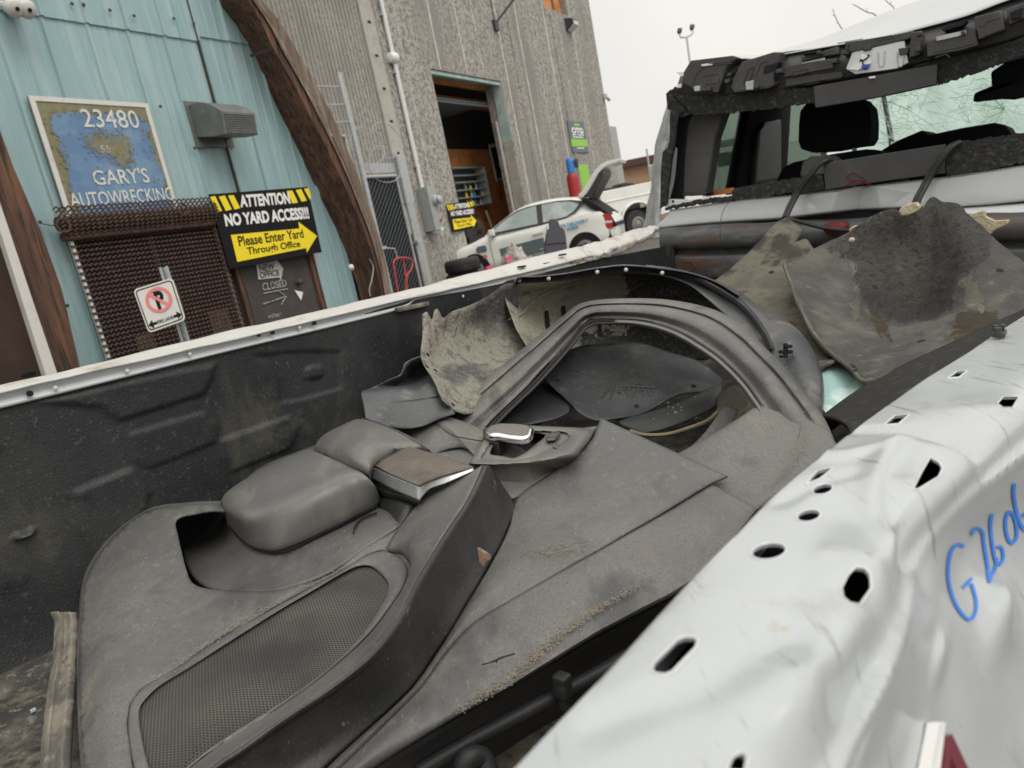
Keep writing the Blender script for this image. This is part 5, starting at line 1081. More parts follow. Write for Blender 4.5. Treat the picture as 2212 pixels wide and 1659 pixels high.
# leaf and twig resting on the panel
lf = DL([(1031, 1183, .078), (1036, 1182, .078), (1060, 1198, .070), (1060, 1208, .066), (1050, 1213, .066), (1046, 1224, .064), (1036, 1214, .066)], .012)
V = lf+[Dp(1044, 1200, .085)]; Fc = [(i, (i+1) % 7, 7) for i in range(7)]
o = obj('dry_leaf', V, facecam(V, Fc), 'leaf', None, solid=.0006); tag(o, 'small curled brown leaf caught on the dark fold of the door panel', 'leaf')
mb = MB(); mb.tube(crom(DL([(1040, 1436, .004), (1062, 1430, .008), (1085, 1420, .008), (1112, 1412, .006)]), 12), [.0008]*4+[.0014]*4+[.0011]*4, 5); mb.tube(DL([(1075, 1424, .008), (1072, 1432, .004)]), .0007, 5)
tag(mb.build('twig', 'twig', None), 'short dark twig lying on the lower flat of the door panel', 'twig')
# rubber sealing strip lying beside the panel
SY = [1322, 1345, 1420, 1500, 1580, 1680, 1800]
def sline(xs_, h): return [(x, y, h-.012*k) for k, (x, y) in enumerate(zip(xs_, SY))]
S0 = sline((108, 116, 113, 101, 92, 84, 78), -.034); S1 = sline((126, 132, 127, 114, 105, 98, 92), -.020); S2 = sline((134, 141, 137, 126, 118, 112, 108), -.026)
S3 = sline((150, 156, 153, 146, 139, 133, 129), -.016); S4 = sline((166, 171, 167, 163, 158, 154, 150), -.024)
V, Fc = loft([DL(s) for s in (S0, S1, S2, S3, S4)], 70, 24)
V = [v+np.array(mnoise.noise_vector(Vector(v*60)))*.0012 for v in V]
o = obj('sealing_strip', V, facecam(V, Fc), 'rubberdust', None, smooth=45, solid=.003); tag(o, 'dusty flattened rubber door seal along the left edge of the door panel', 'rubber seal')

# ================================================================== wheel-arch liners, carpets and scrap behind the panel
def holes_on(o, L, r, parent=None, m='blackmat', nm='fixing_hole'):
    bv = BVHTree.FromPolygons([o.matrix_basis @ v.co if o.parent is None else v.co+Vector(rootloc(o)) for v in o.data.vertices], [tuple(p.vertices) for p in o.data.polygons])
    for (a, b) in L:
        h = bv.ray_cast(Vector(CAMP), Vector(ray(a, b)).normalized())
        if h[0] is None: continue
        n_ = np.array(h[1]); n_ = n_ if n_@(CAMP-np.array(h[0])) > 0 else -n_
        mb = MB(); mb.lathe(np.array(h[0])+n_*.0002, n_, [(r, 0), (r, .0009)], 12); mb.build(nm, m, parent or o)
def TL(L): return [dep(*q) for q in L]
def free(name, rails, m, label, cat_, nu=60, nv=24, solid=.003, jit=.006, jsc=6, smooth=55, group=None):
    V, Fc = loft([TL(r) for r in rails], nu, nv)
    V = [v+np.array(mnoise.noise_vector(Vector(v*jsc)))*jit for v in V]
    o = obj(name, V, facecam(V, Fc), m, None, smooth=smooth, solid=solid); tag(o, label, cat_, group); return o
# big arched liner
A0 = [(1112, 612, 2.18), (1119, 601, 2.2), (1160, 599, 2.22), (1218, 593, 2.25), (1289, 581, 2.28), (1351, 575, 2.30), (1433, 582, 2.30), (1492, 592, 2.26), (1545, 610, 2.2), (1597, 640, 2.1)]
A1 = [(1110, 618, 2.18), (1122, 610, 2.2), (1162, 608, 2.22), (1222, 603, 2.25), (1292, 592, 2.28), (1352, 589, 2.30), (1428, 595, 2.30), (1482, 606, 2.26), (1528, 626, 2.2), (1572, 660, 2.1)]
A2 = [(1092, 640, 2.16), (1118, 640, 2.26), (1168, 634, 2.32), (1228, 624, 2.38), (1296, 610, 2.42), (1352, 606, 2.44), (1420, 612, 2.44), (1468, 625, 2.4), (1508, 650, 2.34), (1545, 690, 2.26)]
A3 = [(1096, 668, 2.14), (1130, 672, 2.26), (1175, 672, 2.36), (1235, 668, 2.44), (1296, 662, 2.48), (1352, 660, 2.5), (1410, 664, 2.5), (1455, 676, 2.46), (1490, 700, 2.4), (1520, 740, 2.3)]
A4 = [(1114, 716, 2.1), (1150, 730, 2.18), (1195, 740, 2.26), (1245, 745, 2.34), (1300, 745, 2.38), (1352, 745, 2.4), (1405, 748, 2.4), (1440, 755, 2.36), (1470, 775, 2.3), (1500, 800, 2.2)]
A5 = [(1140, 752, 2.04), (1175, 775, 2.08), (1215, 800, 2.12), (1260, 812, 2.16), (1305, 818, 2.2), (1352, 820, 2.2), (1400, 820, 2.2), (1435, 822, 2.18), (1465, 828, 2.14), (1490, 840, 2.08)]
arch = thing('wheel_arch_liner', 'tall mud-caked arched wheel liner with three slots standing behind the window frame', 'wheel liner', dep(1300, 760, 2.2))
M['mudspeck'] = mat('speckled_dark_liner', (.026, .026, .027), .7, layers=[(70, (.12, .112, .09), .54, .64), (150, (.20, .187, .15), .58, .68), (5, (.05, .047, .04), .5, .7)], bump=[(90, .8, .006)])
V, Fc = loft([TL(r) for r in (A1, A2, A3, A4, A5)], 150, 70)
V = [v+np.array(mnoise.noise_vector(Vector(v*5)))*.010 for v in V]
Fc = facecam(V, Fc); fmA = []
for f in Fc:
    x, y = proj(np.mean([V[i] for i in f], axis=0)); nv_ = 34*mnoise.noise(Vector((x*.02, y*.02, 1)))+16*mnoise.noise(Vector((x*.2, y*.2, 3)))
    fmA.append(2 if x+nv_ > 1345 or (x > 1255 and y+nv_ > 712) else 1 if y+nv_*.6 > 730 else 0)  # mud tone varies; lower faces also darkened for shade behind the frame
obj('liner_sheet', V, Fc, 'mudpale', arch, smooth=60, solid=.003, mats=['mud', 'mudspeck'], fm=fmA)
V, Fc = loft([TL([(a, b, t-.07) for a, b, t in A0]), TL(A0), TL([(a, b, t-.01) for a, b, t in A1]), TL([(a, b+3, t) for a, b, t in A1])], 90, 12)
obj('liner_flange', V, facecam(V, Fc), 'mudless', arch, smooth=50, solid=.003)
lsh = [c for c in arch.children if c.name.startswith('liner_sheet')][0]
bvA = BVHTree.FromPolygons([v.co+arch.location for v in lsh.data.vertices], [tuple(p.vertices) for p in lsh.data.polygons])
for q in [[(1176, 672), (1184, 671), (1190, 722), (1182, 724)], [(1212, 662), (1220, 660), (1226, 690), (1220, 700), (1216, 700)], [(1290, 655), (1300, 653), (1300, 672), (1292, 674)], [(1290, 694), (1298, 692), (1301, 725), (1293, 727)]]:
    hp = [onside(a, b, bvA) for a, b in q]
    if all(h is not None for h in hp): mb = MB(); mb.prism([h[0]-CF*.001 for h in hp], -CF*.0025); mb.build('liner_slot', 'blackmat', arch)
for (a, b) in [(1122, 606), (1185, 602), (1290, 588), (1352, 583), (1430, 590)]:
    mb = MB(); p = dep(a, b, 2.17); mb.lathe(p, -CF, [(.006, 0), (.006, .004), (.002, .006)], 10); mb.build('liner_rivet', 'galv', arch)
mb = MB(); mb.tube(crom(TL([(1100, 690, 2.13), (1125, 680, 2.2), (1148, 655, 2.26), (1190, 630, 2.3), (1245, 612, 2.34), (1300, 600, 2.36), (1350, 598, 2.38)]), 40), .003, 6); mb.build('liner_bead', 'mud', arch, smooth=60)
# second liner: barrel seen from outside on the right
B0 = [(1395, 574, 2.40), (1440, 579, 2.38), (1492, 590, 2.34), (1545, 609, 2.28), (1597, 632, 2.2), (1637, 662, 2.1), (1686, 681+8, 2.0), (1722, 716, 1.9), (1750, 756, 1.8), (1766, 795, 1.72), (1774, 845, 1.65), (1776, 900, 1.6), (1790, 960, 1.5)]
B1 = [(1400, 580, 2.34), (1443, 586, 2.32), (1492, 600, 2.28), (1540, 622, 2.2), (1585, 650, 2.1), (1622, 684, 2.0), (1650, 718, 1.92), (1672, 755, 1.84), (1688, 795, 1.76), (1700, 835, 1.7), (1715, 880, 1.64), (1740, 930, 1.58), (1770, 985, 1.5)]
B2 = [(1400, 592, 2.28), (1440, 598, 2.26), (1486, 615, 2.2), (1520, 640, 2.12), (1552, 668, 2.06), (1585, 700, 1.96), (1615, 735, 1.88), (1640, 770, 1.8), (1662, 810, 1.72), (1685, 850, 1.66), (1705, 890, 1.6), (1735, 935, 1.55), (1765, 990, 1.48)]
bar = thing('wheel_arch_liner', 'smooth grey wheel liner curving round the right side of the window frame', 'wheel liner', dep(1700, 850, 1.75))
V, Fc = loft([TL([(a+3, b+10, t+.3) for a, b, t in B0]), TL(B0), TL([((p[0]*.55+q[0]*.45), (p[1]*.55+q[1]*.45), (p[2]+q[2])/2-.03) for p, q in zip(B0, B1)]), TL(B1), TL(B2)], 90, 30)
obj('liner_sheet', V, facecam(V, Fc), 'mudless', bar, smooth=60, solid=.003)
RB = [(1440, 583, 2.32), (1492, 596, 2.27), (1515, 604, 2.2), (1560, 628, 2.12), (1600, 655, 2.04), (1632, 690, 1.96), (1655, 725, 1.88), (1668, 755, 1.82)]
V, Fc = loft([TL([(a+4, b-6, t+.02) for a, b, t in RB]), TL([(a, b, t-.03) for a, b, t in RB]), TL([(a-7, b+9, t+.01) for a, b, t in RB])], 50, 8)
obj('liner_rib', V, facecam(V, Fc), 'black', bar, smooth=50, solid=.003)
mb = MB(); p = dep(1697, 757, 1.76)
mb.cbox(dep(1697, 757, 1.765), CR*.010, CU*.036, CF*.01); mb.cbox(dep(1697, 760, 1.765), CR*.034, CU*.009, CF*.01); mb.cbox(dep(1702, 748, 1.763), CR*.02, CU*.008, CF*.012); mb.cbox(dep(1692, 770, 1.763), CR*.018, CU*.007, CF*.012)
mb.build('push_clip', 'blackmat', bar, bevel=.002)
mb = MB(); mb.prism([dep(a, b, 1.70) for a, b in [(1606, 640+15), (1640, 690), (1662, 740), (1660, 780), (1640, 760), (1622, 712)]], CF*.01)
# left muddy liner
C0 = [(911, 680, 1.92), (918, 674, 1.92), (924, 673, 1.93), (930, 684, 1.94), (934, 690, 1.94), (941, 667, 1.95), (948, 666, 1.95), (958, 684, 1.96), (964, 688, 1.96), (980, 673, 1.98), (1010, 660, 2.02), (1050, 640, 2.08), (1090, 617, 2.14), (1120, 612, 2.2)]
C1 = [(912, 725, 1.86), (920, 722, 1.87), (926, 720, 1.88), (932, 720, 1.9), (936, 718, 1.91), (943, 716, 1.93), (952, 714, 1.95), (962, 714, 1.97), (970, 714, 1.98), (985, 712, 2.0), (1015, 706, 2.06), (1055, 700, 2.12), (1095, 690, 2.18), (1125, 690, 2.22)]
C2 = [(914, 768, 1.80), (925, 770, 1.82), (932, 770, 1.84), (938, 770, 1.86), (943, 770, 1.87), (950, 768, 1.89), (960, 766, 1.91), (972, 765, 1.93), (982, 765, 1.94), (998, 764, 1.97), (1030, 762, 2.02), (1070, 758, 2.08), (1110, 752, 2.12), (1140, 750, 2.15)]
C3 = [(944, 826, 1.70), (950, 828, 1.71), (954, 829, 1.72), (958, 829, 1.73), (962, 829, 1.74), (968, 828, 1.76), (978, 826, 1.78), (990, 824, 1.8), (1000, 822, 1.82), (1018, 818, 1.85), (1050, 810, 1.9), (1085, 800, 1.95), (1120, 792, 2.0), (1150, 785, 2.02)]
C4 = [(960, 862, 1.63), (966, 868, 1.63), (970, 871, 1.63), (974, 874, 1.63), (978, 877, 1.64), (984, 882, 1.65), (995, 885, 1.66), (1006, 888, 1.68), (1015, 888, 1.7), (1034, 884, 1.74), (1065, 874, 1.8), (1098, 860, 1.86), (1130, 850, 1.9), (1160, 840, 1.92)]
o = free('splash_shield', [C0, C1, C2, C3, C4], 'mud', 'mud-coated splash shield with a notched top corner leaning on the far bed wall', 'splash shield', 70, 30, jit=.012)
holes_on(o, [(924, 766), (922, 812-20), (978, 874), (940, 800)], .006)
# black tray at the left
T0 = [(824, 826, 1.80), (846, 818, 1.80), (866, 811, 1.80), (873, 798, 1.82), (878, 785, 1.83), (900, 773, 1.84), (918, 768, 1.85)]
T1 = [(800, 836, 1.78), (840, 832, 1.82), (870, 828, 1.86), (892, 816, 1.9), (905, 806, 1.92), (922, 796, 1.93), (940, 790, 1.94)]
T2 = [(781, 845, 1.70), (815, 842, 1.71), (850, 839, 1.72), (878, 840, 1.72), (896, 842, 1.72), (920, 836, 1.72), (950, 828, 1.74)]
T3 = [(784, 870, 1.66), (815, 872, 1.66), (850, 870, 1.66), (880, 868, 1.66), (905, 866, 1.66), (930, 864, 1.66), (965, 860, 1.68)]
T4 = [(790, 902, 1.60), (806, 912, 1.59), (840, 922, 1.57), (880, 926, 1.56), (915, 920, 1.57), (950, 905, 1.6), (985, 892, 1.62)]
trn = free('splash_tray', [T0, T1, T2, T3, T4], 'mudless', 'dark grey plastic tray with raised back edge beside the muddy splash shield', 'splash tray', 60, 26, jit=.006)
mb = MB(); mb.tube(crom(TL([(800, 873, 1.664), (830, 873, 1.664), (880, 866, 1.664), (930, 858, 1.668), (955, 852, 1.68)]), 30), [.001+.004*math.sin(math.pi*i/29) for i in range(30)], 8); mb.build('pressed_rib', 'mudless', trn, smooth=60)
# pieces seen through the window opening
L0 = [(1150, 790, 2.0), (1165, 800, 1.98), (1200, 780, 2.0), (1260, 752, 2.04), (1330, 742, 2.06), (1400, 745, 2.06), (1460, 760, 2.02), (1510, 790, 1.95), (1560, 820, 1.86)]
L1 = [(1175, 815, 1.92), (1195, 822, 1.9), (1225, 815, 1.9), (1280, 800, 1.92), (1340, 795, 1.93), (1400, 795, 1.93), (1455, 800, 1.9), (1505, 815, 1.85), (1555, 830, 1.8)]
L2 = [(1190, 826, 1.86), (1212, 843, 1.82), (1238, 866, 1.78), (1280, 868, 1.78), (1340, 870, 1.78), (1400, 866, 1.78), (1455, 852, 1.79), (1505, 838, 1.8), (1552, 826, 1.82)]
L3 = [(1192, 828, 1.84), (1213, 846, 1.80), (1240, 872, 1.75), (1261, 890, 1.72), (1300, 904, 1.70), (1380, 882, 1.74), (1450, 858, 1.77), (1505, 842, 1.79), (1552, 828, 1.81)]
lw = free('splash_shield', [L0, L1, L2, L3], 'mudless', 'dark shield with a tan dirt smear lying under the tinted window opening', 'splash shield', 60, 26, jit=.022, jsc=7)
holes_on(lw, [(1375, 878), (1498, 834), (1205, 822)], .007)
bvL = BVHTree.FromPolygons([lw.matrix_basis @ v.co for v in lw.data.vertices], [tuple(p.vertices) for p in lw.data.polygons])
r_ = np.random.RandomState(9); mb = MB()
for i in range(1300):
    a, b = 1335+r_.randn()*48, 828+r_.randn()*13+.05*0
    h = onside(a, b, bvL)
    if h is None: continue
    n_ = h[1] if h[1]@(CAMP-h[0]) > 0 else -h[1]; k = r_.uniform(.0006, .0017); u = CR*k*1.6; v = CU*k
    p = h[0]+n_*.0012; mb.add([p-u, p-v, p+u, p+v], [(0, 1, 2, 3)])
mb.F = facecam(mb.V, mb.F); o_ = mb.build('dirt_smear', 'carpettan', lw); o_['kind'] = 'stuff'
mb = MB()
for L in ([(1232, 800), (1290, 815), (1350, 832), (1420, 838)], [(1300, 860), (1316, 838), (1330, 822)], [(1318, 862), (1326, 842), (1345, 824)]):
    hp = [onside(*q, bvL) for q in L]
    if all(h is not None for h in hp): mb.tube(crom([h[0] for h in hp], 14), .003, 5)
mb.build('pressed_crease', 'mudless', lw, smooth=60)
M0 = [(1030, 870, 1.85), (1085, 850, 1.88), (1140, 830, 1.9), (1195, 835, 1.88), (1230, 862, 1.82)]
M1 = [(1040, 905, 1.78), (1095, 890, 1.8), (1150, 878, 1.8), (1200, 876, 1.79), (1236, 874, 1.78)]
M2 = [(1060, 932, 1.72), (1100, 926, 1.72), (1150, 918, 1.72), (1195, 908, 1.73), (1228, 892, 1.75)]
free('splash_shield', [M0, M1, M2], 'linerdark', 'small scuffed grey shield low behind the sloping window post', 'splash shield', 40, 16, jit=.006)
N0 = [(1330, 905, 1.74), (1400, 892, 1.74), (1470, 868, 1.76), (1530, 840, 1.78), (1560, 826, 1.8)]
N1 = [(1345, 918, 1.70), (1405, 908, 1.70), (1475, 886, 1.72), (1535, 858, 1.74), (1562, 845, 1.76)]
N2 = [(1392, 938, 1.68), (1430, 930, 1.68), (1490, 908, 1.7), (1545, 880, 1.72), (1566, 866, 1.74)]
bb = free('bumper_strip', [N0, N1, N2], 'black', 'black plastic strip with glass crumbs under the window opening', 'plastic strip', 40, 14, jit=.004)
mb = MB()
for i in range(16):
    p = dep(rng.uniform(1440, 1475) if i < 9 else rng.uniform(1400, 1540), rng.uniform(876, 896) if i < 9 else rng.uniform(850, 905), 1.69)
    mb.cbox(p, CR*rng.uniform(.0015, .0035), CU*.002, CF*.002)
mb.build('glass_crumbs', 'aqua', bb)
mb = MB(); mb.tube(crom(TL([(1360, 930, 1.66), (1390, 939, 1.655), (1440, 938, 1.65), (1490, 924, 1.65), (1530, 908, 1.66), (1560, 880, 1.7)]), 30), .0045, 6); tag(mb.build('cord', 'cord', None, smooth=60), 'tan cord curving below the black strip inside the window opening', 'cord')
G0 = [(1562, 878, 1.56), (1580, 878, 1.55), (1596, 884, 1.54)]; G1 = [(1520, 935, 1.50), (1540, 940, 1.49), (1560, 945, 1.48)]; G2 = [(1462, 992, 1.44), (1485, 998, 1.44), (1510, 1005, 1.43)]
free('trim_strip', [G0, G1, G2], 'trim', 'short grey trim strip propped in the right corner of the window opening', 'trim strip', 14, 24, jit=.002)
H0 = [(1556, 846, 1.74), (1590, 830, 1.72), (1640, 862, 1.66)]; H1 = [(1552, 876, 1.7), (1590, 890, 1.66), (1640, 905, 1.6)]; H2 = [(1556, 905, 1.66), (1580, 925, 1.62), (1630, 935, 1.58)]
free('carpet_offcut', [H0, H1, H2], 'carpettan', 'brown carpet scrap filling the right corner of the window opening', 'carpet scrap', 20, 14, jit=.01)
# carpets
def xl(L): return [tpw(a, b, 'x', x) for a, b, x in L]
K0 = [(1698, 470, -.22), (1706, 470, -.22), (1716, 480, -.24), (1731, 494, -.26), (1722, 512, -.28), (1717, 519, -.3), (1737, 514, -.3), (1757, 537, -.34), (1800, 570, -.45), (1840, 640, -.62)]
K1 = [(1670, 488, -.26), (1676, 500, -.3), (1686, 512, -.34), (1694, 530, -.36), (1700, 545, -.40), (1706, 556, -.43), (1725, 565, -.46), (1750, 590, -.52), (1790, 640, -.64), (1830, 710, -.85)]
K2 = [(1630, 526, -.34), (1636, 548, -.40), (1648, 568, -.47), (1664, 590, -.54), (1676, 606, -.58), (1690, 620, -.64), (1710, 640, -.7), (1740, 672, -.80), (1780, 720, -.95), (1815, 762, -1.1)]
K3 = [(1590, 562, -.42), (1600, 586, -.50), (1620, 612, -.60), (1644, 640, -.7), (1664, 662, -.78), (1684, 684, -.86), (1706, 708, -.94), (1735, 738, -1.02), (1772, 766, -1.12), (1804, 776, -1.2)]
K4 = [(1540, 604, -.5), (1560, 626, -.62), (1600, 660, -.76), (1632, 690, -.88), (1655, 712, -.96), (1680, 736, -1.03), (1704, 756, -1.1), (1726, 772, -1.16), (1752, 784, -1.22), (1770, 800, -1.26)]
def freex(name, rails, m, label, cat_, nu=70, nv=36, jit=.012, jsc=5, solid=.008, mats=None, fmf=None):
    V, Fc = loft([xl(r) for r in rails], nu, nv)
    V = [v+np.array(mnoise.noise_vector(Vector(v*jsc)))*jit+np.array(mnoise.noise_vector(Vector(v*40)))*.0025 for v in V]
    Fc = facecam(V, Fc)
    fm = None
    if fmf: fm = [fmf(*proj(np.mean([V[i] for i in f], axis=0))) for f in Fc]
    o = obj(name, V, Fc, m, None, smooth=60, solid=solid, mats=mats, fm=fm); tag(o, label, cat_); return o
c1 = freex('floor_carpet', [K0, K1, K2, K3, K4], 'carpettan', 'tan dusty car carpet with a torn peak, left of the big black carpet', 'carpet')
holes_on(c1, [(1666, 588)], .009)
J0 = [(1695, 571, -.72), (1725, 560, -.68), (1758, 539, -.62), (1792, 523, -.58), (1826, 510, -.55), (1866, 484, -.5), (1904, 460, -.45), (1938, 453, -.42), (1950, 467, -.44), (1972, 462, -.43), (1996, 446, -.4), (2004, 430, -.38), (2014, 426, -.37), (2034, 436, -.38), (2068, 441, -.40), (2096, 466, -.44), (2138, 504, -.5), (2212, 566, -.6), (2300, 640, -.72)]
J1 = [(1698, 585, -0.76), (1735, 590, -0.73), (1775, 585, -0.685), (1815, 580, -0.625), (1850, 566, -0.565), (1890, 545, -0.505), (1925, 530, -0.46), (1952, 522, -0.445), (1972, 520, -0.445), (1995, 512, -0.445), (2016, 500, -0.43), (2034, 490, -0.438), (2050, 492, -0.46), (2070, 505, -0.505), (2100, 525, -0.565), (2130, 545, -0.61), (2170, 570, -0.655), (2235, 620, -0.7), (2310, 680, -0.76)]
J2 = [(1706, 605, -0.82), (1745, 615, -0.799), (1790, 620, -0.758), (1838, 622, -0.695), (1872, 615, -0.622), (1905, 606, -0.57), (1940, 600, -0.539), (1965, 598, -0.529), (1988, 596, -0.529), (2010, 592, -0.539), (2032, 586, -0.56), (2055, 580, -0.602), (2078, 578, -0.654), (2105, 585, -0.695), (2135, 596, -0.716), (2165, 610, -0.737), (2200, 625, -0.758), (2255, 665, -0.789), (2320, 710, -0.82)]
J3 = [(1722, 650, -0.94), (1762, 662, -0.909), (1806, 672, -0.868), (1850, 680, -0.807), (1886, 686, -0.726), (1918, 690, -0.674), (1950, 688, -0.643), (1975, 684, -0.642), (2000, 676, -0.651), (2022, 666, -0.68), (2046, 655, -0.729), (2072, 648, -0.778), (2096, 648, -0.807), (2120, 652, -0.821), (2146, 658, -0.834), (2176, 668, -0.848), (2212, 680, -0.862), (2265, 705, -0.881), (2330, 735, -0.9)]
J4 = [(1754, 714, -1.06), (1790, 720, -1.036), (1828, 722, -1.005), (1866, 722, -0.975), (1898, 718, -0.938), (1928, 712, -0.914), (1958, 706, -0.901), (1984, 700, -0.913), (2008, 696, -0.93), (2032, 690, -0.948), (2056, 686, -0.96), (2082, 684, -0.977), (2106, 684, -0.983), (2130, 686, -0.988), (2156, 690, -1.0), (2186, 698, -1.011), (2220, 708, -1.017), (2270, 728, -1.028), (2330, 750, -1.04)]
J5 = [(1790, 758, -1.16), (1830, 772, -1.18), (1862, 778, -1.2), (1890, 774, -1.2), (1916, 768, -1.18), (1944, 762, -1.16), (1972, 756, -1.15), (1996, 750, -1.14), (2020, 744, -1.13), (2044, 738, -1.12), (2068, 732, -1.12), (2092, 726, -1.12), (2116, 722, -1.12), (2140, 720, -1.12), (2168, 720, -1.13), (2196, 724, -1.14), (2230, 732, -1.15), (2275, 748, -1.16), (2330, 766, -1.16)]
J6 = [(1842, 800, -1.28), (1868, 826, -1.36), (1878, 830, -1.38), (1900, 818, -1.36), (1926, 806, -1.34), (1954, 794, -1.32), (1982, 782, -1.3), (2006, 772, -1.29), (2030, 764, -1.28), (2054, 756, -1.27), (2078, 748, -1.26), (2100, 742, -1.25), (2122, 738, -1.25), (2148, 736, -1.25), (2174, 738, -1.25), (2202, 742, -1.25), (2236, 750, -1.25), (2280, 764, -1.25), (2330, 780, -1.25)]
M['carpetbrown'] = mat('stained_brown_carpet', (.058, .048, .036), .95, layers=[(16, (.10, .085, .06), .5, .7), (200, (.18, .155, .11), .6, .74)], bump=[(110, .8, .007), (420, .6, .004)], spec=.1)
def cmat(x, y):     # rubber backing shows where the carpet folds over
    pl = [(1788, 540), (1830, 505), (1905, 455), (1960, 450), (2015, 420), (2080, 430), (2150, 505), (2130, 560), (2090, 590), (2062, 600), (2055, 660), (2020, 690), (1960, 696), (1915, 694), (1880, 668), (1862, 640), (1846, 600), (1850, 565)]
    a = np.array([[x]]); b = np.array([[y]]); d = sdf_poly(a, b, pl)[0, 0]+9*mnoise.noise(Vector((x*.03, y*.03, 0)))+7*mnoise.noise(Vector((x*.12, y*.12, 4)))+9*mnoise.noise(Vector((x*.5, y*.5, 8)))
    if d < 0: return 1
    nz2 = 10*mnoise.noise(Vector((x*.05, y*.05, 2)))+8*mnoise.noise(Vector((x*.3, y*.3, 6)))
    for k, P_ in ((2, [(2076, 602), (2094, 593), (2125, 639), (2121, 672), (2090, 662)]), (3, [(2072, 672), (2110, 668), (2150, 676), (2160, 700), (2090, 735), (2050, 730)]), (2, [(1838, 572), (1850, 575), (1858, 630), (1852, 690), (1842, 690), (1846, 630)]), (3, [(1872, 655), (1888, 648), (1915, 700), (1925, 735), (1902, 728), (1880, 690)])):
        if sdf_poly(a, b, P_)[0, 0]+nz2 < 0: return k
    return 0
c2 = freex('floor_carpet', [J0, J1, J2, J3, J4, J5, J6], 'carpet', 'large charcoal moulded car carpet with black rubber peak, leaning against the cab', 'carpet', 190, 140, .010, mats=['carpetblack', 'carpettan', 'carpetbrown'], fmf=cmat)
mb = MB(); mb.tube(crom(xl([J0[0], J1[0], J2[0], J3[0], J4[0], J5[0], J6[0]]+J6[1:12:2]), 80), .006, 6); mb.build('carpet_edge', 'carpettan', c2, smooth=60)
holes_on(c2, [(1990, 737), (2160, 584), (1890, 620)], .009)
mb = MB(); mb.lathe(tpw(1841, 518, 'x', -.60), -TM[0], [(.008, 0), (.009, .008), (.003, .014)], 10); mb.build('foam_crumb', 'foam', c2)
def chunk(name, poly, x, th, m, label, cat_, jit=.01):
    mb = MB(); mb.prism([tpw(a, b, 'x', x) for a, b in poly], -TM[0]*th)
    o = mb.build(name, m, None, smooth=40, bevel=.004); tag(o, label, cat_); return o
chunk('foam_scrap', [(1944, 456), (1952, 446), (1968, 438), (1984, 436), (1992, 446), (1986, 455), (1970, 462), (1952, 465)], -.46, .03, 'foam', 'torn cream foam scrap stuck behind the middle peak of the black carpet', 'foam scrap')
chunk('foam_scrap', [(2090, 466), (2104, 460), (2126, 452), (2132, 456), (2130, 466), (2152, 476), (2182, 474), (2180, 482), (2150, 496), (2142, 506), (2132, 500), (2118, 484)], -.24, .03, 'foam', 'ragged cream foam strip on the right above the black carpet', 'foam scrap')
chunk('foam_scrap', [(1838, 492), (1850, 486), (1862, 488), (1846, 500), (1836, 504)], -.36, .02, 'foam', 'tiny cream foam scrap by the red lamp, left of the black carpet', 'foam scrap')
mb = MB(); mb.lathe(tpw(1806, 489, 'x', -.085), -TM[0]*.3+TM[2], [(.042, -.02), (.048, 0), (.044, .008), (.028, .014), (.01, .016)], 24); tag(mb.build('red_lamp', 'redpaint', None, smooth=50), 'dull red round lamp lens half hidden behind the two carpets', 'lamp lens')
# felt edged board along the near side
N_0 = [(1770, 900, -1.5), (1789, 886, -1.46), (1830, 856, -1.4), (1873, 828, -1.36), (1940, 792, -1.30), (2016, 757, -1.24), (2090, 722, -1.18), (2160, 690, -1.1), (2212, 668, -1.05), (2330, 620, -.95)]
def infl(L, dz): return [p+TM[2]*dz for p in xl(L)]
N_a = infl(N_0, 0)
N_b = [p-TM[1]*.10-TM[0]*.16+TM[2]*.03 for p in N_a]; N_c = [p-TM[1]*.17-TM[0]*.5+TM[2]*.02 for p in N_a]; N_d = [p-TM[1]*.20-TM[0]*.8-TM[2]*.06 for p in N_a]
V, Fc = loft([[p-TM[2]*.05+TM[0]*.02 for p in N_a], N_a, N_b, N_c, N_d], 70, 30)
o = obj('felt_board', V, facecam(V, Fc), 'felt', None, smooth=60, solid=.008); tag(o, 'dark grey felt covered board lying along the near bed rail', 'felt board')
# pale aqua glass sheets below the carpets
V = xl([(1772, 806, -1.24), (1796, 774, -1.12), (1818, 778, -1.12), (1850, 815, -1.2), (1905, 838, -1.3), (1860, 905, -1.5), (1790, 900, -1.5), (1768, 870, -1.42)])
o = obj('glass_sheet', V, facecam(V, [tuple(range(8))]), 'aqua', None, solid=.005); tag(o, 'pale aqua broken glass sheet between carpet and window frame', 'glass sheet')
# rubber weatherstrips draped over the cab back
mb = MB(); P = crom([tpw(a, b, 'x', x) for a, b, x in [(1796, 344, .0), (1782, 348, -.03), (1766, 360, -.045), (1754, 376, -.05), (1738, 396, -.05), (1723, 420, -.05), (1709, 446, -.08), (1699, 470, -.12)]], 40)
mb.tube(P, .010, 8); mb.tube([p+TM[1]*.012-TM[0]*.002 for p in P], .007, 8)
P = crom([tpw(a, b, 'x', x) for a, b, x in [(1699, 470, -.12), (1715, 475, -.13), (1745, 484, -.14), (1778, 492, -.14), (1810, 496, -.14), (1838, 497, -.14), (1860, 490, -.15)]], 30); mb.tube(P, .008, 8)
tag(mb.build('weatherstrip', 'rubber', None, smooth=60), 'black rubber weatherstrip hanging over the left of the cab window sill', 'weatherstrip')
mb = MB(); P = crom([tpw(a, b, 'x', x) for a, b, x in [(2072, 308, .0), (2062, 313, -.03), (2048, 326, -.045), (2034, 345, -.05), (2016, 372, -.05), (2000, 402, -.06), (1988, 424, -.09), (1978, 448, -.14)]], 40)
mb.tube(P, .010, 8); mb.tube([p+TM[1]*.012-TM[0]*.002 for p in P], .007, 8)
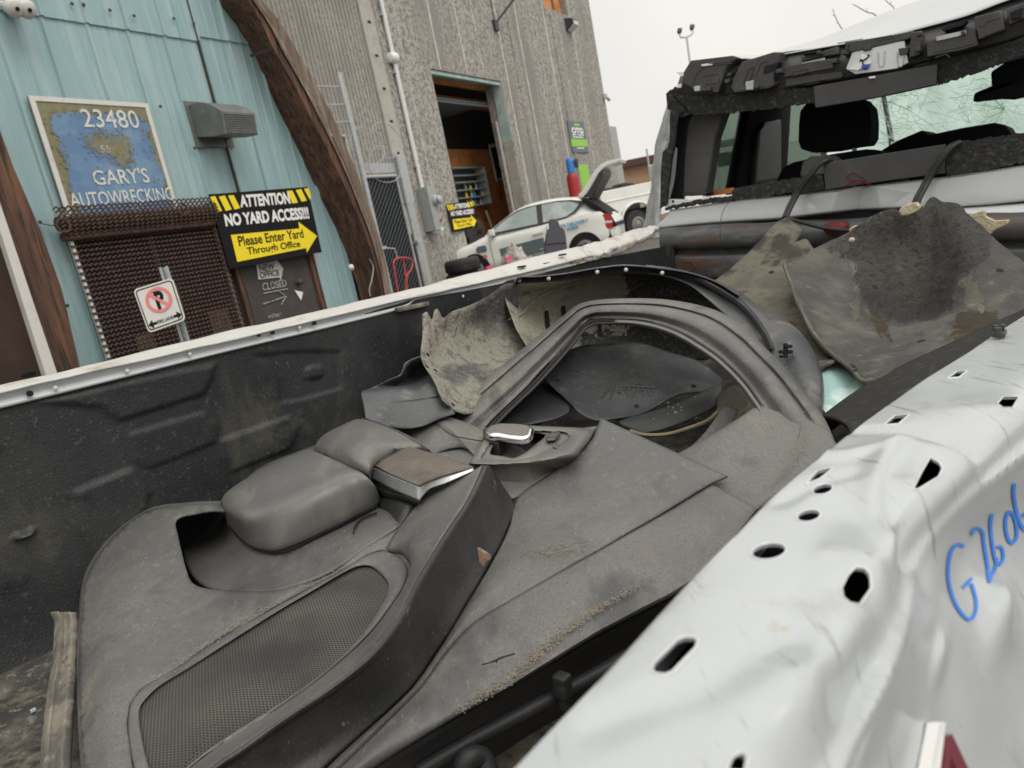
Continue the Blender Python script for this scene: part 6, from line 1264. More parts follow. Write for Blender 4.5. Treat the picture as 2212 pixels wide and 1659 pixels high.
tag(mb.build('weatherstrip', 'rubber', None, smooth=60), 'black rubber weatherstrip hanging over the right of the cab window sill', 'weatherstrip')
# glass crumbs on the bed floor
for i, (a, b) in enumerate([(121, 1420), (22, 1442), (72, 1534)]):
    mb = MB(); p = tpw(a, b, 'z', -.488); mb.cbox(p, TM[0]*.008, TM[1]*.006, TM[2]*.005)
    tag(mb.build('glass_crumb', 'aqua', None, bevel=.001), 'tiny pale glass crumb on the dusty ribbed bed floor', 'glass crumb', 'glass crumbs on the bed floor')
# ================================================================== yard ground
gx = np.linspace(-60, 90, 60); gy = np.concatenate([np.linspace(-40, 6, 12), np.linspace(6.5, 16, 20), np.linspace(17, 160, 25)])
def gz(y): return .55*float(sm(np.array(y), 6.5, 11.5))+.12*float(sm(np.array(y), 12, 20))
V = [np.array([x, y, gz(y)]) for x in gx for y in gy]; n = len(gy)
o = obj('ground', V, [(i*n+j, (i+1)*n+j, (i+1)*n+j+1, i*n+j+1) for i in range(len(gx)-1) for j in range(n-1)], 'ground', None, smooth=60); tag(o, kind='structure')

# ================================================================== teal workshop
D1 = 5.1
tealb = thing('arched_workshop', 'teal metal-sided workshop front framed by a curved dark timber arch beam', 'building', fw(4.3, -1.5, D1))
zs_ = [-1.9, 2.02]
def siding(name, s0, s1, z0, z1, D, slope=0):
    prof = []; s = s0; k = 0
    while s < s1:
        for a, b in ((0, 0), (.10, .0), (.112, -.004), (.128, -.004), (.140, 0), (.19, 0), (.202, -.004), (.218, -.004), (.230, 0), (.288, 0), (.296, -.020), (.312, -.020), (.320, 0)):
            prof.append((s+a, b))
        s += .325; k += 1
    mb = MB(); V = []
    prof = [q for q in prof if archz(q[0]) > z0+.02]
    for a, b in prof: V += [fw(a, z0, D+b), fw(a, min(z1, archz(a)), D+b)]
    mb.add(V, [(2*i, 2*i+2, 2*i+3, 2*i+1) for i in range(len(prof)-1)])
    mb.F = facecam(mb.V, mb.F); return mb.build(name, 'teal', tealb, solid=.004)
inn_ = [(430, -60), (459, 0), (501, 55), (544, 118), (561, 160), (602, 251), (667, 386), (717, 491), (762, 587), (783, 660), (800, 760), (812, 860)]
_am = [(a+9, b-3) for a, b in inn_]
_az = np.array([fac(a, b, D1+.02) for a, b in _am]); 
def archz(s_): return 9.0 if s_ < _az[0, 0] else float(np.interp(s_, _az[:, 0], _az[:, 1], right=-9))
siding('wall_siding', 1.4, 4.62, -1.9, 2.10, D1); siding('wall_siding', 4.66, 6.6, -1.9, 2.14, D1-.006)
siding('upper_siding', 1.4, 4.62, 2.09, 5.5, D1-.016); siding('upper_siding', 4.65, 6.6, 2.13, 5.5, D1-.022)
mb = MB(); mb.box(fw(4.615, -1.9, D1-.035), FS*.007, FN*.03, ZZ*7.4); mb.build('seam_strip', 'doorbrown', tealb)
for a, b in [(155, 8), (180, 10), (237, 22), (289, 34), (346, 230), (418, 50), (375, 40), (420, 640//2), (200, 300), (145, 660), (86, 480)]:
    mb = MB(); mb.lathe(fpt(a, b, D1-.04), -FN, [(.013, 0), (.013, .006), (.006, .010)], 8); mb.build('screw_head', 'doorbrown', tealb)
# arch beam
out_ = [(500, -60), (536, 0), (565, 50), (592, 105), (645, 200), (700, 310), (750, 415), (784, 490), (808, 565), (828, 645), (846, 740), (860, 860)]
out2 = [(530, -60), (566, 0), (610, 58), (652, 128), (694, 205), (732, 282), (775, 385), (812, 491), (838, 596), (851, 680), (864, 760), (876, 860)]
def bandpx(name, A, B, Da, Db, m, n=70, parent=tealb):
    P = crom([np.array([*fac(a, b, Da), 0]) for a, b in A], n); Q = crom([np.array([*fac(a, b, Da), 0]) for a, b in B], n)
    V = []; Fc = []
    for p, q in zip(P, Q): V += [fw(p[0], p[1], Da), fw(q[0], q[1], Da), fw(q[0], q[1], Db), fw(p[0], p[1], Db)]
    for i in range(n-1):
        for k in range(4): Fc.append((4*i+k, 4*i+(k+1) % 4, 4*(i+1)+(k+1) % 4, 4*(i+1)+k))
    Fc += [(0, 1, 2, 3), (4*n-1, 4*n-2, 4*n-3, 4*n-4)]
    o = obj(name, V, Fc, m, parent, smooth=35)
    bm = bmesh.new(); bm.from_mesh(o.data); bmesh.ops.recalc_face_normals(bm, faces=bm.faces); bm.to_mesh(o.data); bm.free(); return o
def sweep4(name, rails, m, n=80):      # rails: four (pixel line, distance) corners
    R = [[fw(*q[:2], D) for q in crom([np.array([*fac(a, b, D), 0]) for a, b in L], n)] for L, D in rails]; V = [r[i] for i in range(n) for r in R]
    V = [v+np.array(mnoise.noise_vector(Vector(v*3)))*.012 for v in V]
    Fc = [(4*i+k, 4*i+(k+1) % 4, 4*(i+1)+(k+1) % 4, 4*(i+1)+k) for i in range(n-1) for k in range(4)]+[(0, 1, 2, 3), (4*n-1, 4*n-2, 4*n-3, 4*n-4)]
    o = obj(name, V, Fc, m, tealb, smooth=35); bm = bmesh.new(); bm.from_mesh(o.data); bmesh.ops.recalc_face_normals(bm, faces=bm.faces); bm.to_mesh(o.data); bm.free(); return o
mid_ = [((a*.62+c*.38), (b*.62+d*.38)) for (a, b), (c, d) in zip(out_, out2)]
mid2 = [((a*.50+c*.50), (b*.50+d*.50)) for (a, b), (c, d) in zip(out_, out2)]
sweep4('arch_beam', [(inn_, D1+.03), (out_, D1-.34), (mid_, D1-.34), (mid_, D1+.1)], 'beam')
sweep4('arch_fascia', [(mid_, D1-.36), (mid2, D1-.36), (mid2, D1+.2), (mid_, D1+.2)], 'beamgrey')
mid3 = [((a*.45+c*.55), (b*.45+d*.55)) for (a, b), (c, d) in zip(out_, out2)]
sweep4('arch_fascia', [(mid3, D1-.33), (out2, D1-.33), (out2, D1+2.2), (mid3, D1+2.2)], 'beamgrey')
g1 = crom([np.array([*fac(a, b, D1-.345), 0]) for a, b in [(620, 250), (680, 370), (730, 470), (778, 590)]], 20)
mb = MB(); mb.prism([fpt(a, b, D1-.345) for a, b in [(543, 117), (590, 102), (592, 106), (545, 122)]], FN*.02); mb.build('beam_joint', 'blackmat', tealb)
mb = MB(); mb.tube(crom([fpt(a, b, D1-.36) for a, b in [(798, 560), (806, 575), (804, 600), (798, 625), (800, 640)]], 16), .006, 6); mb.build('loose_cable', 'greypaint', tealb, smooth=60)
mb = MB(); mb.lathe(fpt(757, 578, D1-.36), -FN, [(.03, 0), (.03, .02), (.012, .035)], 12); mb.build('beam_bolt', 'dirtywhite', tealb, smooth=40)
# left timber leg, white corner trim and brown boarding
def grounded(L, D, r, l):     # outline whose foot runs straight down to the ground below points r and l
    P = [fpt(a, b, D) for a, b in L]; k, m = L.index(r), L.index(l)
    return P[:k+1]+[fw(fac(*r, D)[0]+.12, -1.6, D), fw(fac(*l, D)[0]+.12, -1.6, D)]+P[m:]
mb = MB(); mb.prism(grounded([(-60, 150), (0, 278), (30, 361), (90, 501), (135, 627), (173, 790), (200, 900), (140, 900), (100, 760), (70, 660), (20, 500), (-60, 330)], D1-.24, (200, 900), (140, 900)), FN*.3); mb.build('timber_leg', 'beam', tealb, bevel=.006)
mb = MB(); mb.prism(grounded([(-60, 262), (0, 436), (123, 802), (158, 905), (133, 905), (97, 804), (0, 497), (-60, 318)], D1-.34, (158, 905), (133, 905)), FN*.06); mb.build('corner_trim', 'whitetrim', tealb, bevel=.004)
mb = MB(); mb.prism(grounded([(-500, 100), (-60, 300), (0, 470), (110, 804), (145, 905), (-500, 1000)], D1-.29, (145, 905), (-500, 1000)), FN*.05); mb.build('brown_boarding', 'brownwall', tealb)
# office door and frame
mb = MB(); mb.box(fw(.862*D1, -1.6, D1-.04), FS*(.160*D1), FN*.03, ZZ*2.1); odoor = mb.build('office_door', 'doorbrown', tealb, bevel=.004)
mb = MB(); mb.box(fw(1.022*D1, -1.6, D1-.07), FS*.07, FN*.06, ZZ*2.15); mb.box(fw(.848*D1, -1.6, D1-.06), FS*.06, FN*.05, ZZ*2.15); mb.build('door_frame', 'beam', tealb, bevel=.004)
DD = D1-.045
def fpoly(mb, L, D, th=.004): mb.prism([fpt(a, b, D) for a, b in L], -FN*th)
def ftext(name, body, L, D, m, parent, bold=.02, space=1.0): return lettering(name, body, [fpt(a, b, D) for a, b in L], m, parent, bold, None, space)
mb = MB(); fpoly(mb, [(553, 572), (594, 564), (596, 560), (611, 580), (606, 606), (603, 599), (558, 604)], DD); stk = mb.build('arrow_sticker', 'dirtywhite', odoor)
ftext('door_words', 'NEW', [(562, 587), (594, 582), (592, 568), (559, 573)], DD-.006, 'doorbrown', odoor, .03)
ftext('door_words', 'OFFICE', [(562, 602), (604, 595), (602, 582), (560, 588)], DD-.006, 'doorbrown', odoor, .03)
ftext('chalk_words', 'CLOSED', [(568, 628), (620, 618), (617, 603), (566, 612)], DD-.004, 'chalk', odoor, .0)
ftext('chalk_words', 'other', [(580, 688), (608, 682), (607, 673), (579, 679)], DD-.004, 'chalk', odoor, .0)
mb = MB()
for L in ([(569, 634), (590, 630), (621, 624)], [(568, 657), (590, 650), (618, 640)], [(604, 631), (612, 636), (619, 641), (612, 650), (608, 658)]):
    mb.tube([fpt(a, b, DD-.004) for a, b in L], .004, 5)
mb.build('chalk_lines', 'chalk', odoor)
mb = MB(); fpoly(mb, [(636, 627), (654, 631), (650, 649)], DD); mb.build('white_triangle', 'signwhite', odoor)
mb = MB(); mb.lathe(fpt(642, 610, D1-.04), -FN, [(.03, 0), (.03, .01), (.018, .02), (.03, .05), (.02, .06)], 12); mb.build('handle', 'doorbrown', odoor, smooth=50)
mb = MB(); fpoly(mb, [(669, 552), (680, 550), (683, 562), (672, 565)], D1-.032); mb.build('wall_sticker', 'redsign', tealb)
mb = MB(); fpoly(mb, [(671, 555), (679, 553), (681, 560), (674, 562)], D1-.038, .002); mb.build('sticker_print', 'signwhite', tealb)
# twin floodlights high at the left
fl = thing('floodlight', 'pair of small white bulb floodlights at the top left of the teal wall', 'floodlight', fpt(20, 16, D1-.1))
mb = MB(); mb.cbox(fpt(24, 10, D1-.05), FS*.10, FN*.06, ZZ*.10); mb.build('mounting_box', 'greypaint', fl, bevel=.005)
for (a, b) in ((6, 14), (33, 17)):
    mb = MB(); mb.lathe(fpt(a, b-4, D1-.08), (-FN-ZZ*.5), [(.025, 0), (.03, .04), (.055, .10), (.06, .13), (.045, .15), (.01, .155)], 16); mb.build('lamp_head', 'whitetrim', fl, smooth=50)
    mb = MB(); mb.lathe(fpt(a, b-4, D1-.08)+(-FN-ZZ*.5)/1.118*.156, (-FN-ZZ*.5), [(.014, 0), (.014, .004)], 10); mb.build('lamp_cap', 'blackmat', fl)
# hand painted blue sign
DB = D1-.045
bs = thing('painted_sign', 'faded blue hand-painted board with street number and business name, peeling olive edges', 'sign', fpt(200, 440, DB))
def B2(u, v, D=DB): s0, s1, z1, z0 = .603*D, .781*D, .304*D, .118*D; return fw(s0+(s1-s0)*u, z0+(z1-z0)*v, D)
mb = MB(); mb.box(B2(0, 0), B2(1, 0)-B2(0, 0), FN*.02, B2(0, 1)-B2(0, 0)); mb.build('sign_board', 'signolive', bs)
mb = MB()
for a, b, c, d in ((0, .965, 1, 1), (0, 0, .04, .965), (.962, 0, 1, .965)):
    mb.box(B2(a, b, DB-.006), B2(c, b)-B2(a, b), FN*.008, B2(a, d)-B2(a, b))
mb.build('sign_border', 'dirtywhite', bs)
bl = [(.13, .87), (.30, .90), (.5, .885), (.72, .91), (.90, .875), (.95, .80), (.90, .74), (.93, .64), (.91, .55), (.945, .45), (.93, .32), (.95, .24), (.92, .12), (.8, .05), (.5, .02), (.2, .03), (.10, .10), (.11, .22), (.08, .34), (.11, .44), (.13, .52), (.10, .62), (.13, .70), (.09, .78)]
P = crom([np.array([a, b, 0]) for a, b in bl], 120, True)
mb = MB(); mb.prism([B2(p[0]+.02*mnoise.noise(Vector((p[0]*14, p[1]*14, 1))), p[1]+.012*mnoise.noise(Vector((p[1]*14, p[0]*14, 5))), DB-.001) for p in P], -FN*.003); mb.build('blue_field', 'signblue', bs)
P = crom([np.array([a, b, 0]) for a, b in [(.36, .71), (.5, .735), (.68, .72), (.70, .63), (.66, .54), (.58, .49), (.54, .56), (.44, .60), (.34, .66)]], 60, True)
mb = MB(); mb.prism([B2(p[0]+.03*mnoise.noise(Vector((p[0]*18, p[1]*18, 1))), p[1]+.012*mnoise.noise(Vector((p[1]*18, p[0]*18, 5))), DB-.005) for p in P], -FN*.002); mb.build('worn_patch', 'signolive', bs)
def chips(name, rings, n, w, m, seed, lift):
    r = np.random.RandomState(seed); mb = MB()
    for ring in rings:
        P = crom([np.array([a, b, 0]) for a, b in ring], 200, True)
        for i in range(n):
            p = P[r.randint(200)]; u = p[0]+r.randn()*w; v = p[1]+r.randn()*w
            if not (.05 < u < .95 and .02 < v < .95): continue
            k = r.uniform(.004, .016); a0 = r.uniform(0, 6); mb.add([B2(u+k*math.cos(a0+t)*r.uniform(.5, 1), v+k*.8*math.sin(a0+t)*r.uniform(.5, 1), DB-lift) for t in (0, 1.2, 2.4, 3.7, 5)], [(0, 1, 2, 3, 4)])
    mb.F = facecam(mb.V, mb.F); o = mb.build(name, m, bs); o['kind'] = 'stuff'
wp = [(.36, .71), (.5, .735), (.68, .72), (.70, .63), (.66, .54), (.58, .49), (.54, .56), (.44, .60), (.34, .66)]
chips('paint_chips', [bl, wp], 300, .022, 'signolive', 11, .0075)
chips('paint_chips', [wp], 160, .028, 'signblue', 12, .0080)
chips('paint_chips', [[(.15, .1), (.85, .1), (.85, .85), (.15, .85)], [(.4, .3), (.6, .3), (.6, .6), (.4, .6)]], 45, .12, 'decalgrey', 13, .0078)
for body, q, bo in (('23480', (.36, .79, .86, .925), .004), ('GARY\'S', (.30, .355, .80, .47), .010), ('AUTOWRECKING', (.06, .20, .985, .305), .008)):
    u0, v0, u1, v1 = q
    lettering('painted_words', body, [B2(u0, v0, DB-.009), B2(u1, v0+.004, DB-.009), B2(u1, v1+.012, DB-.009), B2(u0, v1, DB-.009)], 'handpaint', bs, bo)
lettering('painted_words', '55', [B2(.44, .60, DB-.009), B2(.53, .60, DB-.009), B2(.53, .655, DB-.009), B2(.44, .655, DB-.009)], 'chalk', bs, 0)
# expanded steel screen over a window
DM = D1-.10
sc = thing('window_screen', 'rusty brown expanded-metal screen rolled at the top over a dark window', 'window screen', fpt(330, 760, DM))
s0, s1 = .597*DM, .838*DM; zt = .148*DM; zb = -.36*DM
mb = MB(); mb.box(fw(s0+.02, zb, D1-.035), FS*(s1-s0+.10), FN*.02, ZZ*(zt-zb-.05)); win = mb.build('window_pane', 'dark', sc)
mb = MB(); cx0 = (s0+s1)/2+.02
mb.box(fw(cx0, zb, D1-.05), FS*.035, FN*.02, ZZ*(zt-zb-.08)); mb.build('mullion', 'doorbrown', sc)
for a, b, w, h in ((s0+.28, -.30, .14, .42), (s1-.25, -.1, .2, .28), (s1-.22, -.75, .16, .45), (s0+.55, .25, .2, .2)):
    mb = MB(); mb.box(fw(a, b-.3, D1-.045), FS*w, FN*.012, ZZ*h); mb.build('stored_box', 'beamgrey', sc)
z = zb; mb = MB()
while z < zt-.10:
    pts = []; k = 0; s = s0
    while s < s1:
        pts.append(fw(s, z+(.008 if k % 2 else -.008), DM+(.008 if k % 2 else -.008))); s += .019; k += 1
    mb.tube(pts, .0078, 4, False); z += .034
mb.build('screen_mesh', 'rust', sc)
for sx_, w in ((s0-.012, .022), (s1-.01, .022)):
    mb = MB(); mb.box(fw(sx_, zb, DM-.012), FS*w, FN*.03, ZZ*(zt-zb)); mb.build('edge_strip', 'dirtywhite' if sx_ < 3.5 else 'beamgrey', sc)
    z = zb
    while z < zt-.06: mb = MB(); mb.box(fw(sx_-.006, z, DM-.02), FS*.036, FN*.012, ZZ*.018); mb.build('edge_clip', 'rust', sc); z += .047
mb = MB()
for k in range(9):
    pts = []; s = s0-.07; j = 0
    while s < s1+.03:
        pts.append(fw(s, zt+.035-.026*k+(.008 if j % 2 else -.008), DM-.03-.05*math.sin(math.pi*(k+.5)/9))); s += .021; j += 1
    mb.tube(pts, .0078, 4, False)
mb.tube([fw(s0-.06, zt-.07, DM-.02), fw(s1+.02, zt-.07, DM-.02)], .05, 10); mb.tube([fw(s0-.06, zt-.16, DM-.02), fw(s1+.02, zt-.16, DM-.02)], .03, 10)
mb.build('rolled_mesh', 'rust', sc)
mb = MB()
for a, b in ((137, 487), (395, 452)):
    ring = [fpt(a, b, DM-.08)+FS*.045*math.cos(t)+ZZ*.045*math.sin(t) for t in np.linspace(0, 2*math.pi, 14)]; mb.tube(ring, .007, 6)
mb.build('rolled_end_ring', 'rust', sc)
mb = MB(); mb.tube([fpt(*q, D1-.05) for q in [(84, 482), (110, 487), (138, 487)]], .004, 5); mb.build('tie_wire', 'doorbrown', sc)
# ATTENTION signs
def attention(name, label, Dq, ox, oz, sc_=1.0, blur=0):
    """board and lettering traced on the near sign, then set out at the same size"""
    def A(a, b, lift):
        s, z = fac(a, b, D1-.15); return fw(ox+(s-4.36)*sc_, oz+(z-.83)*sc_, Dq-lift)
    root = thing(name, label, 'sign', A(570, 570, 0)); N = -FN
    mb = MB(); mb.prism([A(*q, 0) for q in [(450, 420), (663, 404), (694, 545), (495, 581)]], N*.008); mb.build('sign_board', 'signblack', root)
    for L in ([(452, 426), (463, 424), (478, 456), (467, 458)], [(471, 425), (484, 423), (499, 453), (486, 456)], [(491, 423), (503, 422), (517, 450), (505, 453)], [(618, 413), (630, 412), (642, 438), (630, 440)], [(637, 411), (649, 409), (661, 434), (650, 436)], [(655, 408), (664, 407), (670, 424), (668, 432)]):
        mb = MB(); mb.prism([A(*q, .009) for q in L], N*.002); mb.build('hazard_stripe', 'signyellow', root)
    mb = MB(); mb.prism([A(*q, .009) for q in [(497, 508), (645, 494), (643, 480), (683, 510), (661, 546), (660, 536), (511, 566)]], N*.002); mb.build('yellow_arrow', 'signyellow', root)
    for body, L, m in (('ATTENTION', [(518, 449), (626, 441), (621, 415), (514, 422)], 'signwhite'), ('NO YARD ACCESS!!!', [(486, 490), (667, 473), (662, 447), (481, 463)], 'signwhite'), ('Please Enter Yard', [(515, 533), (655, 514), (651, 495), (510, 511)], 'signblack'), ('Through Office', [(534, 556), (648, 538), (645, 519), (530, 535)], 'signblack')):
        lettering('lettering', body, [A(*q, .0125) for q in L], m, root, .042 if m == 'signwhite' else .02)
    return root
attention('attention_sign', 'black and yellow warning sign with arrow on the teal wall above the office door', D1-.15, 4.36, .83)
# vent hood
M['hood'] = mat('grimy_grey_hood', (.15, .155, .15), .5, .2, layers=[(8, (.21, .215, .21), .45, .7), (30, (.10, .085, .07), .58, .74)])
vh = thing('vent_hood', 'grey metal vent hood with louvred front on the teal wall', 'vent', fw(4.4, 1.2, D1))
sA, sB = 4.33, 4.68; prof = [(0, 1.545), (-.08, 1.55), (-.2, 1.52), (-.30, 1.47), (-.37, 1.41), (-.345, 1.235), (-.2, 1.25), (-.08, 1.275), (0, 1.29)]
mb = MB(); mb.prism([fw(sA, z, D1-.02+d) for d, z in prof], FS*(sB-sA)); mb.build('hood_shell', 'hood', vh, bevel=.006)
mb = MB()
for k in range(9):
    f = (k+.5)/9; d = -.368+.024*f; z = 1.395-.155*f; mb.box(fw(sA+.02, z, D1-.02+d-.010), FS*(sB-sA-.04), FN*.012, ZZ*.006)
mb.build('louvre_slats', 'hood', vh)
mb = MB(); mb.box(fw(sA-.03, 1.21, D1-.03), FS*.40, FN*.01, ZZ*.37); mb.build('mounting_flange', 'hood', vh)
# no parking sign on its post
np_ = thing('no_parking_sign', 'small white no-parking fire-lane sign on a grey steel post', 'sign', np.array([*dep(365, 735, 4.45)[:2], 0.0]))
QN = [dep(322, 720, 4.35), dep(402, 691, 4.35), dep(373, 600, 4.35), dep(288, 626, 4.35)]
qn = np.cross(QN[1]-QN[0], QN[3]-QN[0]); qn /= np.linalg.norm(qn); qn = qn if qn@(CAMP-QN[0]) > 0 else -qn
def Qp(u, v, l=0): a, b, c, d = QN; return (a*(1-u)+b*u)*(1-v)+(d*(1-u)+c*u)*v+qn*l
def rrect(i, r, n=6):
    L = []
    for cx_, cy_, a0 in ((1-i-r, 1-i-r, 0), (i+r, 1-i-r, 90), (i+r, i+r, 180), (1-i-r, i+r, 270)):
        for k in range(n+1): a = math.radians(a0+90*k/n); L.append((cx_+r*math.cos(a), cy_+r*math.sin(a)))
    return L
mb = MB(); mb.prism([Qp(u, v) for u, v in rrect(0, .1)], qn*.004); mb.build('sign_plate', 'dirtywhite', np_)
mb = MB(); A_, B_ = rrect(.035, .09), rrect(.06, .07); n = len(A_); mb.add([Qp(*q, .0055) for q in A_]+[Qp(*q, .0055) for q in B_], [(i, (i+1) % n, n+(i+1) % n, n+i) for i in range(n)]); mb.F = facecam(mb.V, mb.F); mb.build('border_line', 'signblack', np_)
lettering('letter', 'P', [Qp(.43, .41, .006), Qp(.66, .41, .006), Qp(.66, .82, .006), Qp(.43, .82, .006)], 'signblack', np_, .05)
cc = (.52, .62); n = 40
mb = MB(); mb.add([Qp(cc[0]+r*math.cos(t), cc[1]+r*.88*math.sin(t), .008) for r in (.325, .25) for t in np.linspace(0, 2*math.pi, n, endpoint=False)], [(i, (i+1) % n, n+(i+1) % n, n+i) for i in range(n)])
mb.add([Qp(cc[0]+a, cc[1]+b, .0082) for a, b in [(-.235, .17), (-.185, .215), (.235, -.17), (.185, -.215)]], [(0, 1, 2, 3)]); mb.F = facecam(mb.V, mb.F); mb.build('red_ring', 'redsign', np_)
lettering('fire_lane_words', 'FIRE LANE', [Qp(.30, .115, .006), Qp(.72, .115, .006), Qp(.72, .195, .006), Qp(.30, .195, .006)], 'signblack', np_, .02)
mb = MB()
for L in ([(.06, .155), (.19, .25), (.19, .185), (.29, .185), (.29, .125), (.19, .125), (.19, .06)], [(.95, .155), (.83, .25), (.83, .185), (.73, .185), (.73, .125), (.83, .125), (.83, .06)]):
    mb.prism([Qp(u, v, .0045) for u, v in L], qn*.0012)
mb.build('arrow_marks', 'signblack', np_)
pt = dep(314, 582, 4.40); pb = np.array([*dep(368, 742, 4.40)[:2], 0]); pt = np.array([pb[0], pb[1], pt[2]])
pc = QN[0]*.5+QN[1]*.5-qn*.14; pb = np.array([pc[0]+.02, pc[1], -.05]); pt = np.array([pc[0]+.02, pc[1], dep(318, 583, 4.4)[2]])
sx = np.cross(qn, ZZ); sx /= np.linalg.norm(sx)
mb = MB()
for a, w in ((-.028, .016), (.012, .016)): mb.box(pb+sx*a, sx*w, -qn*.004, ZZ*(pt[2]-pb[2]))
mb.box(pb-sx*.014-qn*.02, sx*.028, -qn*.003, ZZ*(pt[2]-pb[2])); mb.build('post', 'galv', np_)

# ================================================================== concrete shop
D2 = 8.8
cb = thing('concrete_building', 'tall exposed-aggregate concrete workshop with an open roll-up doorway', 'building', fw(17, -.9, D2))
ZT, ZB = 11.0, -1.6
oL, oR, oT = 14.12, 17.36, 3.82
seam0, seam1, cornr = 12.02, 12.42, 24.9
mb = MB(); s = 4.0; V = []
prof = []
while s < seam0: prof += [(s, 0), (s+.045, 0), (s+.058, -.03), (s+.092, -.03)]; s += .105
for a, b in prof: V += [fw(a, ZB, D2+.02+b), fw(a, ZT, D2+.02+b)]
mb.add(V, [(2*i, 2*i+2, 2*i+3, 2*i+1) for i in range(len(prof)-1)]); mb.F = facecam(mb.V, mb.F); mb.build('ribbed_wall', 'concrib', cb)
mb = MB(); mb.box(fw(seam0, ZB, D2-.05), FS*(seam1-seam0), FN*.3, ZZ*(ZT-ZB)); mb.build('smooth_pilaster', 'concsmooth', cb, bevel=.01)
for z in np.arange(-.5, 8, .62): mb = MB(); mb.box(fw(seam0+.16, z, D2-.053), FS*.10, FN*.01, ZZ*.05); mb.build('tie_slot', 'dark', cb)
mb = MB()
mb.box(fw(seam1, ZB, D2-.02), FS*(oL-seam1), FN*.5, ZZ*(ZT-ZB)); mb.box(fw(oL, oT, D2-.02), FS*(oR-oL), FN*.5, ZZ*(ZT-oT))
mb.box(fw(oR, ZB, D2-.02), FS*(21.0-oR), FN*.5, ZZ*(ZT-ZB)); mb.box(fw(21.0, ZB, D2-.02), FS*1.78, FN*.5, ZZ*(6.22-ZB)); mb.box(fw(22.78, ZB, D2-.02), FS*(cornr-22.78), FN*.5, ZZ*(ZT-ZB))
mb.box(fw(21.0, 7.4, D2-.02), FS*1.78, FN*.5, ZZ*(ZT-7.4)); mb.build('aggregate_wall', 'concrete', cb)
for s_, w in ((14.54, .05), (15.7, .03), (17.75, .05), (18.95, .05), (20.85, .055), (22.92, .035), (21.85, .02), (19.9, .02), (16.5, .02), (13.2, .02)):
    z0 = oT+.02 if oL < s_ < oR else ZB; z1 = 6.1 if 21 < s_ < 22.78 else ZT
    mb = MB(); zz = np.linspace(z0, z1, 120); V = []
    for z in zz:
        c = s_+.02*mnoise.noise(Vector((s_, z*1.4, 0))); ww = w*(.55+.35*mnoise.noise(Vector((z*4, s_, 3)))); V += [fw(c-ww, z, D2-.026), fw(c+ww, z, D2-.026)]
    mb.add(V, [(2*i, 2*i+1, 2*i+3, 2*i+2) for i in range(119)]); mb.F = facecam(mb.V, mb.F); mb.build('wall_arris', 'streak', cb)
for s_ in (18.35, 21.3):       # shallow flutes
    mb = MB(); mb.box(fw(s_, ZB, D2-.045), FS*.30, FN*.03, ZZ*((6.1 if 21 < s_ < 22.78 else ZT)-ZB)); mb.build('shallow_rib', 'concrete', cb, bevel=.02)
mb = MB(); mb.box(fw(cornr-.02, ZB, D2+.48), FS*.02, FN*10, ZZ*(ZT-ZB)); mb.build('end_wall', 'concsmooth', cb)
# jamb, header, interior of the open bay
mb = MB(); mb.box(fw(oR-.012, ZB, D2+.0), FS*.010, FN*.26, ZZ*(2.35-ZB)); mb.build('door_jamb', 'concsmooth', cb)
mb = MB(); mb.box(fw(oR-.014, 2.35, D2-.01), FS*.012, FN*.27, ZZ*(oT-2.35)); mb.build('painted_jamb', 'tealclean', cb)
mb = MB(); mb.box(fw(oL, oT-.09, D2+.02), FS*(oR-oL), FN*.1, ZZ*.08); mb.build('painted_lintel', 'tealclean', cb)
mb = MB(); mb.box(fw(oR-.06, ZB, D2+.30), FS*.05, FN*.05, ZZ*(2.9-ZB)); mb.build('door_track', 'whitetrim', cb)
mb = MB(); mb.box(fw(oL, oT-.45, D2+.5), FS*(oR-oL), FN*2.0, ZZ*.04); mb.box(fw(oL, oT-.52, D2+.48), FS*(oR-oL), FN*.06, ZZ*.05); mb.build('raised_door', 'decalgrey', cb)
DI = D2+1.9
mb = MB(); mb.box(fw(12.5, ZB, DI), FS*14, FN*.1, ZZ*(ZT-ZB-4)); mb.box(fw(12.5, ZB, D2+.5), FS*.1, FN*3, ZZ*7); mb.box(fw(12.5, 4.4, D2+.5), FS*4.0, FN*3, ZZ*.1); mb.box(fw(24.5, ZB, D2+.5), FS*.1, FN*3, ZZ*7); mb.build('bay_shell', 'dark', cb)  # ceiling stops short, an added opening that lets sky light into the bay
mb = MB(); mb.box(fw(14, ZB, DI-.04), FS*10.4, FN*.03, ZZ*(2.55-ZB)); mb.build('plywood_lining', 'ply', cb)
mb = MB(); mb.box(fw(14, 3.55, DI-.5), FS*10, FN*.12, ZZ*.25); mb.box(fw(14, 3.75, DI-1.4), FS*10, FN*.12, ZZ*.25); mb.build('ceiling_beam', 'ply', cb)
mb = MB(); mb.box(fw(12.6, -.95, D2+.5), FS*12, FN*2.5, ZZ*.06); mb.build('bay_floor', 'concsmooth', cb)
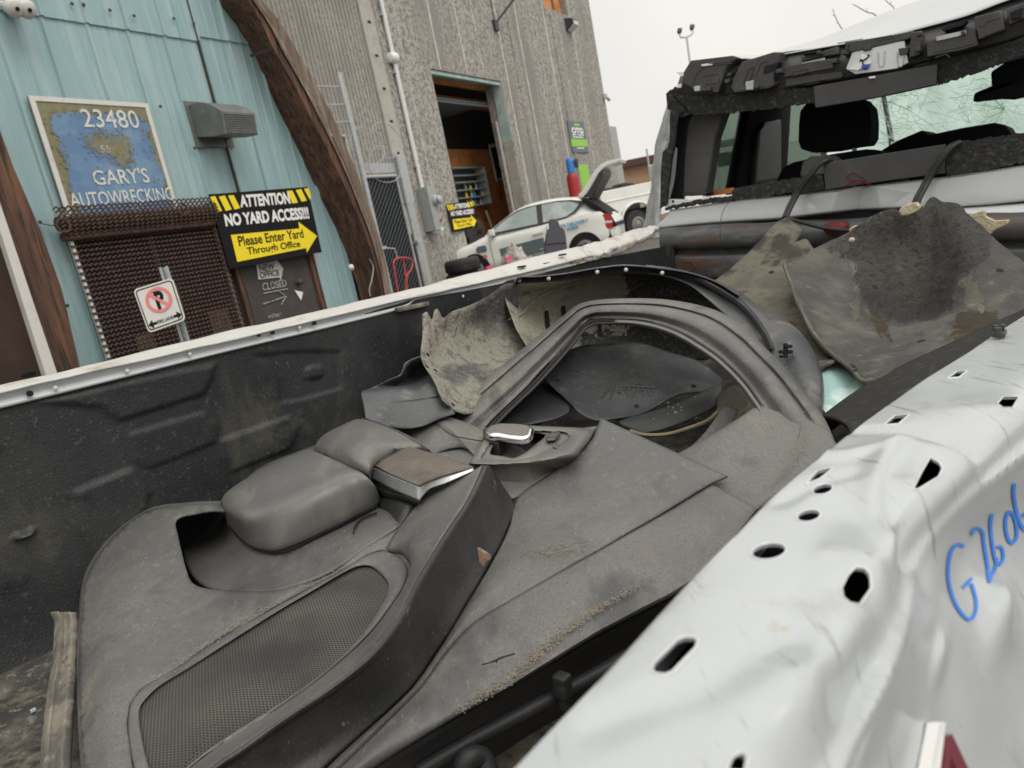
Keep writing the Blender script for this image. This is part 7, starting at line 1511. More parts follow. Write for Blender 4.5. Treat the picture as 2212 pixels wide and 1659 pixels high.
# shelf cabinet with bottles
DS = DI-.06
cbt = thing('shelf_cabinet', 'open grey shelf cabinet of bottles on the plywood wall inside the bay', 'cabinet', fpt(1020, 440, DS))
def FW2(a, b, D): return fpt(a, b, D)
sa, za = fac(976, 374, DS); sb, zb_ = fac(1049, 440, DS); zt_ = fac(1024, 366, DS)[1]
sL, sR, zB_, zT_ = fac(985, 400, DS)[0]-.5, fac(1031, 400, DS)[0], fac(1020, 446, DS)[1], zt_
mb = MB(); mb.box(fw(sL, zB_, DS-.02), FS*(sR-sL), FN*.02, ZZ*(zT_-zB_)); mb.build('back_board', 'decalgrey', cbt)
mb = MB(); mb.box(fw(sR, zB_, DS-.34), FS*.04, FN*.34, ZZ*(zT_-zB_)); mb.build('side_board', 'whitetrim', cbt)
for f in (0, .22, .42, .62, .80, 1): mb = MB(); mb.box(fw(sL, zB_+(zT_-zB_)*f-.015, DS-.32), FS*(sR-sL), FN*.3, ZZ*.03); mb.build('shelf', 'greypaint', cbt)
bi = 0
for f, n in ((0, 6), (.22, 5), (.42, 4)):
    for k in range(n):
        h = rng.uniform(.12, .28); s_ = sL+.55+(sR-sL-.6)*(k+rng.uniform(.2, .7))/n; r = rng.uniform(.03, .05); p = fw(s_, zB_+(zT_-zB_)*f+.016, DS-.2)
        mb = MB(); mb.lathe(p, ZZ, [(r, 0), (r, h*.65), (r*.4, h*.8), (r*.4, h), (r*.3, h)], 10)
        tag(mb.build('bottle', ['signyellow', 'dirtywhite', 'decalblue', 'black', 'whitetrim', 'greypaint'][bi % 6], None, smooth=50), 'small bottle standing on the shelf cabinet inside the bay', 'bottle', 'bottles on the shelf cabinet'); bi += 1
pq = [(1055, 313), (1085, 307), (1098, 385), (1071, 393)]
pst = thing('wall_poster', 'white framed dark picture on the plywood beside the door track', 'poster', fpt(1075, 390, DI-.06))
mb = MB(); mb.prism([fpt(a, b, DI-.05) for a, b in pq], -FN*.03); mb.build('frame', 'dirtywhite', pst)
mb = MB(); mb.prism([fpt(a, b, DI-.082) for a, b in [(1060, 319), (1081, 314), (1092, 380), (1075, 386)]], -FN*.004); mb.build('picture', 'dark', pst)
mb = MB(); mb.tube(crom([fpt(a, b, DI-.09) for a, b in [(1080, 320), (1083, 340), (1080, 355), (1086, 372)]], 12), .04, 6); mb.build('pale_shape', 'greypaint', pst)
mb = MB(); mb.tube([fpt(1050, 455, DI-.3), fpt(1066, 503, DI-.3)], .03, 8); tag(mb.build('pole', 'whitetrim', None, smooth=50), 'thin white pole leaning in the dark bay below the shelf cabinet', 'pole')
for i, (a, b, w, h) in enumerate([(1000, 478, .5, .45), (1020, 482, .45, .35), (1012, 500, .7, .5)]):
    mb = MB(); s_, z_ = fac(a, b, DI-.7); mb.box(fw(s_-w/2, z_-h, DI-.9), FS*w, FN*.4, ZZ*h); mb.cbox(fw(s_, z_+.03, DI-.8), FS*w*.5, FN*.2, ZZ*.08)
    tag(mb.build('parts_box', 'black' if i != 1 else 'doorbrown', None, bevel=.01), ['dark bin of oddments on the left of the bay', 'brown box stacked behind the dark bins in the bay', 'low dark bin just above the car bonnet in the bay'][i], 'box')
# conduit, meter box, second sign
mb = MB(); P = [fpt(a, b, D2-.08) for a, b in [(812, -40), (820, 0), (833, 50), (843, 110), (852, 155), (880, 262), (905, 362), (918, 408)]]
P = [fw(fac(880, 262, D2-.08)[0]+.0, z, D2-.08) for z in np.linspace(fac(918, 408, D2-.08)[1], 7.5, 12)]
cdt = thing('conduit', 'white vertical electrical conduit running up the concrete wall to a junction fitting', 'conduit', P[0])
mb = MB(); mb.tube(P, .045, 10); mb.build('pipe', 'whitepvc', cdt, smooth=60)
p = fw(fac(880, 262, D2-.08)[0], fac(845, 125, D2-.08)[1], D2-.08); mb = MB(); mb.lathe(p-FS*.16, FS, [(.03, 0), (.09, .02), (.11, .10), (.12, .2), (.08, .24), (.05, .26)], 16); mb.build('junction_fitting', 'whitepvc', cdt, smooth=50)
for a, b in ((852, 155), (903, 358), (826, 30)): mb = MB(); mb.cbox(fw(fac(880, 262, D2-.08)[0], fac(a, b, D2-.08)[1], D2-.06), FS*.16, FN*.08, ZZ*.06); mb.build('pipe_strap', 'galv', cdt)
eb = thing('meter_box', 'grey steel electrical box with round meter on the concrete wall beside the doorway', 'electrical box', fpt(940, 498, D2-.1))
e0 = fac(921, 402, D2-.3)[0]; e1 = fac(937, 402, D2-.3)[0]+.02; ez1 = fac(924, 402, D2-.3)[1]; ez0 = fac(945, 497, D2-.3)[1]
mb = MB(); mb.box(fw(e0, ez0, D2-.3), FS*(e1-e0), FN*.28, ZZ*(ez1-ez0)); mb.build('cabinet', 'greypaint', eb, bevel=.01)
mb = MB(); em = (e0+e1)/2+.05; mb.lathe(fw(em, fac(938, 432, D2-.4)[1], D2-.3), -FN, [(.11, 0), (.11, .06), (.085, .07), (.085, .14), (.06, .16)], 16); mb.build('meter', 'galv', eb, smooth=40)
mb = MB(); mb.lathe(fw(em+.05, fac(950, 475, D2-.4)[1], D2-.3), -FN, [(.03, 0), (.03, .03)], 10); mb.build('red_button', 'tail', eb)
mb = MB(); mb.box(fw(e1-.10, ez0-.02, D2-.31), FS*.09, FN*.02, ZZ*.06); mb.build('label', 'signwhite', eb)
a0 = fac(936, 402, D2-.06); a1 = fac(986, 398, D2-.06)
attention('attention_sign', 'second black and yellow warning sign, beside the grey electrical box on the concrete wall', D2-.06, 13.72, .94, 1.0)
# lamp, tie rod, window, tenant sign, camera, corner flashing
wl_ = thing('wall_lamp', 'small dark wall lamp with pale lens near the top corner of the concrete building', 'lamp', fpt(1230, 60, D2))
mb = MB(); s_, z_ = fac(1230, 52, D2-.1); mb.prism([fw(s_-.16, z_-.22, D2-.02), fw(s_-.16, z_+.18, D2-.02), fw(s_-.16, z_+.10, D2-.28), fw(s_-.16, z_-.05, D2-.30)], FS*.36); mb.build('housing', 'black', wl_, bevel=.01)
mb = MB(); mb.prism([fw(s_-.14, z_-.21, D2-.06), fw(s_-.14, z_-.07, D2-.315), fw(s_-.14, z_+.04, D2-.31)], FS*.36); mb.build('lens', 'dirtywhite', wl_, bevel=.005)
mb = MB(); mb.tube([fpt(1069, 52, D2-.03), fw(fac(1069, 52, D2)[0]+1.2, 6.9, D2-1.6)], .03, 6); mb.tube([fpt(1069, 52, D2-.05), fw(fac(1069, 52, D2)[0], 8.5, D2-.05)], .012, 5); mb.cbox(fpt(1071, 55, D2-.06), FS*.2, FN*.08, ZZ*.25)
tag(mb.build('stay_rod', 'black', None), 'dark steel stay rod anchored high on the concrete wall', 'stay rod')
mb = MB(); mb.box(fw(21.0, 6.2, D2+.18), FS*1.8, FN*.04, ZZ*1.3); wn = mb.build('window_board', 'ply', cb)
mb = MB(); mb.box(fw(22.1, 6.22, D2+.12), FS*.06, FN*.06, ZZ*1.2); mb.build('window_bar', 'beamgrey', cb)
ts = thing('tenant_sign', 'grey and green vertical business sign on the concrete wall above the green board', 'sign', fpt(1255, 330, D2-.04))
g0, g1, gt, gb = fac(1227, 261, D2-.06)[0]-.05, fac(1263, 263, D2-.06)[0]-.1, fac(1244, 262, D2-.06)[1], fac(1254, 329, D2-.06)[1]
def G2(u, v, l=0): return fw(g0+(g1-g0)*u, gb+(gt-gb)*v, D2-.06-l)
mb = MB(); mb.box(G2(0, 0), G2(1, 0)-G2(0, 0), FN*.04, G2(0, 1)-G2(0, 0)); mb.build('sign_board', 'decalgrey', ts)
mb = MB(); mb.box(G2(.0, .19, .004), G2(1, 0)-G2(0, 0), FN*.003, G2(0, .23)-G2(0, 0)); mb.build('green_band', 'green', ts)
lettering('sign_words', 'OTG', [G2(.15, .60, .004), G2(.86, .60, .004), G2(.86, .80, .004), G2(.15, .80, .004)], 'signwhite', ts, .05)
mb = MB(); mb.box(G2(.36, .85, .003), G2(.34, 0)-G2(0, 0), FN*.002, G2(0, .08)-G2(0, 0)); mb.build('green_mark', 'green', ts)
mb = MB()
for u0, u1, v in ((.15, .4, .545), (.5, .85, .545), (.15, .8, .47), (.3, .75, .12)): mb.box(G2(u0, v, .003), G2(u1-u0, 0)-G2(0, 0), FN*.002, G2(0, .035)-G2(0, 0))
mb.build('small_print', 'signwhite', ts)
h_ = fpt(1314, 211, D2-.1); mb = MB(); mb.cbox(fw(cornr-.1, fac(1313, 211, D2)[1], D2-.1), FS*.2, FN*.12, ZZ*.14); mb.lathe(fw(cornr+.02, fac(1313, 211, D2)[1]-.05, D2-.1), FS-ZZ*.3, [(.06, 0), (.06, .2), (.04, .21)], 10); tag(mb.build('security_camera', 'dirtywhite', None, bevel=.01), 'tiny white security camera on the corner of the concrete building', 'camera')
mb = MB(); mb.box(fw(cornr+.05, -1.2, D2+.15), FS*1.15, FN*.3, ZZ*4.2); mb.box(fw(cornr+.05, -1.2, D2+.13), FS*.22, FN*.02, ZZ*4.2)
tag(mb.build('metal_hoarding', 'greypaint', None, bevel=.01), 'plain light grey metal panel standing beyond the concrete corner', 'panel')
mb = MB(); s_, z_ = fac(1249, 356, D2-.06); s2_, z2_ = fac(1262, 420, D2-.06); mb.box(fw(s_+.02, z2_-.3, D2-.06), FS*.78, FN*.04, ZZ*(z_-z2_+.3)); gb_ = mb.build('green_board', 'green', None, bevel=.004); tag(gb_, 'bright green board on the concrete wall beside the red gas cylinder', 'board')
# gas cylinder
cyb = dep(1243, 420, 16.9); cyt = dep(1234, 347, 16.9)
cyl = thing('gas_cylinder', 'red gas cylinder with a blue cap standing against the concrete wall', 'gas cylinder', [cyb[0], cyb[1], .65])
mb = MB(); zc = [.65, cyb[2]+.15, cyb[2]+.44]; c0_ = np.array([cyb[0], cyb[1], 0])
mb.lathe(c0_, ZZ, [(.14, .65), (.145, .70), (.145, 2.46), (.125, 2.56), (.07, 2.62)], 20); mb.build('body', 'redtank', cyl, smooth=50)
mb = MB(); mb.lathe(c0_, ZZ, [(.095, 2.60), (.095, 2.86), (.08, 2.93), (.03, 2.96)], 16); mb.build('cap', 'bluetank', cyl, smooth=50)
mb = MB(); p = c0_+ZZ*2.85+np.array([.14, -.02, 0]); mb.lathe(p, np.array([0, -1., 0]), [(.05, 0), (.05, .06)], 12); mb.cbox(p-ZZ*.08, CR*.08, CF*.06, ZZ*.12); mb.build('regulator', 'black', cyl)
# fences and gates
DG = 7.6
def zfix(s, a, b, D=DG): return fac(a, b, D)[1]
def chain_gate(label, sL_, sR_, zT, zB, D, sheet=False):
    gt_ = thing('fence_gate', label, 'gate', fw((sL_+sR_)/2, zB, D))
    mb = MB(); mb.box(fw(sL_, zB, D+.02), FS*(sR_-sL_), FN*.01, ZZ*(zT-zB)); mb.build('privacy_screen', 'blackmat', gt_)
    for nm, A, B, r in (('top_rail', (sL_, zT), (sR_, zT), .03), ('side_rail', (sR_, zB), (sR_, zT), .025), ('side_rail', (sL_, zB), (sL_, zT), .025)):
        mb = MB(); mb.tube([fw(*A, D), fw(*B, D)], r, 8); mb.build(nm, 'galv', gt_, smooth=60)
    mb = MB(); w = sR_-sL_; h = zT-zB; c = -h
    while c < w:
        a0 = max(0, c); a1 = min(w, c+h)
        if a1 > a0: mb.tube([fw(sL_+a0, zB+(a0-c), D-.005), fw(sL_+a1, zB+(a1-c), D-.005)], .0035, 4, False); mb.tube([fw(sR_-a0, zB+(a0-c), D-.002), fw(sR_-a1, zB+(a1-c), D-.002)], .002, 4, False)
        c += .10
    mb.build('chain_link', 'decalgrey', gt_); return gt_
chain_gate('tall chain-link gate with black privacy screen between arch beam and concrete wall', 9.52, 10.40, 1.36, -1.5, DG)
chain_gate('narrow chain-link panel with black screen half hidden behind the timber arch', 8.6, 9.30, 2.0, -1.5, DG)
def fpost(label, s_, z1, r=.045, arms=True, D=DG-.06):
    pt_ = thing('fence_post', label, 'fence post', fw(s_, -1.4, D)); mb = MB(); mb.tube([fw(s_, -1.5, D), fw(s_, z1, D)], r, 10); mb.build('post', 'galv', pt_, smooth=60)
    if arms:
        mb = MB()
        for z in (z1+.02, z1+.28, z1+.55): mb.tube([fw(s_-.02, z, D), fw(s_-.75, z-.05, D)], .012, 5); mb.tube([fw(s_-.3, z-.05, D), fw(s_-.27, z+.05, D)], .006, 4)
        mb.tube([fw(s_, z1-.1, D), fw(s_-.02, z1+.75, D)], .05, 8); mb.build('barbed_arm', 'galv', pt_)
    mb = MB(); mb.cbox(fw(s_, .2, D-.02), FS*.14, FN*.12, ZZ*.05); mb.tube([fw(s_, .2, D-.06), fw(s_+.22, .15, D-.12), fw(s_+.24, -.02, D-.12)], .012, 6); mb.build('hinge_hardware', 'galv', pt_); return pt_
fpost('galvanised gate post with barbed wire arms beside the timber arch', 9.45, 2.2)
fpost('galvanised gate post against the smooth concrete strip', 10.47, 1.65, .035, False)
mb = MB(); mb.box(fw(9.5, 1.42, DG+.01), FS*.95, FN*.02, ZZ*.16); tag(mb.build('gate_plate', 'galv', None, bevel=.004), 'grey sheet-metal plate fixed above the tall gate', 'metal plate')
mb = MB()
for k, c in enumerate(((9.75, 1.85), (10.1, 1.55), (10.3, 1.95))):
    mb.tube([fw(c[0]+.42*math.cos(t), c[1]+.30*math.sin(t), DG-.04+.03*math.sin(t*2)) for t in np.linspace(0, 2*math.pi, 26)], .006, 5, False)
tag(mb.build('razor_wire', 'galv', None), 'loops of razor wire above the tall chain-link gate', 'razor wire')
mb = MB(); s_ = fac(868, 360, D2-.12)[0]; mb.box(fw(s_-.12, 1.0, D2-.16), FS*.24, FN*.1, ZZ*.95); mb.tube([fw(s_, 1.0, D2-.12), fw(s_, -1.5, D2-.12)], .06, 8); tag(mb.build('downpipe', 'galv', None, bevel=.01), 'grey metal downpipe box on the concrete wall behind the gate', 'downpipe')
mb = MB(); s_ = fac(905, 560, D2-.1)[0]; mb.box(fw(s_-.02, -1.5, D2-.14), FS*.16, FN*.1, ZZ*1.9); tag(mb.build('timber_post', 'beam', None), 'brown timber post at the foot of the concrete wall by the gate', 'post')
# hand truck
DH = 7.1
ht = thing('hand_truck', 'worn red hand truck leaning by the chain-link gate', 'hand truck', fw(9.0, -1.4, DH))
lp_ = [(862, 640), (859, 627), (850, 572), (851, 564), (857, 559), (868, 557), (880, 558), (889, 562), (891, 570), (887, 584), (878, 598), (879, 624), (881, 640)]
P = crom([fpt(a, b, DH) for a, b in lp_], 50); P = [np.array([*(fpt(866, 660, DH)[:2]), 0])-FS*.16]+P+[np.array([*(fpt(882, 660, DH)[:2]), 0])]
P = [fw(8.78, -1.35, DH)]+crom([fpt(a, b, DH) for a, b in lp_], 50)+[fw(9.06, -1.35, DH)]
mb = MB(); mb.tube(P, .018, 8); mb.build('frame', 'handtruck_red', ht, smooth=60)
mb = MB(); mb.tube([fpt(871, 560, DH+.02), fpt(876, 595, DH+.02), fw(8.95, -1.3, DH+.02)], .014, 8); mb.build('centre_bar', 'handtruck_red', ht, smooth=60)
for s_ in (8.75, 9.1): mb = MB(); mb.lathe(fw(s_, -1.3, DH+.12), FS, [(.05, 0), (.12, .01), (.12, .06), (.05, .07)], 16); mb.build('wheel', 'tire', ht, smooth=50)
# stacked tyres
tb = dep(998, 575, 12.5); tyz = gz(tb[1])
TYP = [(.17, .02), (.20, .0), (.27, .0), (.305, .03), (.315, .07), (.315, .15), (.305, .20), (.27, .235), (.20, .235), (.17, .215)]
def tyre(x, y, z, lab, rz=0):
    t_ = thing('tyre', lab, 'tyre', [x, y, z], 'tyres stacked by the concrete wall'); mb = MB(); mb.lathe(np.array([x, y, z]), ZZ, TYP+[TYP[0]], 32, False); mb.build('tread_wall', 'tire', t_, smooth=50)
    mb = MB()
    for zz in (.085, .135): mb.tube([np.array([x+.3155*math.cos(a), y+.3155*math.sin(a), z+zz]) for a in np.linspace(0, 2*math.pi, 40)], .004, 4, False)
    mb.build('tread_groove', 'blackmat', t_)
for k, lab in enumerate(('bottom tyre of the stack by the concrete wall', 'middle tyre of the stack by the concrete wall', 'worn black tyre on top of the stack by the concrete wall')):
    tyre(tb[0]+(.03, -.02, 0.01)[k], tb[1]+(0, .03, -.01)[k], tyz+.238*k, lab)
# bucket seat
sb_ = dep(1200, 520, 13.0); gz_ = gz(sb_[1]); st = thing('car_seat', 'slate grey car seat standing upright in front of the white hatchback', 'car seat', [sb_[0], sb_[1], gz_])
so = [(1176, 553), (1177, 520), (1181, 498), (1187, 492), (1186, 480), (1186, 475), (1191, 472), (1203, 473), (1207, 480), (1210, 488), (1220, 496), (1223, 512), (1226, 545), (1226, 553)]
mb = MB(); mb.prism([dep(a, b, 13.0) for a, b in so], CF*.16); o = mb.build('backrest', 'seatgrey', st, bevel=.03, smooth=50)
mb = MB(); mb.prism([dep(a, b, 12.98) for a, b in [(1178, 528), (1182, 504), (1190, 499), (1215, 499), (1220, 508), (1223, 524), (1200, 526)]], CF*.04); mb.build('back_cover', 'seatgrey', st, bevel=.012)
b0 = dep(1176, 552, 13.0); b1 = dep(1226, 552, 13.0); mb = MB(); mb.box(np.array([b0[0], b0[1], gz_]), np.array([b1[0]-b0[0], b1[1]-b0[1], 0]), np.array([0, .55, 0]), ZZ*(min(b0[2], b1[2])-gz_+.03)); mb.build('seat_base', 'seatgrey', st, bevel=.03)
# crumpled bag and pink tape
bgp = dep(1110, 550, 11.8); g_ = gz(bgp[1]); V = []; 
mbx = bmesh.new(); bmesh.ops.create_icosphere(mbx, subdivisions=4, radius=1)
hz_ = bgp[2]+.14-g_
V = [np.array([bgp[0]+v.co.x*.22*(1+.35*mnoise.noise(v.co*2.2)), bgp[1]+v.co.y*.2, g_+hz_*.5*(1+v.co.z*(1+.2*mnoise.noise(v.co*3)))]) for v in mbx.verts]
V = [v+np.array(mnoise.noise_vector(Vector(v*9)))*.035 for v in V]
o = obj('rubbish_bag', V, [tuple(v.index for v in f.verts) for f in mbx.faces], 'plasticbag', None, smooth=25); mbx.free(); tag(o, 'crumpled grey plastic bag of scrap in front of the white hatchback', 'bag')
for (a, b, t) in ((1049, 577, 11.5), (1092, 557, 11.4)):
    p = dep(a, b, t); mb = MB(); mb.prism([p, p+CR*.07+CU*.03, p+CR*.11+CU*.0, p+CR*.05-CU*.05], CF*.02); mb.tube([p+CF*.01, np.array([p[0], p[1], gz(p[1])])], .008, 5)
    tag(mb.build('marker_flag', 'pink', None), 'pink marker flag to the left, beside the stacked tyres' if a < 1060 else 'pink marker flag at the foot of the crumpled bag', 'flag')

# ================================================================== white hatchback
class Frame:
    def __init__(s, o, fwd): s.o = np.array(o, float); f = np.array([fwd[0], fwd[1], 0.]); s.f = f/np.linalg.norm(f); s.l = np.array([-s.f[1], s.f[0], 0])
    def __call__(s, x, y, z): return s.o+s.f*x+s.l*y+ZZ*z
rwc, fwc = dep(1271, 540, 15.0), dep(1025, 583, 15.8); dv = fwc-rwc; side_ = np.array([dv[1], -dv[0], 0]); 
hc_o = (rwc+fwc)/2; hf = Frame([hc_o[0], hc_o[1], .58], dv)
nl = 1 if hf.l@(CAMP-hf.o) > 0 else -1      # which side faces the yard
hf.o = hf.o - hf.l*nl*.80                   # wheels traced lie on the near flank
hb = thing('hatchback_car', 'dirty white three-door hatchback with open tailgate and parts-delivery lettering', 'car', hf.o)
ST = [(2.02, .30, .52, .60, .45), (1.98, .24, .60, .70, .62), (1.85, .20, .66, .76, .72), (1.55, .18, .74, .84, .80), (1.25, .18, .80, .90, .82), (.95, .18, .86, .97, .835), (.4, .18, .91, .94, .84), (-.3, .18, .95, .97, .845), (-.9, .18, .99, 1.00, .84), (-1.3, .2, 1.02, 1.03, .83), (-1.65, .26, 1.00, 1.02, .80), (-1.85, .34, .90, .92, .74), (-1.93, .40, .74, .76, .68)]
def car_loft(F, ST, ringf, nu, m, name, parent, smooth=50):
    rows = [[F(*q) for q in ringf(s)] for s in ST]; n = len(rows[0])
    cols = [crom([r[k] for r in rows], nu) for k in range(n)]
    V = []; 
    for j in range(nu): V += crom([c[j] for c in cols], 40)
    Fc = [(j*40+k, (j+1)*40+k, (j+1)*40+k+1, j*40+k+1) for j in range(nu-1) for k in range(39)]
    Fc += [tuple(range(40)), tuple((nu-1)*40+k for k in range(40))[::-1]]
    o = obj(name, V, Fc, m, parent, smooth=smooth)
    bm = bmesh.new(); bm.from_mesh(o.data); bmesh.ops.recalc_face_normals(bm, faces=bm.faces); bm.to_mesh(o.data); bm.free(); return o
def ring(s):
    x, zb, zs, zt, w = s
    return [(x, -w*.9, zb), (x, -w, zb+.18), (x, -w, (zb+zs)/2+.05), (x, -w*.97, zs), (x, -w*.80, zt), (x, 0, zt+.015), (x, w*.80, zt), (x, w*.97, zs), (x, w, (zb+zs)/2+.05), (x, w, zb+.18), (x, w*.9, zb)]
car_loft(hf, ST, ring, 90, 'cargopaint', 'body', hb)
CB = [(1.02, .94, .70, .95), (.72, .95, .72, 1.13), (.42, .96, .735, 1.30), (.18, .96, .74, 1.405), (-.15, .97, .745, 1.465), (-.6, .99, .745, 1.468), (-1.0, 1.0, .74, 1.42), (-1.25, 1.01, .735, 1.36), (-1.40, 1.02, .73, 1.24), (-1.62, 1.02, .72, 1.04)]
def ringc(s):
    x, zb, w, zt = s; wt = w*.76 if zt > 1.2 else w*.9
    return [(x, -w*1.04, zb-.03), (x, -w, zb+(zt-zb)*.15), (x, -wt*1.06, zt-.05*min(1, (zt-zb)*2)), (x, -wt*.85, zt), (x, 0, zt+.02), (x, wt*.85, zt), (x, wt*1.06, zt-.05*min(1, (zt-zb)*2)), (x, w, zb+(zt-zb)*.15), (x, w*1.04, zb-.03)]
car_loft(hf, CB, ringc, 70, 'cargopaint', 'cabin', hb)
def yside(z): return nl*(.775-.165*np.clip((z-.98)/.44, 0, 1)**1.1+.022)
def cside(name, L, m, off=0, th=.012, parent=hb, y=None):
    mb = MB(); P = [hf(x, (yside(z) if y is None else nl*y)+nl*off, z) for x, z in L]; mb.prism(P, hf.l*nl*th); return mb.build(name, m, parent)
cside('side_window', [(.78, 1.02), (.60, 1.13), (.36, 1.26), (.12, 1.355), (-.10, 1.385), (-.32, 1.395), (-.32, 1.02)], 'carglass', .0)
cside('quarter_window', [(-.44, 1.02), (-.44, 1.393), (-.75, 1.385), (-1.05, 1.34), (-1.25, 1.25), (-1.12, 1.12), (-.95, 1.05)], 'carglass', .0)
cside('window_surround', [(.86, .995), (.62, 1.155), (.36, 1.29), (.12, 1.385), (-.10, 1.415), (-.45, 1.42), (-.78, 1.41), (-1.08, 1.37), (-1.38, 1.28), (-1.16, 1.09), (-.95, 1.02), (-.4, .985), (.4, .985)], 'black', -.012, .008)
cside('centre_pillar', [(-.33, 1.0), (-.33, 1.40), (-.43, 1.40), (-.43, 1.0)], 'black', .004)
mb = MB(); mb.cbox(hf(.70, nl*.90, 1.03), hf.f*.12, hf.l*.12, ZZ*.14); mb.build('door_mirror', 'cargopaint', hb, bevel=.02); mb = MB(); mb.cbox(hf(.72, nl*.83, .98), hf.f*.1, hf.l*.1, ZZ*.05); mb.build('mirror_bracket', 'black', hb)
for xa in (1.25, -1.25):
    mb = MB(); mb.lathe(hf(xa, nl*.62, .31), hf.l*nl, [(.355, 0), (.355, .232)], 36); mb.build('wheel_arch', 'blackmat', hb)
    w_ = thing; mb = MB(); mb.lathe(hf(xa, nl*.68, .30), hf.l*nl, [(.20, 0), (.29, .01), (.30, .05), (.30, .13), (.285, .165), (.20, .175)], 32); wh = mb.build('wheel', 'tire', hb, smooth=40)
    mb = MB(); mb.lathe(hf(xa, nl*.845, .30), hf.l*nl, [(.20, 0), (.20, .012), (.17, .02), (.06, .03), (.05, .02)], 24); mb.build('rim', 'wheelcover', wh, smooth=30)
    mb = MB()
    for k in range(7): a = 2*math.pi*k/7; c = hf(xa, nl*.868, .30)+hf.f*.125*math.cos(a)+ZZ*.125*math.sin(a); mb.lathe(c, hf.l*nl, [(.028, 0), (.028, .006)], 8)
    mb.build('rim_openings', 'blackmat', wh)
cside('tail_lamp', [(-1.70, .94), (-1.66, .80), (-1.70, .66), (-1.86, .62), (-1.90, .78), (-1.84, .94)], 'tail', 0, .05, y=.73)
cside('lamp_white', [(-1.72, .80), (-1.71, .76), (-1.88, .74), (-1.89, .78)], 'signwhite', 0, .055, y=.73)
cside('door_decal', [(.62, .66), (-.40, .72), (-.40, .42), (.58, .36)], 'decalgrey', 0, .006, y=.846)
cside('fender_decal', [(1.16, .74), (1.10, .80), (.92, .80), (.90, .72), (.92, .66), (1.12, .66)], 'decalgrey', 0, .006, y=.840)
mb = MB(); mb.lathe(hf(.97, nl*.846, .56), hf.l*nl, [(.05, 0), (.05, .006)], 16); mb.build('round_decal', 'redsign', hb)
def ctext(body, x0, x1, z0, z1, m, y=.851, sl=.0, bold=.03):
    # reads left to right for a viewer in the yard: x falls if the near flank is the left one
    q = [(x0, z0), (x1, z0+sl), (x1, z1+sl), (x0, z1)]; return lettering('side_lettering', body, [hf(x, nl*y, z) for x, z in q], m, hb, bold)
ctext('PARTS DELIVERY', -.62, -1.42, .83, .90, 'decalblue', .862, .02); ctext('TS A WEEK', -.68, -1.20, .74, .81, 'decalblue', .862, .02)
ctext('PARTS', -.10, -.36, .34, .40, 'black', .856, .0)
cside('door_line', [(.80, .95), (.815, .95), (.80, .35), (.785, .35)], 'greypaint', 0, .004, y=.846); cside('door_line', [(-.52, .95), (-.505, .95), (-.50, .45), (-.515, .45)], 'greypaint', 0, .004, y=.850)
cside('door_handle', [(-.18, .845), (-.42, .855), (-.42, .815), (-.18, .805)], 'cargopaint', 0, .03, y=.848)
# open tailgate and load bay
tg = [(-1.22, 1.43), (-1.34, 1.50), (-1.62, 1.80), (-1.78, 1.93), (-1.95, 1.98), (-2.22, 1.98), (-2.20, 1.92), (-1.98, 1.90), (-1.86, 1.86), (-1.72, 1.76), (-1.48, 1.46), (-1.32, 1.36)]
mb = MB(); mb.prism([hf(x, -.56, z) for x, z in tg], hf.l*1.12); mb.build('tailgate', 'cargopaint', hb, bevel=.015)
mb = MB(); mb.prism([hf(x, -.5, z) for x, z in [(-1.40, 1.40), (-1.68, 1.70), (-1.86, 1.84), (-1.84, 1.72), (-1.60, 1.42), (-1.50, 1.30)]], hf.l*1.10); mb.build('tailgate_lining', 'black', hb, bevel=.01)
mb = MB(); mb.prism([hf(x, -.62, z) for x, z in [(-1.30, 1.36), (-1.46, 1.30), (-1.68, 1.10), (-1.86, .92), (-1.96, .66), (-1.88, .64), (-1.74, .90), (-1.45, 1.15)]], hf.l*1.38); mb.build('hatch_opening', 'blackmat', hb, bevel=.01)
cside('bumper_gap', [(-1.42, .44), (-1.60, .56), (-1.80, .60), (-1.84, .40), (-1.70, .44)], 'black', 0, .03, y=.74)
mb = MB(); mb.tube([hf(-1.50, nl*.55, 1.20), hf(-1.72, nl*.52, 1.72)], .012, 6); mb.build('gas_strut', 'black', hb)

# ================================================================== white pickup behind
r0 = dep(1320, 405, 18.9); r1_ = dep(1411, 388, 19.4); pf = Frame([0, 0, .70], r1_-r0); pw = dep(1379, 484, 19.2); pf.o[:2] = pw[:2]
pn = 1 if pf.l@(CAMP-pf.o) > 0 else -1; pf.o = pf.o-pf.l*pn*.95
pk = thing('white_pickup_truck', 'white crew cab pickup parked behind the hatchback, seen partly through the cab window', 'pickup truck', pf.o)
def pside(name, L, m, y, th, parent=pk): mb = MB(); mb.prism([pf(x, pn*y, z) for x, z in L], pf.l*pn*th); return mb.build(name, m, parent, bevel=.012)
pside('bed_side', [(-1.05, .62), (-1.05, 1.40), (1.62, 1.43), (1.62, .55), (.60, .50), (.52, .72), (.36, .88), (.12, .95), (-.12, .95), (-.36, .88), (-.52, .72), (-.58, .50)], 'cargopaint', .86, .12)
arc_ = [(.53*math.cos(a)*1.03, .42+.53*math.sin(a)*1.03) for a in np.linspace(-.05, math.pi+.05, 24)]
mb = MB(); mb.tube([pf(x, pn*.985, z) for x, z in arc_], .035, 8); mb.build('arch_flare', 'cargopaint', pk, smooth=60)
pside('body_crease', [(-1.0, 1.10), (-1.0, 1.13), (1.6, 1.15), (1.6, 1.12)], 'cargopaint', .97, .03)
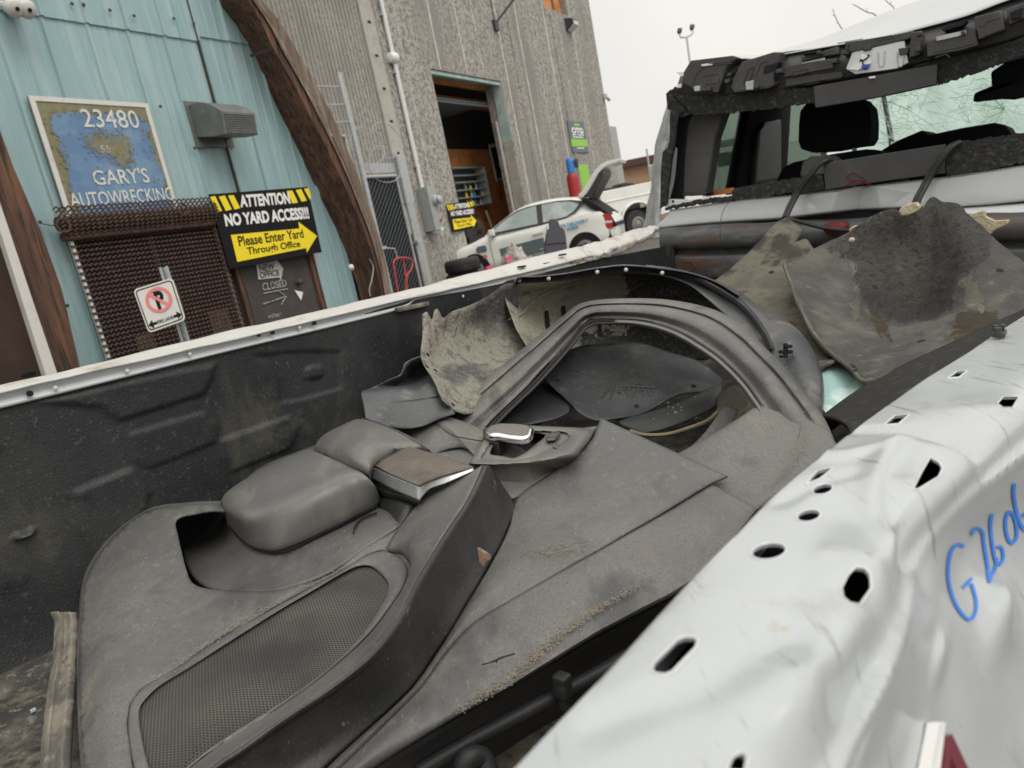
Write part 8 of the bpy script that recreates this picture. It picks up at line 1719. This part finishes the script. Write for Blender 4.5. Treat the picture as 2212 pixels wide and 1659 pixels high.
mb = MB(); mb.box(pf(-1.0, -.85, .5), pf.f*2.6, pf.l*1.7, ZZ*.3); mb.box(pf(1.62, -.9, .5), pf.f*.04, pf.l*1.8, ZZ*.9); mb.build('bed_box', 'blackmat', pk)
mb = MB(); mb.box(pf(-1.0, -pn*.98, .55), pf.f*2.6, pf.l*pn*.12, ZZ*.85); mb.build('bed_side', 'cargopaint', pk, bevel=.01)
for xa in (0, 4.2):
    mb = MB(); mb.lathe(pf(xa, pn*.70, .38), pf.l*pn, [(.24, 0), (.36, .01), (.38, .06), (.38, .2), (.36, .25), (.22, .26)], 32); wh = mb.build('wheel', 'tire', pk, smooth=40)
    mb = MB(); mb.lathe(pf(xa, pn*.955, .38), pf.l*pn, [(.21, 0), (.21, .012), (.13, .02), (.12, .0), (.06, .03)], 24); mb.build('rim', 'wheelcover', wh, smooth=30)
def psidec(name, L, m, y, th): return pside(name, [(x+.62, z) for x, z in L], m, y, th)
CO = .62
psidec('cab_side', [(1.06, .5), (1.06, 1.42), (1.16, 1.42), (1.30, 1.92), (1.50, 1.97), (3.2, 1.97), (3.40, 1.90), (4.0, 1.36), (4.6, 1.30), (5.2, 1.22), (5.2, .5), (4.15, .5), (4.1, .8), (3.8, .95), (3.4, .95), (3.12, .8), (3.05, .5)], 'cargopaint', .80, .14)
mb = MB(); mb.box(pf(1.2+CO, -.8, 1.0), pf.f*2.1, pf.l*1.6, ZZ*.95); mb.build('cab_roof', 'cargopaint', pk, bevel=.03)
psidec('rear_door_window', [(1.36, 1.46), (1.46, 1.82), (2.20, 1.84), (2.20, 1.46)], 'darkglass', .945, .006); psidec('front_door_window', [(2.32, 1.46), (2.32, 1.84), (3.1, 1.82), (3.6, 1.46)], 'darkglass', .945, .006)
psidec('door_handle', [(1.42, 1.16), (1.66, 1.16), (1.66, 1.06), (1.42, 1.06)], 'black', .945, .02)
psidec('door_line', [(2.26, .6), (2.28, .6), (2.28, 1.9), (2.26, 1.9)], 'greypaint', .942, .004)
for k, (x, h) in enumerate(((.05, .22), (.62, .28))):
    mb = MB(); mb.prism([pf(x-.2, .3, 1.3), pf(x-.05, .3, 1.3+h), pf(x+.3, .3, 1.38+h*.5), pf(x+.45, .3, 1.3)], pf.l*.6); mb.box(pf(x-.2, .3, .8), pf.f*.6, pf.l*.6, ZZ*.52)
    tag(mb.build('scrap_load', 'black', None, bevel=.02), ['low black scrap in the left of the white pickup bed', 'taller black scrap in the white pickup bed nearest its cab'][k], 'scrap')

# ================================================================== far brick building, light mast, bare tree
bt = 40.0; A_, B_ = dep(1322, 353.5, bt), dep(2240, 128, bt); B_ = np.array([B_[0], B_[1], A_[2]]) 
bA = dep(1322, 353.5, bt); bB = dep(1800, 236, bt*1.0); dirb = np.array([bB[0]-bA[0], bB[1]-bA[1], 0]); dirb /= np.linalg.norm(dirb); zt = bA[2]
nb = np.array([-dirb[1], dirb[0], 0]); nb = nb if nb@CF > 0 else -nb
BL = max(l for l in np.arange(4, 40, .25) if proj(np.array([bA[0], bA[1], zt])+dirb*l)[0] < 1690)
fbld = thing('brick_building', 'low tan brick building with dark brown roof band far behind the pickup', 'building', [bA[0], bA[1], .5])
mb = MB(); mb.box(np.array([bA[0], bA[1], 0]), dirb*BL, nb*12, ZZ*(zt-.35)); mb.build('wall', 'brick', fbld)
mb = MB(); mb.box(np.array([bA[0], bA[1], zt-.36])-dirb*.3-nb*.4, dirb*(BL+.6), nb*13, ZZ*.36); mb.build('roof_band', 'roofbrown', fbld)
for k in range(8): mb = MB(); mb.box(np.array([bA[0], bA[1], zt-1.5-k*.45])-nb*.01, dirb*BL, nb*.02, ZZ*.03); mb.build('brick_course', 'roofbrown', fbld)
p0, p1 = dep(1405, 377, 36), dep(1399, 322, 36); mb = MB(); mb.tube([np.array([p0[0], p0[1], .5]), np.array([p0[0], p0[1], p1[2]])], .05, 8); tag(mb.build('slim_post', 'galv', None, smooth=60), 'slim grey post in front of the far brick building', 'post')
mp = dep(1489, 142, 70); mt_ = dep(1483, 79, 70)
ms = thing('light_mast', 'distant yard light mast with two floodlight heads against the sky', 'light mast', [mp[0], mp[1], .6])
mb = MB(); mb.tube([np.array([mp[0], mp[1], .6]), np.array([mt_[0], mt_[1], mt_[2]])], [.16, .10], 8); mb.build('mast', 'galv', ms, smooth=60)
mb = MB(); mb.tube(crom([dep(1468, 72, 70), dep(1470, 80, 70), dep(1483, 80, 70), dep(1496, 72, 70), dep(1496, 64, 70)], 20), .08, 8); mb.build('yoke', 'galv', ms, smooth=60)
for a, b in ((1468, 66), (1495, 58)): mb = MB(); mb.cbox(dep(a, b, 70), CR*.42, CF*.4, CU*.36); mb.cbox(dep(a, b+4, 70), CR*.3, CF*.5, CU*.2); mb.build('lamp_head', 'black', ms, bevel=.05)
tt = 24.0
trb = dep(1925, 300, tt); tr = thing('bare_tree', 'bare twigs of a leafless tree showing above the crushed cab roof', 'tree', [trb[0], trb[1], .6])
mb = MB(); fork = dep(1895, 130, tt); mb.tube([np.array([trb[0], trb[1], .6]), trb, fork], [.14, .09, .06], 8); mb.build('trunk', 'bark', tr, smooth=60)
for L, r in (([(1895, 130), (1850, 95), (1817, 60), (1806, 40), (1801, 28), (1799, 19)], .028), ([(1895, 130), (1905, 70), (1893, 33), (1872, 26), (1855, 16), (1842, 9)], .03), ([(1895, 130), (1945, 60), (1933, 19), (1922, 9), (1910, -2)], .03), ([(1872, 26), (1873, 20), (1871, 16)], .01), ([(1803, 34), (1798, 33), (1795, 34)], .008), ([(1923, 10), (1925, 5), (1922, 2)], .01), ([(1812, 50), (1806, 49)], .008)):
    P = crom([dep(a, b, tt) for a, b in L], 14); mb = MB(); mb.tube(P, list(np.linspace(r, r*.35, 14)), 6); mb.build('branch', 'bark', tr, smooth=60)
